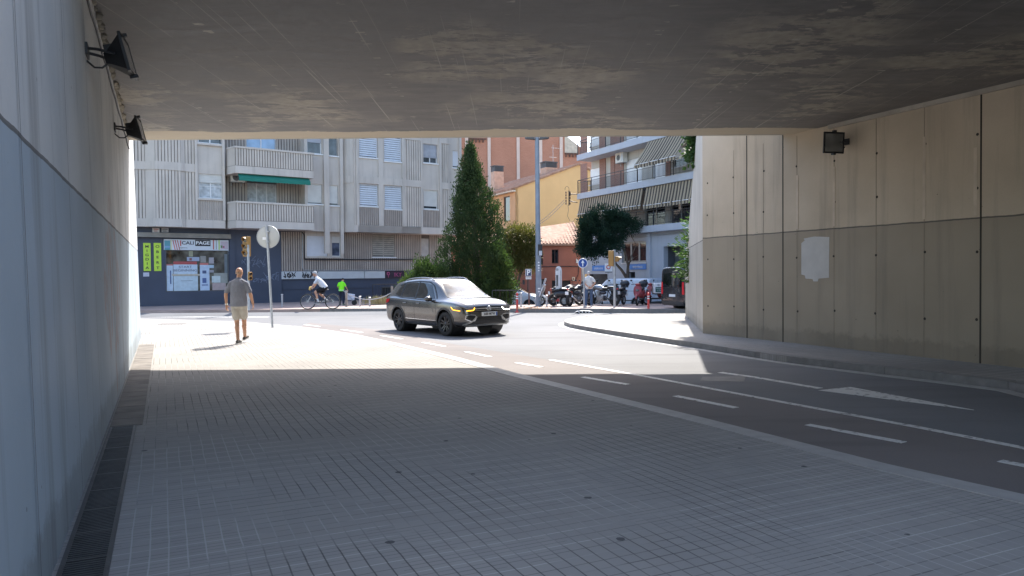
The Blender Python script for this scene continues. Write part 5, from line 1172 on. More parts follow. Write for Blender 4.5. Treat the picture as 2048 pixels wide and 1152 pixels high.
# lane separator with black and white cuts
p = g(1168, 626.5, ZR); ls = thing('lane_separator', 'low rounded black and white rubber lane separator on the road', 'lane separator', (p.x, p.y, ZR)); 
for nm_, mt, a in (('rubber_base', m_rubber, 0), ('white_cap', m_white, 1)):
    mb = MB()
    if a == 0:
        V = []; n = 16
        for i in range(n+1):
            x = -.42+.84*i/n; h = .11*math.sqrt(max(0,1-(x/.42)**2))**.8+.004; V += [(x,-.12,0),(x,-.08,h*.8),(x,0,h),(x,.08,h*.8),(x,.12,0)]
        mb.add(V, [(i*5+k, (i+1)*5+k, (i+1)*5+k+1, i*5+k+1) for i in range(n) for k in range(4)]); mb.build(nm_, mt, ls, smooth=60)
    else:
        V = []
        for i in range(n+1):
            x = -.42+.84*i/n; h = .11*math.sqrt(max(0,1-(x/.42)**2))**.8+.008; V += [(x,-.055,h*.92),(x,0,h+.004),(x,.055,h*.92)]
        mb.add(V, [(i*3+k, (i+1)*3+k, (i+1)*3+k+1, i*3+k+1) for i in range(n) for k in range(2)])
        for x in (-.22,-.08,.07,.21): mb.box(x-.022,x+.022,-.105,-.06,.02,.085)
        mb.build(nm_, mt, ls)
# bollards along the far pavement
m_bol = M_('dull steel bollard', (.45,.46,.48), .5, .1, 5, .05, metal=.4); bproto = None
def bollard(px, pyb, pyt, label, Y=None):
    global bproto
    p = g(px, pyb, .06) if Y is None else atY(px, pyb, Y); Y = p.y; h = atY(px, pyt, Y).z-.06
    b = thing('bollard', label, 'bollard', (p.x, Y, .06), 0, 'steel bollards on the far pavement'); mb = MB(); mb.tube([(0,0,0),(0,0,h-.05)], .045, 10); mb.build('post', m_bol, b, smooth=40)
    mb = MB(); mb.lathe([(.046,h-.06),(.065,h-.05),(.065,h-.02),(.03,h),(.001,h)], 12); mb.build('cap', m_bol, b, smooth=40)
bollard(564.5, 613.5, 588, 'steel bollard by the navy wall between the round sign and the cyclist'); bollard(720, 613, 592, 'steel bollard under the sagging rope, the left of the pair'); bollard(739.5, 613, 594, 'steel bollard under the sagging rope, the right of the pair')
bollard(1079+8.5+6, 614, 590, 'thin steel bollard beside the white scooter'); bollard(1042, 614, 585, 'steel bollard left of the tall lamp post in front of the white car')
# wooden post with the rope
p = g(693, 613.5, .06); wp = thing('wooden_post', 'square grey wooden post holding the sagging rope', 'post', (p.x, p.y, .06)); h = atY(693, 580.5, p.y).z-.06; mb = MB(); mb.box(-.05,.05,-.05,.05,0,h); mb.build('post', M_('weathered wood', (.25,.22,.19), .85, .2, 4, .3), wp, bevel=.008)
mb = MB(); mb.box(-.054,.054,-.054,.054,h-.1,h-.06); mb.build('band', m_galv, wp)
A_ = Vector((p.x+.05, p.y, .06+h*.80)); B_ = atY(782, 586, p.y); 
P = [A_.lerp(B_, t)-Vector((0,0,.32*4*t*(1-t)*.95)) for t in np.linspace(0,1,24)]; mb = MB(); mb.tube(P, .02, 6); tag(mb.build('rope', M_('pale rope', (.55,.54,.52), .8, .1, 20, .2)), 'pale sagging rope strung from the grey wooden post toward the car', 'rope')
P2 = Vector((B_.x, B_.y, 0)); wp2 = thing('wooden_post', 'grey wooden post behind the car where the rope ends', 'post', (B_.x+.05, B_.y, .06)); mb = MB(); mb.box(-.05,.05,-.05,.05,0,1.0); mb.build('post', M_('weathered wood', (.25,.22,.19), .85, .2, 4, .3), wp2)
# low fences by the shrubs and car
def rail_fence(label, pts, h, group=None, bars=.16):
    f = thing('railing', label, 'railing', (pts[0].x, pts[0].y, .06), 0, group); o_ = pts[0]; mb = MB(); bb = MB()
    for a, b in zip(pts[:-1], pts[1:]):
        a_, b_ = a-o_, b-o_; mb.tube([(a_.x,a_.y,h),(b_.x,b_.y,h)], .022, 6); mb.tube([(a_.x,a_.y,.12),(b_.x,b_.y,.12)], .014, 6); n = max(2, int((b_-a_).length/bars))
        for i in range(n+1): q = a_.lerp(b_, i/n); bb.tube([(q.x,q.y,.0 if i in (0,n) else .12),(q.x,q.y,h)], .022 if i in (0,n) else .008, 5)
    mb.build('rail', m_rail, f); bb.build('bars', m_rail, f)
rail_fence('low black railing in front of the white car beside the conifer', [g(985,614,.06), g(1020,614,.06), g(1042,614,.06)], .78)
p0_, p1_ = atY(746, 600, 39.2), atY(800, 600, 39.8)
for q_ in (p0_, p1_): q_.z = 0
rail_fence('grey metal rail with vertical bars against the navy wall behind the car', [p0_, p1_], 1.05)
# small sign with red ring on a post, by the garage
Yl = 40; pb = atY(1217, 560, Yl); rs_ = thing('restriction_sign', 'square white sign with a red ring on a thin pole left of the traffic light', 'sign', (pb.x, Yl, -.6)); q = atY(1217, 535, Yl).z+.6
mb = MB(); mb.tube([(-.08,.02,0),(0,.02,q)], .022, 6); mb.build('pole', m_galv, rs_); mb = MB(); mb.box(-.2,.2,-.01,.01,q-.22,q+.22); mb.build('plate', m_white, rs_); mb = MB(); mb.torus((0,-.012,q+.02), .095, .022, n=20, m=6); mb.build('red_ring', M_('sign red', (.55,.03,.03), .4), rs_)
mb = MB(); mb.box(-.18,.2,-.05,.05,q-.27,q-.225); mb.build('bar', m_dgrey, rs_)
# drain lid in pavement, road manhole
p = g(345, 648, 0); mb = MB(); mb.box(-.42,.42,-.16,.16,0,.006); o = mb.build('manhole_cover', M_('dark iron lid', (.10,.09,.08), .7, .2, 8, .3)); o.location = (p.x,p.y,.001); tag(o, 'flat rectangular dark iron cover in the sunlit pavement beyond the left wall', 'manhole cover')
# ================================================================ VEHICLES
def mat_paint(name, col, metal=.6, rough=.28):
    m, N, L, P = nm(name); t = N.new('ShaderNodeTexNoise'); t.inputs['Scale'].default_value = 900; r_ = N.new('ShaderNodeValToRGB'); L.new(t.outputs[0], r_.inputs[0])
    r_.color_ramp.elements[0].position = .3; r_.color_ramp.elements[1].position = .7; r_.color_ramp.elements[0].color = c3(tuple(c*.85 for c in col)); r_.color_ramp.elements[1].color = c3(tuple(min(1,c*1.15) for c in col)); L.new(r_.outputs[0], P.inputs['Base Color'])
    d = N.new('ShaderNodeTexNoise'); d.inputs['Scale'].default_value = 3; d.inputs['Detail'].default_value = 6; q = N.new('ShaderNodeMapRange'); q.inputs[3].default_value = rough-.05; q.inputs[4].default_value = rough+.1; L.new(d.outputs[0], q.inputs[0]); L.new(q.outputs[0], P.inputs['Roughness'])
    P.inputs['Metallic'].default_value = metal; P.inputs['Coat Weight'].default_value = 1; P.inputs['Coat Roughness'].default_value = .03; return m
m_cgl = glass('car window glass', (.012,.014,.016), .03); m_cgl.node_tree.nodes['Principled BSDF'].inputs['Coat Weight'].default_value = .15; m_cgl.node_tree.nodes['Principled BSDF'].inputs['Coat Roughness'].default_value = .02
class Veh:
    def __init__(s, name, label, cat, loc, rotz, st, paint, axles, wr_, arch, track, group=None, crown=.02, prof=None):
        s.t = thing(name, label, cat, loc, rotz, group); s.st = st; V = []; F = []; n = 0
        prof = prof or (lambda w, zb, zt, wr, zr, c: [(0,zb),(.82*w,zb),(.965*w,zb+.09),(w*.985,zb+(zt-zb)*.38),(w,zb+(zt-zb)*.62),(w*.995,zb+(zt-zb)*.88),(w*.975,zt-.012),(w*.925,zt+.012),(wr+(w*.925-wr)*.10,zr-.075 if zr-zt > .2 else zt+(zr-zt)*.55),(wr*.93,zr-.012),(wr*.5,zr+c*.6),(0,zr+c)])
        for x, w, zb, zt, wr, zr in st:
            x, w, wr = x*1.015, w*1.03, wr*1.05; zr = zr+.035; zt = zt+.012
            pr = prof(w, zb, zt, wr, zr, crown); full = [(x,-y,z) for y, z in pr[::-1]] + [(x,y,z) for y, z in pr[1:-1]]; n = len(full); V += full
        for i in range(len(st)-1):
            for k in range(n): F.append((i*n+k, i*n+(k+1)%n, (i+1)*n+(k+1)%n, (i+1)*n+k))
        F.append(tuple(range(n-1,-1,-1))); F.append(tuple((len(st)-1)*n+k for k in range(n)))
        mb = MB(); mb.add(V, F); b = mb.build('body', paint, s.t); bake(b, [('SUBSURF', dict(levels=3, render_levels=3))])
        bm = bmesh.new(); bm.from_mesh(b.data); bmesh.ops.recalc_face_normals(bm, faces=bm.faces); bm.to_mesh(b.data); s.bvh = BVHTree.FromBMesh(bm); bm.free()
        cut = MB()
        for x in axles:
            for sd in (-1, 1): cut.prism([(arch*math.cos(2*math.pi*k/32), arch*math.sin(2*math.pi*k/32)) for k in range(32)], .45, 1.3, 0, Matrix.Translation((x,0,wr_+.02)) @ Matrix(((1,0,0,0),(0,0,sd,0),(0,1,0,0),(0,0,0,1))))
        co = cut.build('cut', paint, s.t); bm = bmesh.new(); bm.from_mesh(co.data); bmesh.ops.recalc_face_normals(bm, faces=bm.faces); bm.to_mesh(co.data); bm.free()
        bake(b, [('BOOLEAN', dict(operation='DIFFERENCE', object=co, solver='EXACT'))]); bpy.data.objects.remove(co)
        b.data.materials.clear(); b.data.materials.append(paint); b.data.shade_smooth(); b.data.set_sharp_from_angle(angle=R(38)); s.body = b
        mb = MB()
        for x in axles:
            for sd in (-1, 1):      # inner wheel well
                mb.lathe([(arch-.005,sd*.45),(arch-.005,sd*(track/2+.05))], 24, 0, Matrix.Translation((x,0,wr_+.02)), 'y'); mb.lathe([(.001,sd*.455),(arch,sd*.455)], 24, 0, Matrix.Translation((x,0,wr_+.02)), 'y')
        build_split(mb, 'wheel_well', m_black, s.t, .1)
    def hit(s, o, d):
        r_ = s.bvh.ray_cast(Vector(o), Vector(d)); return r_[0], r_[1]
    def patch(s, name, top, bot, d, mat, off=.004, N=14, Mr=5, th=.012, parent=None, label=None):
        """top, bot: polylines of 2D points in the plane seen along d ('+x' front, '-x' rear, '+y' left side, '-y' right side, '+z' from above)"""
        def rs_(P, n):
            P = [Vector(p) for p in P]; L = [0]
            for i in range(1, len(P)): L.append(L[-1]+(P[i]-P[i-1]).length)
            out = []
            for k in range(n+1):
                q = L[-1]*k/n; j = 0
                while j < len(P)-2 and L[j+1] < q-1e-9: j += 1
                out.append(P[j].lerp(P[j+1], (q-L[j])/max(1e-9, L[j+1]-L[j])))
            return out
        A, B = rs_(top, N), rs_(bot, N); V = []; ok = []
        dv = dict(zip(('+x','-x','+y','-y','+z'), [(-1,0,0),(1,0,0),(0,-1,0),(0,1,0),(0,0,-1)]))[d]
        for i in range(N+1):
            for j in range(Mr+1):
                a, b = A[i].lerp(B[i], j/Mr)
                o_ = {'+x':(4,a,b),'-x':(-4,a,b),'+y':(a,4,b),'-y':(a,-4,b),'+z':(a,b,4)}[d]; p, n_ = s.hit(o_, dv)
                if p is None: V.append(None); continue
                if n_.dot(Vector(dv)) > 0: n_ = -n_
                V.append(p+n_*off)
        F = []; ids = {}; VV = []
        for i in range(N):
            for j in range(Mr):
                q = [i*(Mr+1)+j, (i+1)*(Mr+1)+j, (i+1)*(Mr+1)+j+1, i*(Mr+1)+j+1]
                if all(V[k] is not None for k in q):
                    for k in q:
                        if k not in ids: ids[k] = len(VV); VV.append(V[k])
                    F.append([ids[k] for k in q])
        mb = MB(); mb.add(VV, F); o = mb.build(name, mat, parent or s.t); 
        bm = bmesh.new(); bm.from_mesh(o.data); bmesh.ops.recalc_face_normals(bm, faces=bm.faces)
        if bm.faces and sum(f.normal.dot(-Vector(dv))*f.calc_area() for f in bm.faces) < 0: bmesh.ops.reverse_faces(bm, faces=bm.faces)
        bm.to_mesh(o.data); bm.free(); bake(o, [('SOLIDIFY', dict(thickness=th, offset=-1))]); o.data.shade_smooth(); o.data.set_sharp_from_angle(angle=R(40))
        if label: o['label'] = label
        return o
    def quadp(s, name, p, d, mat, **k): return s.patch(name, [p[0], p[1]], [p[3], p[2]], d, mat, **k)
    def ribbon(s, name, P, w, d, mat, **k):
        P = [Vector(p) for p in P]; A = []; B = []
        for i, p in enumerate(P):
            t = (P[min(i+1, len(P)-1)]-P[max(i-1,0)]).normalized(); n = Vector((-t.y,t.x)); A.append(p+n*w/2); B.append(p-n*w/2)
        return s.patch(name, A, B, d, mat, N=k.pop('N', max(8, len(P)*3)), Mr=1, **k)
    def both(s, fn):
        for d, sg in (('-y', -1), ('+y', 1)): fn(d)
def wheel(par, x, y, r_, w_, side, rimm, style='alloy', steer=0):
    t = bpy.data.objects.new('wheel', None); 
    M = Matrix.Translation((x,y,r_)) @ Matrix.Rotation(steer, 4, 'Z') @ (Matrix.Rotation(math.pi, 4, 'Z') if side > 0 else Matrix.Identity(4))   # outer side is local -y
    mb = MB(); pr = [(r_*.66,-w_/2+.01),(r_*.80,-w_/2),(r_*.93,-w_/2+.012),(r_*.985,-w_/2+.035),(r_,-w_*.2),(r_,w_*.2),(r_*.985,w_/2-.035),(r_*.93,w_/2-.012),(r_*.66,w_/2)]
    mb.lathe(pr, 36, 0, M, 'y')
    for k in range(40):
        a = 2*math.pi*k/40; mb.box(-.006,.006,-w_*.36,w_*.36,r_-.002,r_+.003,0,M @ Matrix.Rotation(a,4,'Y'))
    ty = mb.build('wheel', m_rubber, par, smooth=35)
    mb = MB(); R_ = r_*.67; mb.lathe([(R_,-w_/2+.012),(R_*.97,-w_/2+.002),(R_*.93,-w_/2+.02),(R_*.9,-w_/2+.06),(R_*.88,w_/2)], 36, 0, M, 'y')
    n = 5 if style == 'alloy' else 7
    for k in range(n):
        a = 2*math.pi*k/n
        for da in ((-.16,.16) if style == 'alloy' else (0,)):
            T = M @ Matrix.Rotation(a, 4, 'Y'); wd = .016 if style == 'alloy' else .028
            x0_, x1_ = da*R_*.5, da*R_*1.35
            mb.add([(x0_-wd,-w_/2+.035,.045),(x0_+wd,-w_/2+.035,.045),(x1_+wd*1.3,-w_/2+.018,R_*.95),(x1_-wd*1.3,-w_/2+.018,R_*.95),(x0_-wd,-w_/2+.07,.045),(x0_+wd,-w_/2+.07,.045),(x1_+wd*1.3,-w_/2+.05,R_*.95),(x1_-wd*1.3,-w_/2+.05,R_*.95)], [(0,3,2,1),(4,5,6,7),(0,1,5,4),(1,2,6,5),(2,3,7,6),(3,0,4,7)], 0, T)
    mb.lathe([(.001,-w_/2+.012),(.03,-w_/2+.015),(.055,-w_/2+.03),(.07,-w_/2+.06)], 16, 0, M, 'y'); mb.build('rim', rimm, ty, smooth=30)
    mb = MB(); mb.lathe([(.001,-w_/2+.085),(r_*.5,-w_/2+.085),(r_*.5,-w_/2+.11)], 24, 0, M, 'y'); mb.build('brake_disc', M_('dark brake disc', (.10,.10,.10), .4, .1, 5, 0, metal=.7), ty)
def mirror(v, x, y, z, paint, s_=1.0):
    sg = 1 if y > 0 else -1; mb = MB(); mb.ell((x,y+sg*.09*s_,z), .07*s_, .13*s_, .075*s_, n=14, m=8); 
    o = mb.build('mirror', paint, v.t, smooth=60); mb = MB(); mb.tube([(x+.02,y-sg*.07,z-.08),(x+.01,y+sg*.02,z-.05)], .022, 6); mb.build('mirror_arm', m_black, o); mb = MB(); mb.ell((x-.045*s_,y+sg*.09*s_,z), .03*s_, .105*s_, .055*s_, n=12, m=6); mb.build('mirror_glass', m_chrome, o)
wsg = glass('windscreen glass', (.06,.085,.12), .03, .6); wsg.node_tree.nodes['Principled BSDF'].inputs['Coat Weight'].default_value = 0; wsg.node_tree.nodes['Principled BSDF'].inputs['Specular IOR Level'].default_value = .22
# ---- grey compact SUV
st = [(-2.12,.66,.42,.78,.56,.84),(-2.09,.80,.34,.90,.64,.98),(-2.05,.875,.28,1.0,.70,1.05),(-1.97,.895,.25,1.02,.67,1.22),(-1.83,.90,.24,1.025,.65,1.40),(-1.62,.905,.22,1.02,.645,1.49),(-1.15,.91,.20,1.01,.64,1.545),(-.5,.905,.20,.985,.64,1.585),(.05,.905,.20,.97,.64,1.575),(.40,.905,.20,.965,.635,1.52),(.78,.905,.20,.965,.64,1.29),(1.10,.905,.20,.965,.70,1.085),(1.24,.905,.22,.955,.72,1.035),(1.62,.895,.24,.93,.72,.995),(1.90,.86,.26,.875,.70,.93),(2.03,.79,.28,.82,.66,.855),(2.10,.70,.33,.72,.58,.75),(2.12,.60,.40,.62,.5,.66)]
m_suv = mat_paint('grey metallic paint', (.13,.122,.115), .85, .2)
pr_ = g(792, 660.5, ZR); pf_ = g(910, 673.5, ZR); hd_ = (pf_-pr_).normalized(); side_r = Vector((hd_.y, -hd_.x, 0))   # right side of the car
mid = (pr_+pf_)/2; cc_ = mid - side_r*.80 if side_r.y < 0 else mid + side_r*.80
rz_ = math.atan2(hd_.y, hd_.x)
car = Veh('parked_car' if False else 'car', 'dark grey metallic compact SUV with orange lit headlight driving in the sunlit road', 'car', (cc_.x, cc_.y, ZR), rz_, st, m_suv, (-1.30, 1.29), .342, .40, 1.58)
for x in (-1.30, 1.29):
    for y in (-.80, .80): wheel(car.t, x, y, .342, .225, y, M_('black alloy', (.06,.06,.065), .3, .1, 4, 0, metal=.6), steer=R(4) if x > 0 else 0)
m_clad = M_('grey cladding plastic', (.055,.052,.05), .55, .1, 6, .05)
def suv_side(d):
    sg = -1 if d == '-y' else 1
    car.patch('window', [(.66,1.06),(.34,1.42),(.05,1.47),(-.30,1.48)], [(.76,1.02),(.45,1.02),(.0,1.03),(-.30,1.035)], d, m_cgl)
    car.patch('window', [(-.37,1.48),(-.75,1.475),(-1.10,1.45)], [(-.37,1.04),(-.8,1.045),(-1.15,1.055)], d, m_cgl)
    car.patch('window', [(-1.16,1.44),(-1.25,1.43),(-1.34,1.40)], [(-1.21,1.06),(-1.35,1.08),(-1.58,1.13)], d, m_cgl)
    car.ribbon('pillar_trim', [(.80,1.04),(.45,1.40),(.22,1.50),(-.4,1.525),(-1.1,1.49),(-1.45,1.40)], .035, d, m_black, off=.007, N=30)
    car.ribbon('pillar_trim', [(-.335,1.50),(-.345,1.02)], .07, d, m_black, off=.006); car.ribbon('pillar_trim', [(-1.13,1.47),(-1.20,1.03)], .05, d, m_black, off=.006)
    car.ribbon('window_trim', [(.78,.985),(.3,.985),(-.4,1.01),(-1.2,1.035),(-1.60,1.10)], .022, d, m_black, off=.006)
    for q in (((-.34,1.02),(-.33,.75),(-.31,.38)), ((.80,.97),(.86,.75),(.80,.38))): car.ribbon('door_gap', q, .010, d, m_black, off=.002)
    car.ribbon('door_gap', [(-1.10,1.0),(-.93,.80),(-.86,.60)], .010, d, m_black, off=.002)
    car.ribbon('sill_trim', [(-.90,.335),(0,.33),(.90,.33)], .14, d, m_clad, off=.008); car.ribbon('sill_chrome', [(-.84,.43),(0,.42),(.84,.42)], .012, d, m_chrome, off=.012)
    car.ribbon('door_crease', [(-1.9,.80),(-1.0,.83),(0,.80),(.95,.80)], .012, d, m_suv, off=.008)
    for x in (-1.30, 1.29):
        P = [(x+.415*math.cos(a), .36+.415*math.sin(a)) for a in np.linspace(R(-14), R(194), 22)]; car.ribbon('arch_trim', P, .055, d, m_clad, off=.010, N=34)
    for x in (-.10, -.98+.12): 
        p, n_ = car.hit((x, sg*3, .885), (0,-sg,0)); mb = MB(); mb.caps((p.x-.085, p.y+sg*.018, .885), (p.x+.085, p.y+sg*.018, .885), .014); mb.build('door_handle', m_suv, car.t, smooth=50)
    car.patch('tail_light', [(-1.80,.99),(-2.06,.965)], [(-1.86,.89),(-2.10,.83)], d, M_('tail red', (.5,.02,.02), .2), off=.012)
    # roof rail
    P = []
    for x in np.linspace(-1.35, .30, 10):
        p, n_ = car.hit((x, sg*.585, 3), (0,0,-1)); P.append((x, sg*.585, p.z+.035-(.03 if x < -1.3 or x > .25 else 0)))
    mb = MB(); mb.tube(P, .016, 8); mb.build('roof_rail', M_('satin rail', (.35,.35,.36), .3, .05, 3, 0, metal=.8), car.t, smooth=50)
    # headlight wraps round the corner
    car.patch('headlight', [(1.62,.825),(1.95,.83)], [(1.70,.745),(1.98,.73)], d, glass('headlamp lens', (.10,.09,.08), .08), off=.010)
    m_or = emis('orange indicator light', (1,.38,.02), 1.3, (.8,.3,.02)); car.ribbon('indicator', [(1.64,.82),(1.72,.75),(1.98,.725)], .018, d, m_or, off=.016)
car.both(suv_side)
mirror(car, .62, -.93, 1.03, m_suv); mirror(car, .62, .93, 1.03, m_suv)
car.patch('windscreen', [(-.50,1.465),(0,1.475),(.50,1.465)], [(-.68,1.075),(0,1.085),(.68,1.075)], '+x', wsg, N=18, Mr=8, off=.004)
for sg in (-1,1): car.ribbon('windscreen_frame', [(sg*.70,1.07),(sg*.62,1.28),(sg*.53,1.47)], .035, '+x', m_black, off=.007)
car.ribbon('windscreen_frame', [(-.70,1.065),(0,1.075),(.70,1.065)], .03, '+x', m_black, off=.007, N=18)
car.patch('rear_window', [(-.52,1.40),(.52,1.40)], [(-.60,1.10),(.60,1.10)], '-x', m_cgl)
car.patch('roof_panel', [(-1.45,-.47),(.25,-.49)], [(-1.45,.47),(.25,.49)], '+z', mat_paint('dark roof paint', (.03,.03,.03), .2, .25), off=.003, N=16, Mr=8, th=.004)
m_gr = M_('gloss black grille', (.012,.012,.013), .25)
for sg in (-1, 1):
    car.patch('headlight', [(sg*.48,.845),(sg*.70,.835)], [(sg*.50,.745),(sg*.72,.735)], '+x', glass('headlamp lens', (.10,.09,.08), .08), off=.010)
    car.ribbon('indicator', [(sg*.47,.80),(sg*.52,.735),(sg*.73,.725)], .02, '+x', m_or_ if False else emis('orange indicator', (1,.38,.02), 1.6, (.8,.3,.02)) if sg < 0 else emis('white running light', (1,.95,.85), 3.0), off=.016)
    # fog lamp hexagon frames
    P = [(sg*.47,.60),(sg*.62,.62),(sg*.74,.60),(sg*.76,.50),(sg*.62,.44),(sg*.48,.45),(sg*.44,.52),(sg*.47,.60)]
    car.patch('fog_recess', [(sg*.47,.60),(sg*.62,.615),(sg*.74,.60)], [(sg*.48,.45),(sg*.62,.44),(sg*.75,.49)], '+x', m_gr, off=.006); car.ribbon('fog_surround', P, .022, '+x', m_chrome, off=.014, N=32)
car.patch('grille', [(-.50,.835),(0,.85),(.50,.835)], [(-.52,.70),(0,.68),(.52,.70)], '+x', m_gr, off=.008, N=18)
car.ribbon('grille_chrome', [(-.55,.765),(-.3,.775),(0,.78),(.3,.775),(.55,.765)], .016, '+x', m_chrome, off=.014, N=20); car.ribbon('grille_line', [(-.50,.725),(0,.73),(.50,.725)], .010, '+x', m_chrome, off=.013)
car.patch('lower_intake', [(-.50,.46),(-.36,.56),(0,.57),(.36,.56),(.50,.46)], [(-.60,.36),(0,.37),(.60,.36)], '+x', m_gr, off=.008, N=18)
m_sat = M_('satin silver trim', (.50,.49,.46), .35, .05, 4, 0, metal=.7); car.ribbon('skid_trim', [(-.78,.35),(-.56,.44),(-.42,.565)], .035, '+x', m_sat, off=.018); car.ribbon('skid_trim', [(.78,.35),(.56,.44),(.42,.565)], .035, '+x', m_sat, off=.018); car.ribbon('skid_bar', [(-.72,.325),(0,.33),(.72,.325)], .03, '+x', m_sat, off=.016)
def emblem(v, x, z, r_, mat):
    MX = Matrix.Translation((x,0,z)) @ Matrix(((0,0,1,0),(1,0,0,0),(0,1,0,0),(0,0,0,1))); mb = MB()
    mb.torus((0,0,0), r_, r_*.11, axis='z', n=28, m=6, M=MX)
    def seg(a, b, w_=.10):
        a = Vector(a)*r_; b = Vector(b)*r_; mb.tube([MX @ a.to_3d(), MX @ b.to_3d()], w_*r_, 4)
    for sx in (-1, 1):
        seg((sx*.42,.86),(0,.16)); seg((sx*.88,.30),(sx*.45,-.72)); seg((sx*.45,-.72),(0,.02))
    mb.build('emblem', mat, v.t)
p, n_ = car.hit((4,0,.775), (-1,0,0)); emblem(car, p.x+.022, .775, .068, m_chrome)
p, n_ = car.hit((4,0,.62), (-1,0,0)); px_ = p.x+.035; mb = MB(); mb.box(px_-.03, px_, -.26,.26,.57,.68); pl_ = mb.build('number_plate', m_white, car.t, bevel=.004)
mb = MB(); mb.box(px_, px_+.002, .215,.255,.573,.677) ; mb.build('plate_band', m_blue, pl_)
text('plate_text', '2680 MYW', .105, m_rail, pl_, (px_+.003,-.018,.625), (R(90),0,R(90)), .002, sx=.80, bold=.002)
mb = MB(); mb.box(-1.30,-1.22,-.01,.01,1.55,1.60); mb.build('aerial_fin', m_black, car.t)
# interior hints: seats seen dimly are left to the reflective glass
# ---- small white car
def simple_sedan():
    s_ = [(-1.95,.60,.40,.75,.5,.8),(-1.92,.74,.32,.88,.58,.98),(-1.78,.80,.26,.93,.58,1.2),(-1.5,.82,.22,.94,.57,1.38),(-1.0,.825,.2,.93,.57,1.45),(-.4,.825,.2,.92,.57,1.47),(.1,.825,.2,.91,.56,1.43),(.5,.82,.2,.91,.58,1.22),(.85,.82,.2,.91,.62,1.02),(1.0,.82,.22,.90,.64,.97),(1.4,.80,.24,.85,.64,.90),(1.7,.76,.26,.76,.6,.80),(1.85,.66,.3,.66,.5,.69),(1.89,.54,.38,.58,.42,.62)]
    Yv = 43.5; c = atY(1026, 600, Yv); v = Veh('car', 'small white hatchback parked behind the shrub left of the tall lamp post', 'car', (c.x, Yv, -.52), R(-14), s_, mat_paint('white car paint', (.62,.63,.64), 0, .3), (-1.15,1.15), .30, .35, 1.44)
    for x in (-1.15, 1.15):
        for y in (-.72, .72): wheel(v.t, x, y, .30, .19, y, M_('silver rim', (.4,.4,.42), .35, .1, 4, 0, metal=.8), 'steel')
    def sd_(d):
        v.patch('window', [(.40,.98),(.12,1.34),(-.35,1.385)], [(.58,.96),(.1,.95),(-.35,.955)], d, m_cgl); v.patch('window', [(-.42,1.385),(-.9,1.37),(-1.2,1.30)], [(-.42,.96),(-.9,.97),(-1.35,.99)], d, m_cgl)
        v.ribbon('door_gap', [(-.38,.95),(-.36,.3)], .01, d, m_black, off=.002); v.ribbon('door_gap', [(.62,.92),(.62,.3)], .01, d, m_black, off=.002); v.ribbon('side_mark', [(.05,.66),(.35,.66)], .05, d, m_dgrey, off=.004); v.ribbon('sill_trim', [(-.8,.27),(.8,.27)], .1, d, m_clad, off=.006)
        v.patch('headlight', [(1.40,.80),(1.68,.74)], [(1.45,.70),(1.74,.64)], d, m_lens, off=.008)
    v.both(sd_); mirror(v, .42, -.84, .97, m_white); v.patch('windscreen', [(-.46,1.36),(.46,1.36)], [(-.60,1.0),(.60,1.0)], '+x', m_cgl); v.patch('grille', [(-.4,.6),(.4,.6)], [(-.4,.46),(.4,.46)], '+x', m_gr)
simple_sedan()
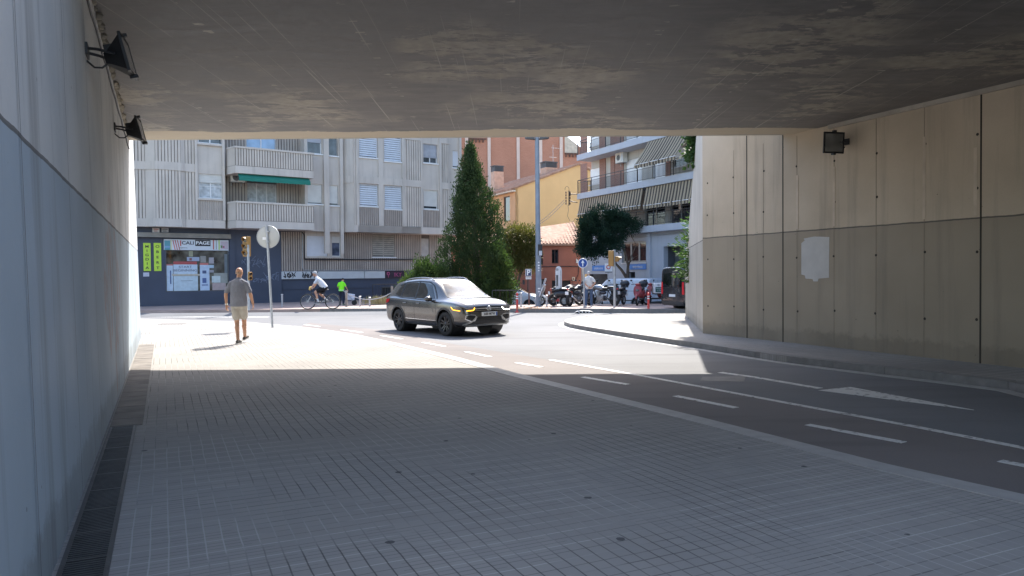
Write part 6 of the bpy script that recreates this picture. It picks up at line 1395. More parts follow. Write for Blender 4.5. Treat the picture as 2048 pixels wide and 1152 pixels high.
# ---- white van
def prof_van(w, zb, zt, wr, zr, c): return [(0,zb),(.85*w,zb),(.975*w,zb+.08),(w*.99,zb+(zt-zb)*.4),(w,zb+(zt-zb)*.7),(w*.992,zt),(wr+(w-wr)*.55,zt+(zr-zt)*.55),(wr,zr-.10),(wr*.90,zr-.012),(wr*.5,zr+c*.6),(0,zr+c)]
def make_van(label, loc, rz, L, W, H, paint, wr_=.34):
    h = L/2; w = W/2; wt = w*.88
    s_ = [(-h,w*.93,.40,1.05,wt*.93,H-.10),(-h+.03,w*.985,.32,1.10,wt*.985,H-.03),(-h+.15,w,.28,1.10,wt,H),(-h*.4,w,.24,1.10,wt,H+.01),(h*.30,w,.24,1.10,wt,H),(h*.42,w,.24,1.08,wt*.97,H-.06),(h*.60,w,.24,1.06,wt*.93,H-.42),(h*.74,w,.24,1.04,wt*.9,1.22),(h*.80,w*.99,.25,1.02,wt*.9,1.13),(h*.92,w*.95,.27,.92,wt*.85,.98),(h*.98,w*.86,.30,.76,wt*.75,.80),(h,w*.74,.38,.62,wt*.6,.66)]
    v = Veh('van', label, 'van', loc, rz, s_, paint, (-h*.62, h*.66), wr_, wr_+.06, W-.25, None, .01, prof_van)
    for x in (-h*.62, h*.66):
        for y in (-(w-.12), w-.12): wheel(v.t, x, y, wr_, .21, y, M_('silver rim', (.4,.4,.42), .35, .1, 4, 0, metal=.8), 'steel')
    def sd_(d):
        v.patch('window', [(h*.60,1.16),(h*.45,H-.42),(h*.30,H-.36)], [(h*.64,1.10),(h*.4,1.09),(h*.30,1.09)], d, m_cgl); v.ribbon('door_gap', [(h*.27,H-.30),(h*.27,.35)], .012, d, m_dgrey, off=.002); v.ribbon('door_gap', [(-h*.22,H-.30),(-h*.22,.35)], .012, d, m_dgrey, off=.002)
        v.ribbon('rub_strip', [(-h*.5,.55),(h*.5,.55)], .07, d, m_clad, off=.008); v.ribbon('slide_rail', [(-h*.85,1.12),(-h*.22,1.12)], .02, d, m_dgrey, off=.004); v.patch('headlight', [(h*.84,.95),(h*.94,.88)], [(h*.85,.78),(h*.95,.72)], d, m_lens, off=.008)
        v.ribbon('panel_crease', [(h*.22,1.0),(-h*.18,1.0)], .02, d, paint, off=.01)
        v.ribbon('tail_light', [(-h+.05,1.35),(-h+.05,.85)], .09, d, M_('tail red', (.5,.02,.02), .2), off=.01)
    v.both(sd_); v.patch('windscreen', [(-wt*.8,H-.18),(wt*.8,H-.18)], [(-wt*.88,1.22),(wt*.88,1.22)], '+x', m_cgl)
    for sg in (-1, 1): v.patch('rear_window', [(sg*.05,H-.24),(sg*wt*.85,H-.26)], [(sg*.05,1.10),(sg*wt*.92,1.10)], '-x', m_cgl)
    v.ribbon('door_gap', [(0,H-.1),(0,.45)], .014, '-x', m_dgrey, off=.002); v.patch('rear_bumper', [(-w*.9,.50),(w*.9,.50)], [(-w*.9,.34),(w*.9,.34)], '-x', m_clad, off=.03)
    for sg in (-1, 1): v.patch('tail_light', [(sg*w*.80,1.32),(sg*w*.92,1.32)], [(sg*w*.80,.80),(sg*w*.95,.80)], '-x', M_('tail red bright', (.75,.03,.04), .25), off=.018)
    v.quadp('number_plate', [(-.24,.80),(.24,.80),(.24,.69),(-.24,.69)], '-x', m_white, off=.02)
    mirror(v, h*.58, -(w+.02), 1.22, m_black, 1.2); mirror(v, h*.58, w+.02, 1.22, m_black, 1.2)
    return v
c = atY(1252, 580, 46.0); vn = make_van('white panel van parked behind the row of motorbikes', (c.x, 46.0, -.60), R(136), 4.5, 1.85, 1.86, mat_paint('white van paint', (.60,.64,.70), 0, .35))
ha = R(20); hv = Vector((math.cos(ha), math.sin(ha), 0)); rr = Vector((math.sin(ha), -math.cos(ha), 0)); corner = atY(1371, 600, 30.9); corner.z = 0
ctr = corner+hv*2.45-rr*.95; bv = make_van('black van with bright red tail light half hidden behind the wing wall', (ctr.x, ctr.y, ZR), ha, 4.9, 1.9, 1.95, mat_paint('black van paint', (.03,.032,.036), .2, .25))
text('plate_text', '4751 HKB', .10, m_rail, bv.t, (-2.48,0,.745), (R(90),0,R(-90)), .002, sx=.8)
# ================================================================ MOTORBIKES, SCOOTERS, BICYCLES
def spoke_wheel(par, x, r_, tw, rimm, n=0, name='wheel', y=0):
    mb = MB(); mb.torus((x,y,r_), r_-tw, tw, n=32, m=8); t = mb.build(name, m_rubber, par, smooth=60)
    mb = MB(); mb.torus((x,y,r_), r_-tw*1.9, tw*.35, n=32, m=6)
    if n:
        for k in range(n):
            a = 2*math.pi*k/n; s_ = .02 if k % 2 else -.02; mb.tube([(x+.02*math.cos(a+1.2), y+s_, r_+.02*math.sin(a+1.2)), (x+(r_-tw*1.9)*math.cos(a), y, r_+(r_-tw*1.9)*math.sin(a))], .0022 if n > 14 else .008, 4)
    else:
        for k in range(5):
            a = 2*math.pi*k/5; mb.tube([(x,y,r_),(x+(r_-tw*1.9)*math.cos(a), y, r_+(r_-tw*1.9)*math.sin(a))], .016, 6)
    mb.lathe([(.001,-.05),(.035,-.05),(.035,.05),(.001,.05)], 12, 0, Matrix.Translation((x,y,r_)), 'y'); mb.build('rim', rimm, t)
    mb = MB(); mb.lathe([(.001,-.055),(r_*.38,-.055),(r_*.38,-.048)], 18, 0, Matrix.Translation((x,y,r_)), 'y'); mb.build('brake_disc', m_galv, t) if not n > 14 else None
    return t
def paint_s(n, c):
    m = mat_paint(n, c, .0, .4); m.node_tree.nodes['Principled BSDF'].inputs['Coat Weight'].default_value = .35; return m
def motorcycle(label, loc, rz, paint, tank_m=None, topbox=None, fairing=True, big=1.0):
    t = thing('motorbike', label, 'motorbike', loc, rz, 'motorbikes and scooters parked in a row'); al = M_('engine alloy', (.32,.32,.33), .4, .15, 8, .1, metal=.8)
    spoke_wheel(t, .72, .30, .055, m_black); spoke_wheel(t, -.70, .30, .065, m_black)
    mb = MB()
    for y in (-.09,.09): mb.tube([(.72,y,.30),(.50,y,.92)], [.026,.022], 8)
    mb.build('fork', al, t, smooth=50)
    mb = MB(); mb.torus((.72,0,.30), .315, .045, n=12, m=6, a0=20, a1=150); mb.build('front_mudguard', paint, t, smooth=60)
    mb = MB(); mb.tube([(.50,0,.88),(.10,0,.80),(-.35,0,.72),(-.62,0,.80)], .03, 6); mb.tube([(.46,0,.80),(.30,0,.34),(-.25,0,.30),(-.35,0,.70)], .026, 6)
    for y in (-.1,.1): mb.tube([(-.20,y,.36),(-.70,y,.30)], .024, 6); mb.tube([(-.42,y*.9,.72),(-.64,y,.36)], .02, 6)
    mb.build('frame', m_black, t, smooth=50)
    mb = MB(); mb.box(-.15,.22,-.14,.14,.26,.48); mb.lathe([(.001,-.19),(.09,-.19),(.10,-.14),(.10,.14),(.09,.19),(.001,.19)], 14, 0, Matrix.Translation((-.02,0,.35)), 'y')
    for k in range(6): mb.box(.06,.26,-.11,.11,.49+k*.035,.505+k*.035)
    mb.tube([(.16,0,.48),(.20,0,.70)], .07, 10); mb.build('engine', al, t, bevel=.006)
    mb = MB(); mb.tube([(.26,-.06,.56),(.36,-.10,.36),(.20,-.14,.22),(-.30,-.15,.24),(-.42,-.17,.34),(-.78,-.19,.48)], [.022,.022,.022,.024,.045,.05], 8); mb.build('exhaust', m_chrome, t, smooth=50)
    mb = MB(); mb.ell((.20,0,.87), .27, .145, .13); mb.ell((.02,0,.83), .20, .12, .09); blob('tank', mb, tank_m or paint, t, .016, 3)
    mb = MB(); mb.ell((-.22,0,.82), .24, .13, .055); mb.ell((-.52,0,.88), .22, .10, .05); blob('seat', mb, m_black, t, .016, 3)
    mb = MB(); mb.ell((-.62,0,.80), .24, .085, .07); mb.ell((-.05,0,.62), .20,.13,.10); blob('tail_fairing', mb, paint, t, .016, 3)
    mb = MB(); mb.tube([(.47,-.34,.99),(.50,-.22,1.03),(.50,0,.99),(.50,.22,1.03),(.47,.34,.99)], .014, 6); hb = mb.build('handlebar', m_black, t, smooth=50)
    mb = MB(); mb.tube([(.46,-.38,.985),(.475,-.26,1.015)], .02, 8); mb.tube([(.46,.38,.985),(.475,.26,1.015)], .02, 8); mb.build('grip', m_rubber, hb)
    for s_ in (-1, 1):
        mb = MB(); mb.tube([(.48,s_*.24,1.03),(.50,s_*.33,1.17)], .007, 5); mb.ell((.51,s_*.36,1.20), .015,.065,.04); mb.build('mirror', m_black, t)
    mb = MB(); mb.ell((.62,0,.90), .09, .11, .10); mb.build('headlight', m_lens, t, smooth=60)
    if fairing: mb = MB(); mb.ell((.56,0,.92), .13,.15,.13); mb.ell((.60,0,1.06), .06,.12,.12); blob('front_fairing', mb, paint, t, .016, 3)
    mb = MB(); mb.ell((-.86,0,.80), .03,.07,.035); mb.build('tail_light', M_('tail red', (.5,.02,.02), .2), t)
    mb = MB(); mb.box(-.95,-.94,-.09,.09,.55,.70); mb.build('number_plate', m_white, t)
    mb = MB(); mb.tube([(-.05,.12,.26),(-.12,.30,.02)], .012, 5); mb.build('side_stand', m_galv, t)
    if topbox: mb = MB(); mb.ell((-.80,0,1.08), .22,.24,.17); mb.box(-.95,-.60,-.12,.12,.88,.95); blob('top_box', mb, topbox, t, .02, 3)
    return t
def scooter(label, loc, rz, paint, topbox=None, screen=False, rear=None):
    t = thing('scooter', label, 'scooter', loc, rz, 'motorbikes and scooters parked in a row')
    spoke_wheel(t, .62, .25, .05, m_galv); spoke_wheel(t, -.58, .25, .055, m_galv)
    mb = MB(); V = []; n = 8
    sec = [(.66,.42,.10),(.60,.55,.17),(.52,.72,.21),(.47,.86,.18),(.44,.95,.12)]
    for x, z, y in sec: V += [(x-.04,-y,z),(x+.03,-y*.6,z),(x+.06,0,z),(x+.03,y*.6,z),(x-.04,y,z)]
    mb.add(V, [(i*5+k, (i+1)*5+k, (i+1)*5+k+1, i*5+k+1) for i in range(4) for k in range(4)]); o = mb.build('front_shield', paint, t); bake(o, [('SOLIDIFY', dict(thickness=.03)), ('SUBSURF', dict(levels=1, render_levels=1))]); o.data.shade_smooth()
    mb = MB(); mb.torus((.62,0,.25), .27, .05, n=12, m=6, a0=15, a1=150); mb.build('front_mudguard', paint, t, smooth=60)
    mb = MB(); mb.tube([(.62,-.07,.25),(.46,-.05,.85)], .022, 6); mb.tube([(.62,.07,.25),(.46,.05,.85)], .022, 6); mb.build('fork', m_galv, t)
    mb = MB(); mb.box(-.20,.45,-.17,.17,.27,.34); mb.build('footboard', m_clad, t, bevel=.015)
    mb = MB(); mb.ell((-.42,0,.58), .42,.17,.17); mb.ell((-.15,0,.50), .16,.15,.20); mb.ell((-.72,0,.66), .20,.12,.10); blob('rear_body', mb, rear or paint, t, .018, 3)
    mb = MB(); mb.ell((-.20,0,.76), .24,.14,.06); mb.ell((-.52,0,.80), .24,.13,.06); blob('seat', mb, m_black, t, .018, 3)
    mb = MB(); mb.box(-.60,-.25,-.13,-.02,.20,.38); mb.tube([(-.30,-.16,.24),(-.50,-.18,.28),(-.80,-.18,.34)], [.03,.05,.055], 8); mb.build('engine', m_galv, t, bevel=.01)
    mb = MB(); mb.tube([(.38,-.33,1.0),(.44,-.15,1.02),(.44,.15,1.02),(.38,.33,1.0)], .016, 6); hb = mb.build('handlebar', m_black, t, smooth=50); mb = MB(); mb.ell((.45,0,1.0), .09,.14,.06); mb.build('handlebar_cover', paint, hb, smooth=60)
    for s_ in (-1,1):
        mb = MB(); mb.tube([(.42,s_*.22,1.02),(.44,s_*.30,1.16)], .007, 5); mb.ell((.44,s_*.32,1.19), .015,.06,.04); mb.build('mirror', m_black, t)
    mb = MB(); mb.ell((.60,0,.72), .05,.09,.06); mb.build('headlight', m_lens, t, smooth=60)
    if screen: mb = MB(); mb.add([(.50,-.16,.95),(.53,0,.95),(.50,.16,.95),(.36,-.13,1.32),(.39,0,1.34),(.36,.13,1.32)], [(0,1,4,3),(1,2,5,4)]); o = mb.build('windshield', glass('scooter screen', (.55,.57,.6), .1, .1), t); bake(o, [('SOLIDIFY', dict(thickness=.008))])
    mb = MB(); mb.ell((-.92,0,.68), .03,.08,.04); mb.build('tail_light', M_('tail red', (.5,.02,.02), .2), t); mb = MB(); mb.box(-.96,-.95,-.09,.09,.42,.57); mb.build('number_plate', m_white, t)
    if topbox:
        mb = MB(); mb.ell((-.78,0,1.03), .23,.24,.18); mb.box(-.9,-.6,-.15,.15,.84,.93); blob('top_box', mb, topbox, t, .02, 3)
    return t
m_dkb = paint_s('dark blue black bike paint', (.025,.03,.045)); m_silb = mat_paint('silver bike paint', (.22,.24,.28), .5, .4); m_redb = paint_s('dark red scooter paint', (.30,.035,.035)); m_whb = paint_s('white scooter paint', (.65,.66,.68)); m_blkb = paint_s('gloss black scooter paint', (.018,.018,.02))
m_tbx = M_('black glossy top box', (.03,.033,.04), .3, .1, 3, 0)
def PX(px, Y): p = atY(px, 600, Y); return (p.x, Y, .06)
scooter('white scooter with raised windshield right beside the tall lamp post', PX(1106, 35.3), R(158), m_whb, None, True, m_blkb)
motorcycle('dark motorbike with silver mirrors behind the white totem', PX(1133, 35.6), R(25), m_dkb, fairing=False)
motorcycle('dark blue motorbike left of the man with hands behind his back', PX(1154, 35.3), R(55), m_dkb)
motorcycle('silver grey naked motorbike immediately right of the standing man', PX(1204, 35.3), R(140), m_dkb, m_silb, None, False)
scooter('black scooter with a rounded black top box behind the traffic light pole', PX(1238, 35.6), R(-120), m_blkb, m_tbx)
scooter('dark red scooter with a dark rounded top box right of the traffic light', PX(1280, 35.5), R(-112), m_redb, m_tbx)
ds = scooter('red delivery scooter carrying a tall white box, last of the row', PX(1316, 35.9), R(-158), m_redb)
# white delivery box on the rack
p = atY(1316, 577, 35.5); db = thing('delivery_box', 'white delivery box with dark green label panel standing on the red scooter rack', 'box', (p.x, 35.6, p.z-.23), R(8))
mb = MB(); mb.box(-.235,.235,-.22,.22,0,.50); mb.build('box_body', m_white, db, bevel=.03); mb = MB(); mb.box(-.18,.16,-.226,-.221,.06,.30); lb2 = mb.build('label_panel', M_('dark green print', (.02,.10,.08), .5), db)
text('lettering', 'MENJAR', .075, m_white, lb2, (-.01,-.229,.22), (R(90),0,0), .002); text('lettering', 'A CASA', .06, m_white, lb2, (-.01,-.229,.13), (R(90),0,0), .002)
mb = MB(); mb.torus((-.03,-.226,.40), .04, .008, n=16, m=5); mb.build('emblem', M_('grey print', (.10,.12,.17), .5), db); mb = MB(); mb.box(-.2,.2,-.2,.2,-.05,-.002); mb.build('rack', m_black, db)
def bicycle(label, loc, rz, frame_m, r_=.355):
    t = thing('bicycle', label, 'bicycle', loc, rz); bb = (-.03,0,.30); hd1 = (.42,0,.62); hd2 = (.385,0,.76); st_ = (-.20,0,.74)
    spoke_wheel(t, .56, r_, .024, m_galv, 28); spoke_wheel(t, -.56, r_, .024, m_galv, 28)
    mb = MB(); mb.tube([hd1, bb], .021, 8); mb.tube([hd2, st_], .018, 8); mb.tube([bb, st_], .017, 8); mb.tube([hd1, hd2], .022, 8)
    for y in (-.05,.05): mb.tube([bb, (-.56,y,r_)], .010, 6); mb.tube([(-.19,y*.3,.72), (-.56,y,r_)], .009, 6)
    mb.build('frame', frame_m, t, smooth=50)
    mb = MB(); mb.tube([hd1, (.44,0,.56)], .018, 8)
    for y in (-.05,.05): mb.tube([(.435,y,.58), (.56,y,r_)], .016, 6)
    mb.build('fork', m_galv, t, smooth=50)
    mb = MB(); mb.tube([hd2, (.40,0,.93)], .014, 6); mb.tube([(.33,-.30,.96),(.42,-.15,.94),(.42,.15,.94),(.33,.30,.96)], .012, 6); hb = mb.build('handlebar', m_black, t, smooth=50)
    mb = MB(); mb.tube([(-.20,0,.72),(-.24,0,.88)], .013, 6); mb.ell((-.25,0,.90), .14,.065,.03); mb.build('saddle', m_black, t, smooth=60)
    mb = MB(); mb.torus((bb[0],-.05,.30), .085, .006, n=22, m=4); mb.tube([(bb[0],-.07,.30),(bb[0]+.15,-.07,.22)], .01, 5); mb.tube([(bb[0],.07,.30),(bb[0]-.15,.07,.38)], .01, 5); mb.box(bb[0]+.10,bb[0]+.20,-.15,-.07,.205,.23); mb.box(bb[0]-.20,bb[0]-.10,.07,.15,.365,.39)
    mb.tube([(bb[0],-.05,.385),(-.56,-.05,r_+.04)], .004, 4); mb.tube([(bb[0],-.05,.215),(-.56,-.05,r_-.04)], .004, 4); mb.build('crankset', m_galv, t)
    mb = MB(); mb.lathe([(.001,-.02),(.05,-.02),(.05,.02),(.001,.02)], 10, 0, Matrix.Translation((.12,-.0,.52)), 'y'); mb.caps((.10,0,.47),(.20,0,.57),.035); mb.build('bottle', m_black, t)
    return t
# ================================================================ PEOPLE
def skin(name, c):
    t = NT(name); n = t.noise(6, 4); m = t.out(t.ramp(n, (.3, tuple(q*.86 for q in c)), (.7, tuple(min(1, q*1.12) for q in c))), .5, t.noise(60, 2), .1, .003, .4)
    t.P.inputs['Subsurface Weight'].default_value = .08; t.P.inputs['Subsurface Radius'].default_value = (.02,.008,.004); t.P.inputs['Subsurface Scale'].default_value = .3; return m
def cloth_mat(name, c, v=.12):
    if name in _mc: return _mc[name]
    t = NT(name); n = t.noise(3.2, 5, dist=.8); f = t.noise(11, 4, t.map((1,1,.45)), dist=1.5); m = t.out(t.ramp(n, (.3, tuple(q*(1-v) for q in c)), (.7, tuple(min(1,q*(1+v)) for q in c))), .9, f, .9, .035, .15); _mc[name] = m; return m
def etube(mb, P, n=18):
    """P: (centre, half width, half depth, side vector)"""
    V = []; F = []; m = len(P)
    for i, (c, a, b, sdv) in enumerate(P):
        t = (Vector(P[min(i+1,m-1)][0])-Vector(P[max(i-1,0)][0])).normalized(); sd_ = Vector(sdv).normalized(); f = t.cross(sd_).normalized(); 
        for k in range(n): an = 2*math.pi*k/n; V.append(Vector(c)+sd_*a*math.cos(an)+f*b*math.sin(an))
    for i in range(m-1):
        for k in range(n): F.append((i*n+k, i*n+(k+1)%n, (i+1)*n+(k+1)%n, (i+1)*n+k))
    F.append(tuple(range(n-1,-1,-1))); F.append(tuple((m-1)*n+k for k in range(n))); return mb.add(V, F)
def hand(mb, wr, dr, pn, th, s=1.0, curl=.5):
    """wrist, direction to fingers, palm normal, thumb side"""
    dr = Vector(dr).normalized(); th = Vector(th); th = (th-dr*th.dot(dr)).normalized(); pn = dr.cross(th).normalized()*(1 if dr.cross(th).dot(Vector(pn)) > 0 else -1); wr = Vector(wr)
    mb.caps(wr-dr*.02, wr+dr*.02, .024*s, .026*s)
    for k, o in enumerate((-.028,-.010,.010,.028)): mb.caps(wr+dr*.015+th*o*.6*s, wr+dr*.085*s+th*o*s, .014*s, .0125*s, n=8)
    for k, (o, L) in enumerate(((-.030,.058),(-.010,.075),(.010,.082),(.030,.072))):
        a = wr+dr*.085*s+th*o*s; d1 = (dr+pn*curl*.55+th*o*2).normalized(); b = a+d1*L*.48*s; d2 = (dr+pn*curl*1.6).normalized(); c = b+d2*L*.32*s; d3 = (dr*.7+pn*curl*2.4).normalized(); e = c+d3*L*.24*s
        mb.caps(a, b, .0095*s, .009*s, n=8); mb.caps(b, c, .009*s, .0083*s, n=8); mb.caps(c, e, .0083*s, .0075*s, n=8)
    a = wr+dr*.03*s+th*.026*s; b = a+(dr*.55+th*.75+pn*.35).normalized()*.038*s; c = b+(dr*.85+th*.3+pn*.4).normalized()*.032*s; mb.caps(a, b, .0125*s, .0105*s, n=8); mb.caps(b, c, .0105*s, .009*s, n=8)
def person(label, loc, rotz, J, fwd, mats, sleeve='short', legs='shorts', belly=.0, hair='bald', s=1.0, handspec=None, vox=.0095, hairm=None, glasses=True, group=None, waist_out=True):
    t = thing('person', label, 'person', loc, rotz, group); t.scale = (s,s,s); fwd = Vector(fwd).normalized(); rt = fwd.cross(Vector((0,0,1))).normalized(); J = {k: Vector(v) for k, v in J.items()}
    sm, shm, lgm, shoem = mats[:4]; mb = MB(); pel, ch, nk, hd = J['pel'], J['ch'], J['nk'], J['hd']; up = (ch-pel).normalized(); fr = up.cross(rt)*-1; fr = rt.cross(up)*-1 if rt.cross(up).dot(fwd) < 0 else rt.cross(up)
    # torso under the clothes
    etube(mb, [(pel-up*.10,.10,.08,rt),(pel-up*.04,.155,.105,rt),(pel+up*.10,.145,.10,rt),(ch-up*.06,.16,.105,rt),(ch+up*.08,.155,.09,rt),(nk-up*.03,.07,.06,rt),(nk+up*.02,.05,.055,rt)])
    hu = (hd-nk).normalized(); mb.caps(nk-hu*.05, nk+hu*.11, .058, .055)
    hf = J.get('hf', fwd); hf = Vector(hf); hf = (hf-hu*hf.dot(hu)*.6).normalized(); hr = hf.cross(Vector((0,0,1))).normalized(); hz = hr.cross(hf).normalized(); HM = Matrix((hr, hf, hz)).transposed()
    def hp(x, y, z): return hd+HM @ Vector((x,y,z))
    mb.ell(hd+HM @ Vector((0,-.01,.025)), .074,.094,.090, n=20, m=14, rot=HM); mb.ell(hp(0,.018,-.035), .058,.070,.075, n=18, m=12, rot=HM); mb.ell(hp(0,.060,-.078), .028,.022,.022, rot=HM)   # skull, face, chin
    mb.caps(hp(0,.082,.008), hp(0,.104,-.026), .008, .013, n=8); mb.caps(hp(-.03,.074,.022), hp(.03,.074,.022), .010, n=8); mb.ell(hp(0,.083,-.052), .022,.010,.009, rot=HM)
    for sx in (-1,1): mb.ell(hp(sx*.076,-.008,-.008), .010,.020,.031, rot=HM); mb.ell(hp(sx*.04,.060,-.02), .020,.018,.016, rot=HM)
    for q in ('L','R'):
        sh, el, wr = J['sh'+q], J['el'+q], J['wr'+q]; sq = sh-up*.03+(ch-sh)*.12; mb.caps(sq, el, .042, .040); mb.caps(el, wr, .042, .026); mid = el.lerp(wr, .28); mb.caps(el.lerp(wr,.1), mid, .043, .041)
        hs = (handspec or {}).get(q, {}); sgn = -1 if q == 'L' else 1; d = hs.get('d', (wr-el)); hand(mb, wr, d, hs.get('pn', -rt*sgn), hs.get('th', fwd), 1.0, hs.get('curl', .5))
        hp_, kn, an, toe = J['hip'+q], J['kn'+q], J['an'+q], J['toe'+q]
        mb.caps(hp_, kn, .085, .056); mb.caps(kn, an, .054, .036); calf = kn.lerp(an,.30)-(toe-an).normalized()*.014; mb.caps(calf, calf.lerp(an,.35), .056, .044); mb.ell(kn+(toe-an).normalized()*.012, .046,.046,.052); mb.caps(an, an+(toe-an)*.3, .036, .034)
    blob('body', mb, sm, t, vox, 3)
    # eyes
    for sx in (-1,1): e = MB(); e.ell(hp(sx*.031,.076,.004), .011,.010,.008, rot=HM); e.build('eye', M_('eye white', (.55,.53,.5), .3), t, smooth=60)
    # shirt
    mb = MB(); g_ = .022
    etube(mb, [(pel-up*.06,.185+belly*.3,.135+belly*.3,rt),(pel+up*.06,.185+belly*.5,.135+belly*.7,rt),(pel+up*.16,.18+belly*.5,.135+belly*.8,rt),(ch-up*.08,.187+belly*.2,.135+belly*.3,rt),(ch+up*.04,.185,.122,rt),(ch+up*.11,.145,.10,rt),(nk-up*.03,.085,.075,rt)] if waist_out else [(pel+up*.02,.17,.12,rt),(pel+up*.14,.17+belly*.5,.12+belly,rt),(ch-up*.08,.18,.13,rt),(ch+up*.05,.19,.12,rt),(ch+up*.11,.16,.10,rt),(nk-up*.02,.08,.07,rt)])
    for q in ('L','R'):
        sh, el, wr = J['sh'+q], J['el'+q], J['wr'+q]; s1_ = sh-up*.028+(ch-sh)*.10; mb.caps(nk.lerp(sh,.35)-up*.035, s1_, .062, .060); e = sh.lerp(el, .78 if sleeve == 'short' else 1); mb.caps(s1_, e, .064, .060)
        if sleeve == 'long': mb.caps(el, wr, .055, .042)
    # folds
    rr_ = random.Random(len(label))
    for k in range(7): z = rr_.uniform(-.02,.30); a = rr_.uniform(0,6.28); c = pel+up*z+rt*math.cos(a)*(.165+belly*.4)+fr*math.sin(a)*(.115+belly*.5); mb.caps(c, c+up*rr_.uniform(-.09,.09)+rt*rr_.uniform(-.08,.08)*abs(math.sin(a)), .028, .022, n=8)
    so_ = blob('shirt', mb, shm, t, .0125, 3); mb = MB(); etube(mb, [(nk-hu*.045,.082,.075,rt),(nk-hu*.0,.070,.068,rt),(nk+hu*.018,.064,.062,rt)]); blob('collar', mb, shm, so_, .010, 2)
    # legs
    mb = MB(); etube(mb, [(pel-up*.11,.12,.09,rt),(pel-up*.05,.172,.125,rt),(pel+up*.05,.172,.122,rt)])
    for q in ('L','R'):
        hp_, kn, an = J['hip'+q], J['kn'+q], J['an'+q]
        if legs == 'shorts': mb.caps(hp_, hp_.lerp(kn,.70), .102, .096)
        else: mb.caps(hp_, kn, .10, .078); mb.caps(kn, kn.lerp(an,.97), .078, .062)
    blob('shorts' if legs == 'shorts' else 'trousers', mb, lgm, t, .0125, 3)
    for q in ('L','R'):
        an, toe = J['an'+q], J['toe'+q]; d = (toe-an); dh = Vector((d.x,d.y,0)).normalized(); heel = an-dh*.05-Vector((0,0,.045)); mb = MB(); up_ = dh.cross(Vector((0,0,1)))
        ball = toe-dh*.05; mb.caps(heel+Vector((0,0,.012)), ball, .038, .040); mb.caps(ball, toe, .040, .030); mb.caps(an-Vector((0,0,.02)), ball.lerp(an,.5), .042, .040); sh_ = blob('shoe', mb, shoem, t, .010, 2)
        mb = MB(); sd_ = dh.cross(Vector((0,0,1))); pts = [heel-dh*.035, ball, toe+dh*.022]; V = []; 
        for p_, w_ in zip(pts, (.034,.044,.026)): V += [p_-sd_*w_-Vector((0,0,.038)), p_+sd_*w_-Vector((0,0,.038)), p_+sd_*w_-Vector((0,0,.018)), p_-sd_*w_-Vector((0,0,.018))]
        mb.add(V, [(3,2,1,0),(8,9,10,11)]+[(i*4+k,i*4+(k+1)%4,(i+1)*4+(k+1)%4,(i+1)*4+k) for i in range(2) for k in range(4)]); mb.build('sole', mats[4] if len(mats) > 4 else m_white, sh_)
        if legs == 'shorts' and len(mats) > 5:
            mb = MB(); kn = J['kn'+q]; mb.caps(an-(kn-an).normalized()*.02, an+(kn-an).normalized()*.13, .040, .043); blob('sock', mb, mats[5], t, .010, 2)
    if hair == 'ring':
        mb = MB()
        for a in np.linspace(R(200), R(340), 12): mb.ell(hp(.066*math.cos(a), -.010+.082*math.sin(a), -.022), .013,.013,.026, rot=HM)
        blob('hair', mb, hairm, t, .009, 2)
    elif hair in ('short', 'cap'):
        mb = MB(); mb.ell(hp(0,-.022,.038), .081,.096,.088, n=18, m=12, rot=HM)
        if hair == 'short': mb.ell(hp(0,-.055,-.005), .070,.055,.060, rot=HM)
        else: mb.caps(hp(-.03,.07,.055), hp(.03,.07,.055), .03, n=8); mb.caps(hp(0,.06,.055), hp(0,.14,.042), .03, .022, n=8)
        blob('hair' if hair == 'short' else 'cap', mb, hairm, t, .010, 3)
    if glasses:
        mb = MB()
        for sx in (-1,1): mb.tube([hp(sx*.080,-.02,.005), hp(sx*.078,.06,.010), hp(sx*.055,.088,.008)], .0035, 5); mb.ell(hp(sx*.033,.094,.004), .024,.005,.017, rot=HM)
        mb.tube([hp(-.01,.098,.01), hp(.01,.098,.01)], .003, 5); mb.build('glasses', m_black, t)
    return t
m_skin = skin('sun tanned skin', (.50,.27,.17)); m_skin2 = skin('pinkish skin', (.52,.29,.2)); m_hs = M_('grey stubble', (.36,.25,.18), .9, .2, 30, .3); m_hw = M_('white grey hair', (.5,.49,.47), .9, .2, 30, .6); m_hd = M_('dark cap cloth', (.03,.03,.035), .9)
p = g(478, 688, 0)
Jw = dict(pel=(0,0,.95), ch=(0,-.01,1.34), nk=(0,.02,1.545), hd=(.0,.055,1.685), shL=(-.205,-.01,1.46), shR=(.205,-.01,1.46), elL=(-.285,-.06,1.18), elR=(.29,-.03,1.18), wrL=(-.31,.02,.93), wrR=(.315,.06,.95),
          hipL=(-.095,0,.93), hipR=(.095,0,.93), knL=(-.07,.04,.51), knR=(.055,.16,.53), anL=(-.0,-.08,.095), anR=(-.01,.34,.14), toeL=(.0,.09,.045), toeR=(-.0,.50,.13), hf=(.12,1,-.05))
wm = person('bald man walking away in a grey short sleeved shirt and pale shorts', (p.x, p.y+.03, 0), R(-3), Jw, (0,1,0), [m_skin, cloth_mat('grey shirt cloth', (.22,.225,.26)), cloth_mat('beige shorts cloth', (.47,.43,.37)), M_('dark shoe', (.05,.045,.04), .7), M_('pale sole', (.5,.48,.45), .7)], 'short', 'shorts', .035, 'ring', 1.0, {'L': dict(d=(-.02,.10,-1), th=(.2,1,0), curl=.45), 'R': dict(d=(.03,.15,-1), th=(-.2,1,0), curl=.5)}, .0085, m_hs)
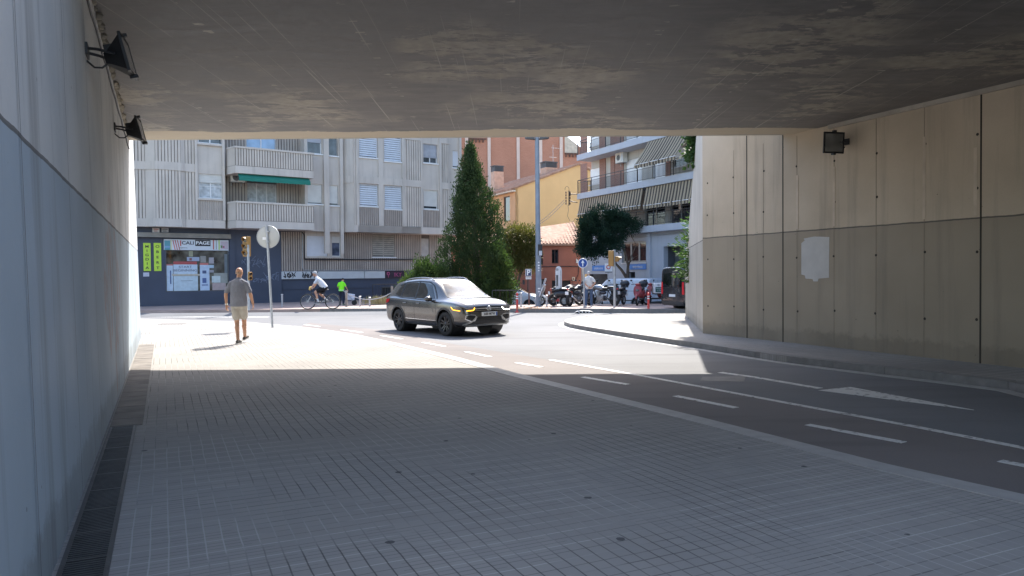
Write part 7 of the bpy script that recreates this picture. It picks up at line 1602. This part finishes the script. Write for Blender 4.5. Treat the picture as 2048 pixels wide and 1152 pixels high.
mb = MB(); a_ = Vector(Jw['elL']).lerp(Vector(Jw['wrL']), .93); MW = Matrix.Translation(a_) @ (Vector(Jw['wrL'])-Vector(Jw['elL'])).to_track_quat('Z','Y').to_matrix().to_4x4(); mb.lathe([(.030,-.012),(.034,-.01),(.034,.01),(.030,.012)], 18, 0, MW); mb.build('watch', M_('steel watch', (.6,.58,.5), .3, .1, 5, 0, metal=.8), wm, smooth=40)
# cyclist
pf = g(614.7, 620.3, .07); pr2 = g(666.5, 618.6, .07); Yb = 33.7; cxm = (atY(614.7,604,Yb).x+atY(666.6,604,Yb).x)/2
bk = bicycle('dark mountain bicycle with silver fork being ridden to the left', (cxm, Yb, .06), R(180+4), M_('graphite frame', (.06,.06,.065), .35, .1, 5, 0, metal=.4))
Jc = dict(pel=(-.20,0,1.01), ch=(.06,0,1.33), nk=(.16,0,1.49), hd=(.235,0,1.62), shL=(.10,.185,1.40), shR=(.10,-.185,1.40), elL=(.22,.25,1.16), elR=(.23,-.25,1.16), wrL=(.325,.285,1.01), wrR=(.325,-.285,1.01),
          hipL=(-.20,.095,.98), hipR=(-.20,-.095,.98), knL=(.19,.13,.80), knR=(.03,-.13,.70), anL=(.07,.12,.36), anR=(-.26,-.12,.42), toeL=(.22,.12,.29), toeR=(-.12,-.12,.335), hf=(1,.12,-.05))
gm_ = dict(d=(.6,0,-.35), curl=1.1)
person('white haired man in a white shirt and black shorts riding the bicycle', (cxm, Yb, .06), R(184), Jc, (1,0,0), [m_skin2, cloth_mat('white shirt cloth', (.62,.62,.64), .04), cloth_mat('black shorts cloth', (.022,.022,.026)), M_('grey trainer', (.12,.12,.13), .7), M_('pale sole', (.5,.48,.45), .7), M_('white sock', (.7,.7,.7), .9)], 'short', 'shorts', .02, 'short', 1.0, {'L': dict(th=(.3,-1,0), pn=(.3,0,-1), **gm_), 'R': dict(th=(.3,1,0), pn=(.3,0,-1), **gm_)}, .0095, m_hw)
hb = MB(); hb.ell((.44,-.05,1.0), .07,.07,.06); hb.ell((.45,.08,.93), .05,.05,.06); o = blob('handlebar_bag', hb, M_('yellow bag', (.62,.45,.12), .8), bk, .012, 2)
# man with hands behind his back
Ym = 34.1; px_ = atY(1178, 580, Ym).x
Js = dict(pel=(0,0,.95), ch=(0,.0,1.33), nk=(0,.05,1.52), hd=(.0,.10,1.645), shL=(-.19,-.02,1.45), shR=(.19,-.02,1.45), elL=(-.275,-.13,1.19), elR=(.275,-.13,1.19), wrL=(-.07,-.21,.99), wrR=(.06,-.22,.96),
          hipL=(-.10,0,.93), hipR=(.10,0,.93), knL=(-.13,.02,.50), knR=(.12,.05,.50), anL=(-.17,-.02,.09), anR=(.13,.03,.09), toeL=(-.20,.15,.045), toeR=(.15,.20,.045), hf=(.25,1,-.25))
person('grey haired man in a white shirt and blue jeans standing with hands behind his back', (px_, Ym, .06), R(6), Js, (0,1,0), [m_skin2, cloth_mat('off white shirt cloth', (.66,.65,.63), .05), cloth_mat('blue denim', (.07,.11,.19)), M_('white trainer', (.55,.55,.56), .7), m_white], 'short', 'long', .02, 'short', .93, {'L': dict(d=(1,-.1,-.3), th=(0,0,1), pn=(0,-1,0)), 'R': dict(d=(-1,-.1,-.2), th=(0,0,1), pn=(0,-1,0))}, .0095, m_hw)
# worker
Yw = 38.3; px_ = atY(683, 590, Yw).x
Jk = dict(pel=(0,0,.95), ch=(0,.05,1.33), nk=(.01,.12,1.51), hd=(.03,.19,1.62), shL=(-.19,.03,1.45), shR=(.19,.03,1.45), elL=(-.27,.06,1.19), elR=(.28,.04,1.20), wrL=(-.20,.26,1.05), wrR=(.33,.22,1.0),
          hipL=(-.10,0,.93), hipR=(.10,0,.93), knL=(-.11,.05,.50), knR=(.12,.03,.50), anL=(-.12,-.02,.09), anR=(.13,-.02,.09), toeL=(-.14,.15,.045), toeR=(.15,.15,.045), hf=(.4,1,-.5))
wk = person('person in a fluorescent green work shirt and dark trousers beside the wooden post', (px_, Yw, .06), R(-8), Jk, (0,1,0), [m_skin2, cloth_mat('fluorescent green cloth', (.25,.90,.04), .05), cloth_mat('navy work trousers', (.03,.035,.06)), M_('green shoe', (.12,.22,.14), .7), m_rubber], 'short', 'long', .0, 'cap', .80, None, .0105, m_hd, False)
mb = MB(); etube(mb, [((0,-.0,.955),.192,.145,(1,0,0)),((0,0,.985),.192,.145,(1,0,0))]); mb.build('reflective_band', M_('silver reflective band', (.65,.66,.66), .4), wk, smooth=40)
# cleaning cart next to the worker
p = atY(700, 600, 38.4); ct = thing('cleaning_cart', 'small pale blue and white handcart leaning beside the wooden post', 'cart', (p.x, 38.4, .06), R(10))
mb = MB(); mb.add([(-.22,-.15,.30),(.22,-.15,.22),(.26,-.15,.55),(-.25,-.15,.62),(-.22,.15,.30),(.22,.15,.22),(.26,.15,.55),(-.25,.15,.62)], [(0,1,2,3),(7,6,5,4),(4,5,1,0),(5,6,2,1),(6,7,3,2),(7,4,0,3)]); mb.build('bin', M_('pale blue bin', (.50,.55,.66), .5), ct, bevel=.02)
mb = MB(); mb.tube([(-.32,-.17,.75),(.30,-.17,.10)], .018, 6); mb.tube([(-.32,.17,.75),(.30,.17,.10)], .018, 6); mb.tube([(-.32,-.17,.75),(-.32,.17,.75)], .018, 6); mb.build('handle_frame', m_galv, ct)
for y in (-.19,.19): mb = MB(); mb.torus((.22,y,.13), .11, .022, n=18, m=6); mb.lathe([(.001,-.015),(.09,-.015),(.09,.015),(.001,.015)], 14, 0, Matrix.Translation((.22,y,.13)), 'y'); mb.build('wheel', m_rubber, ct)
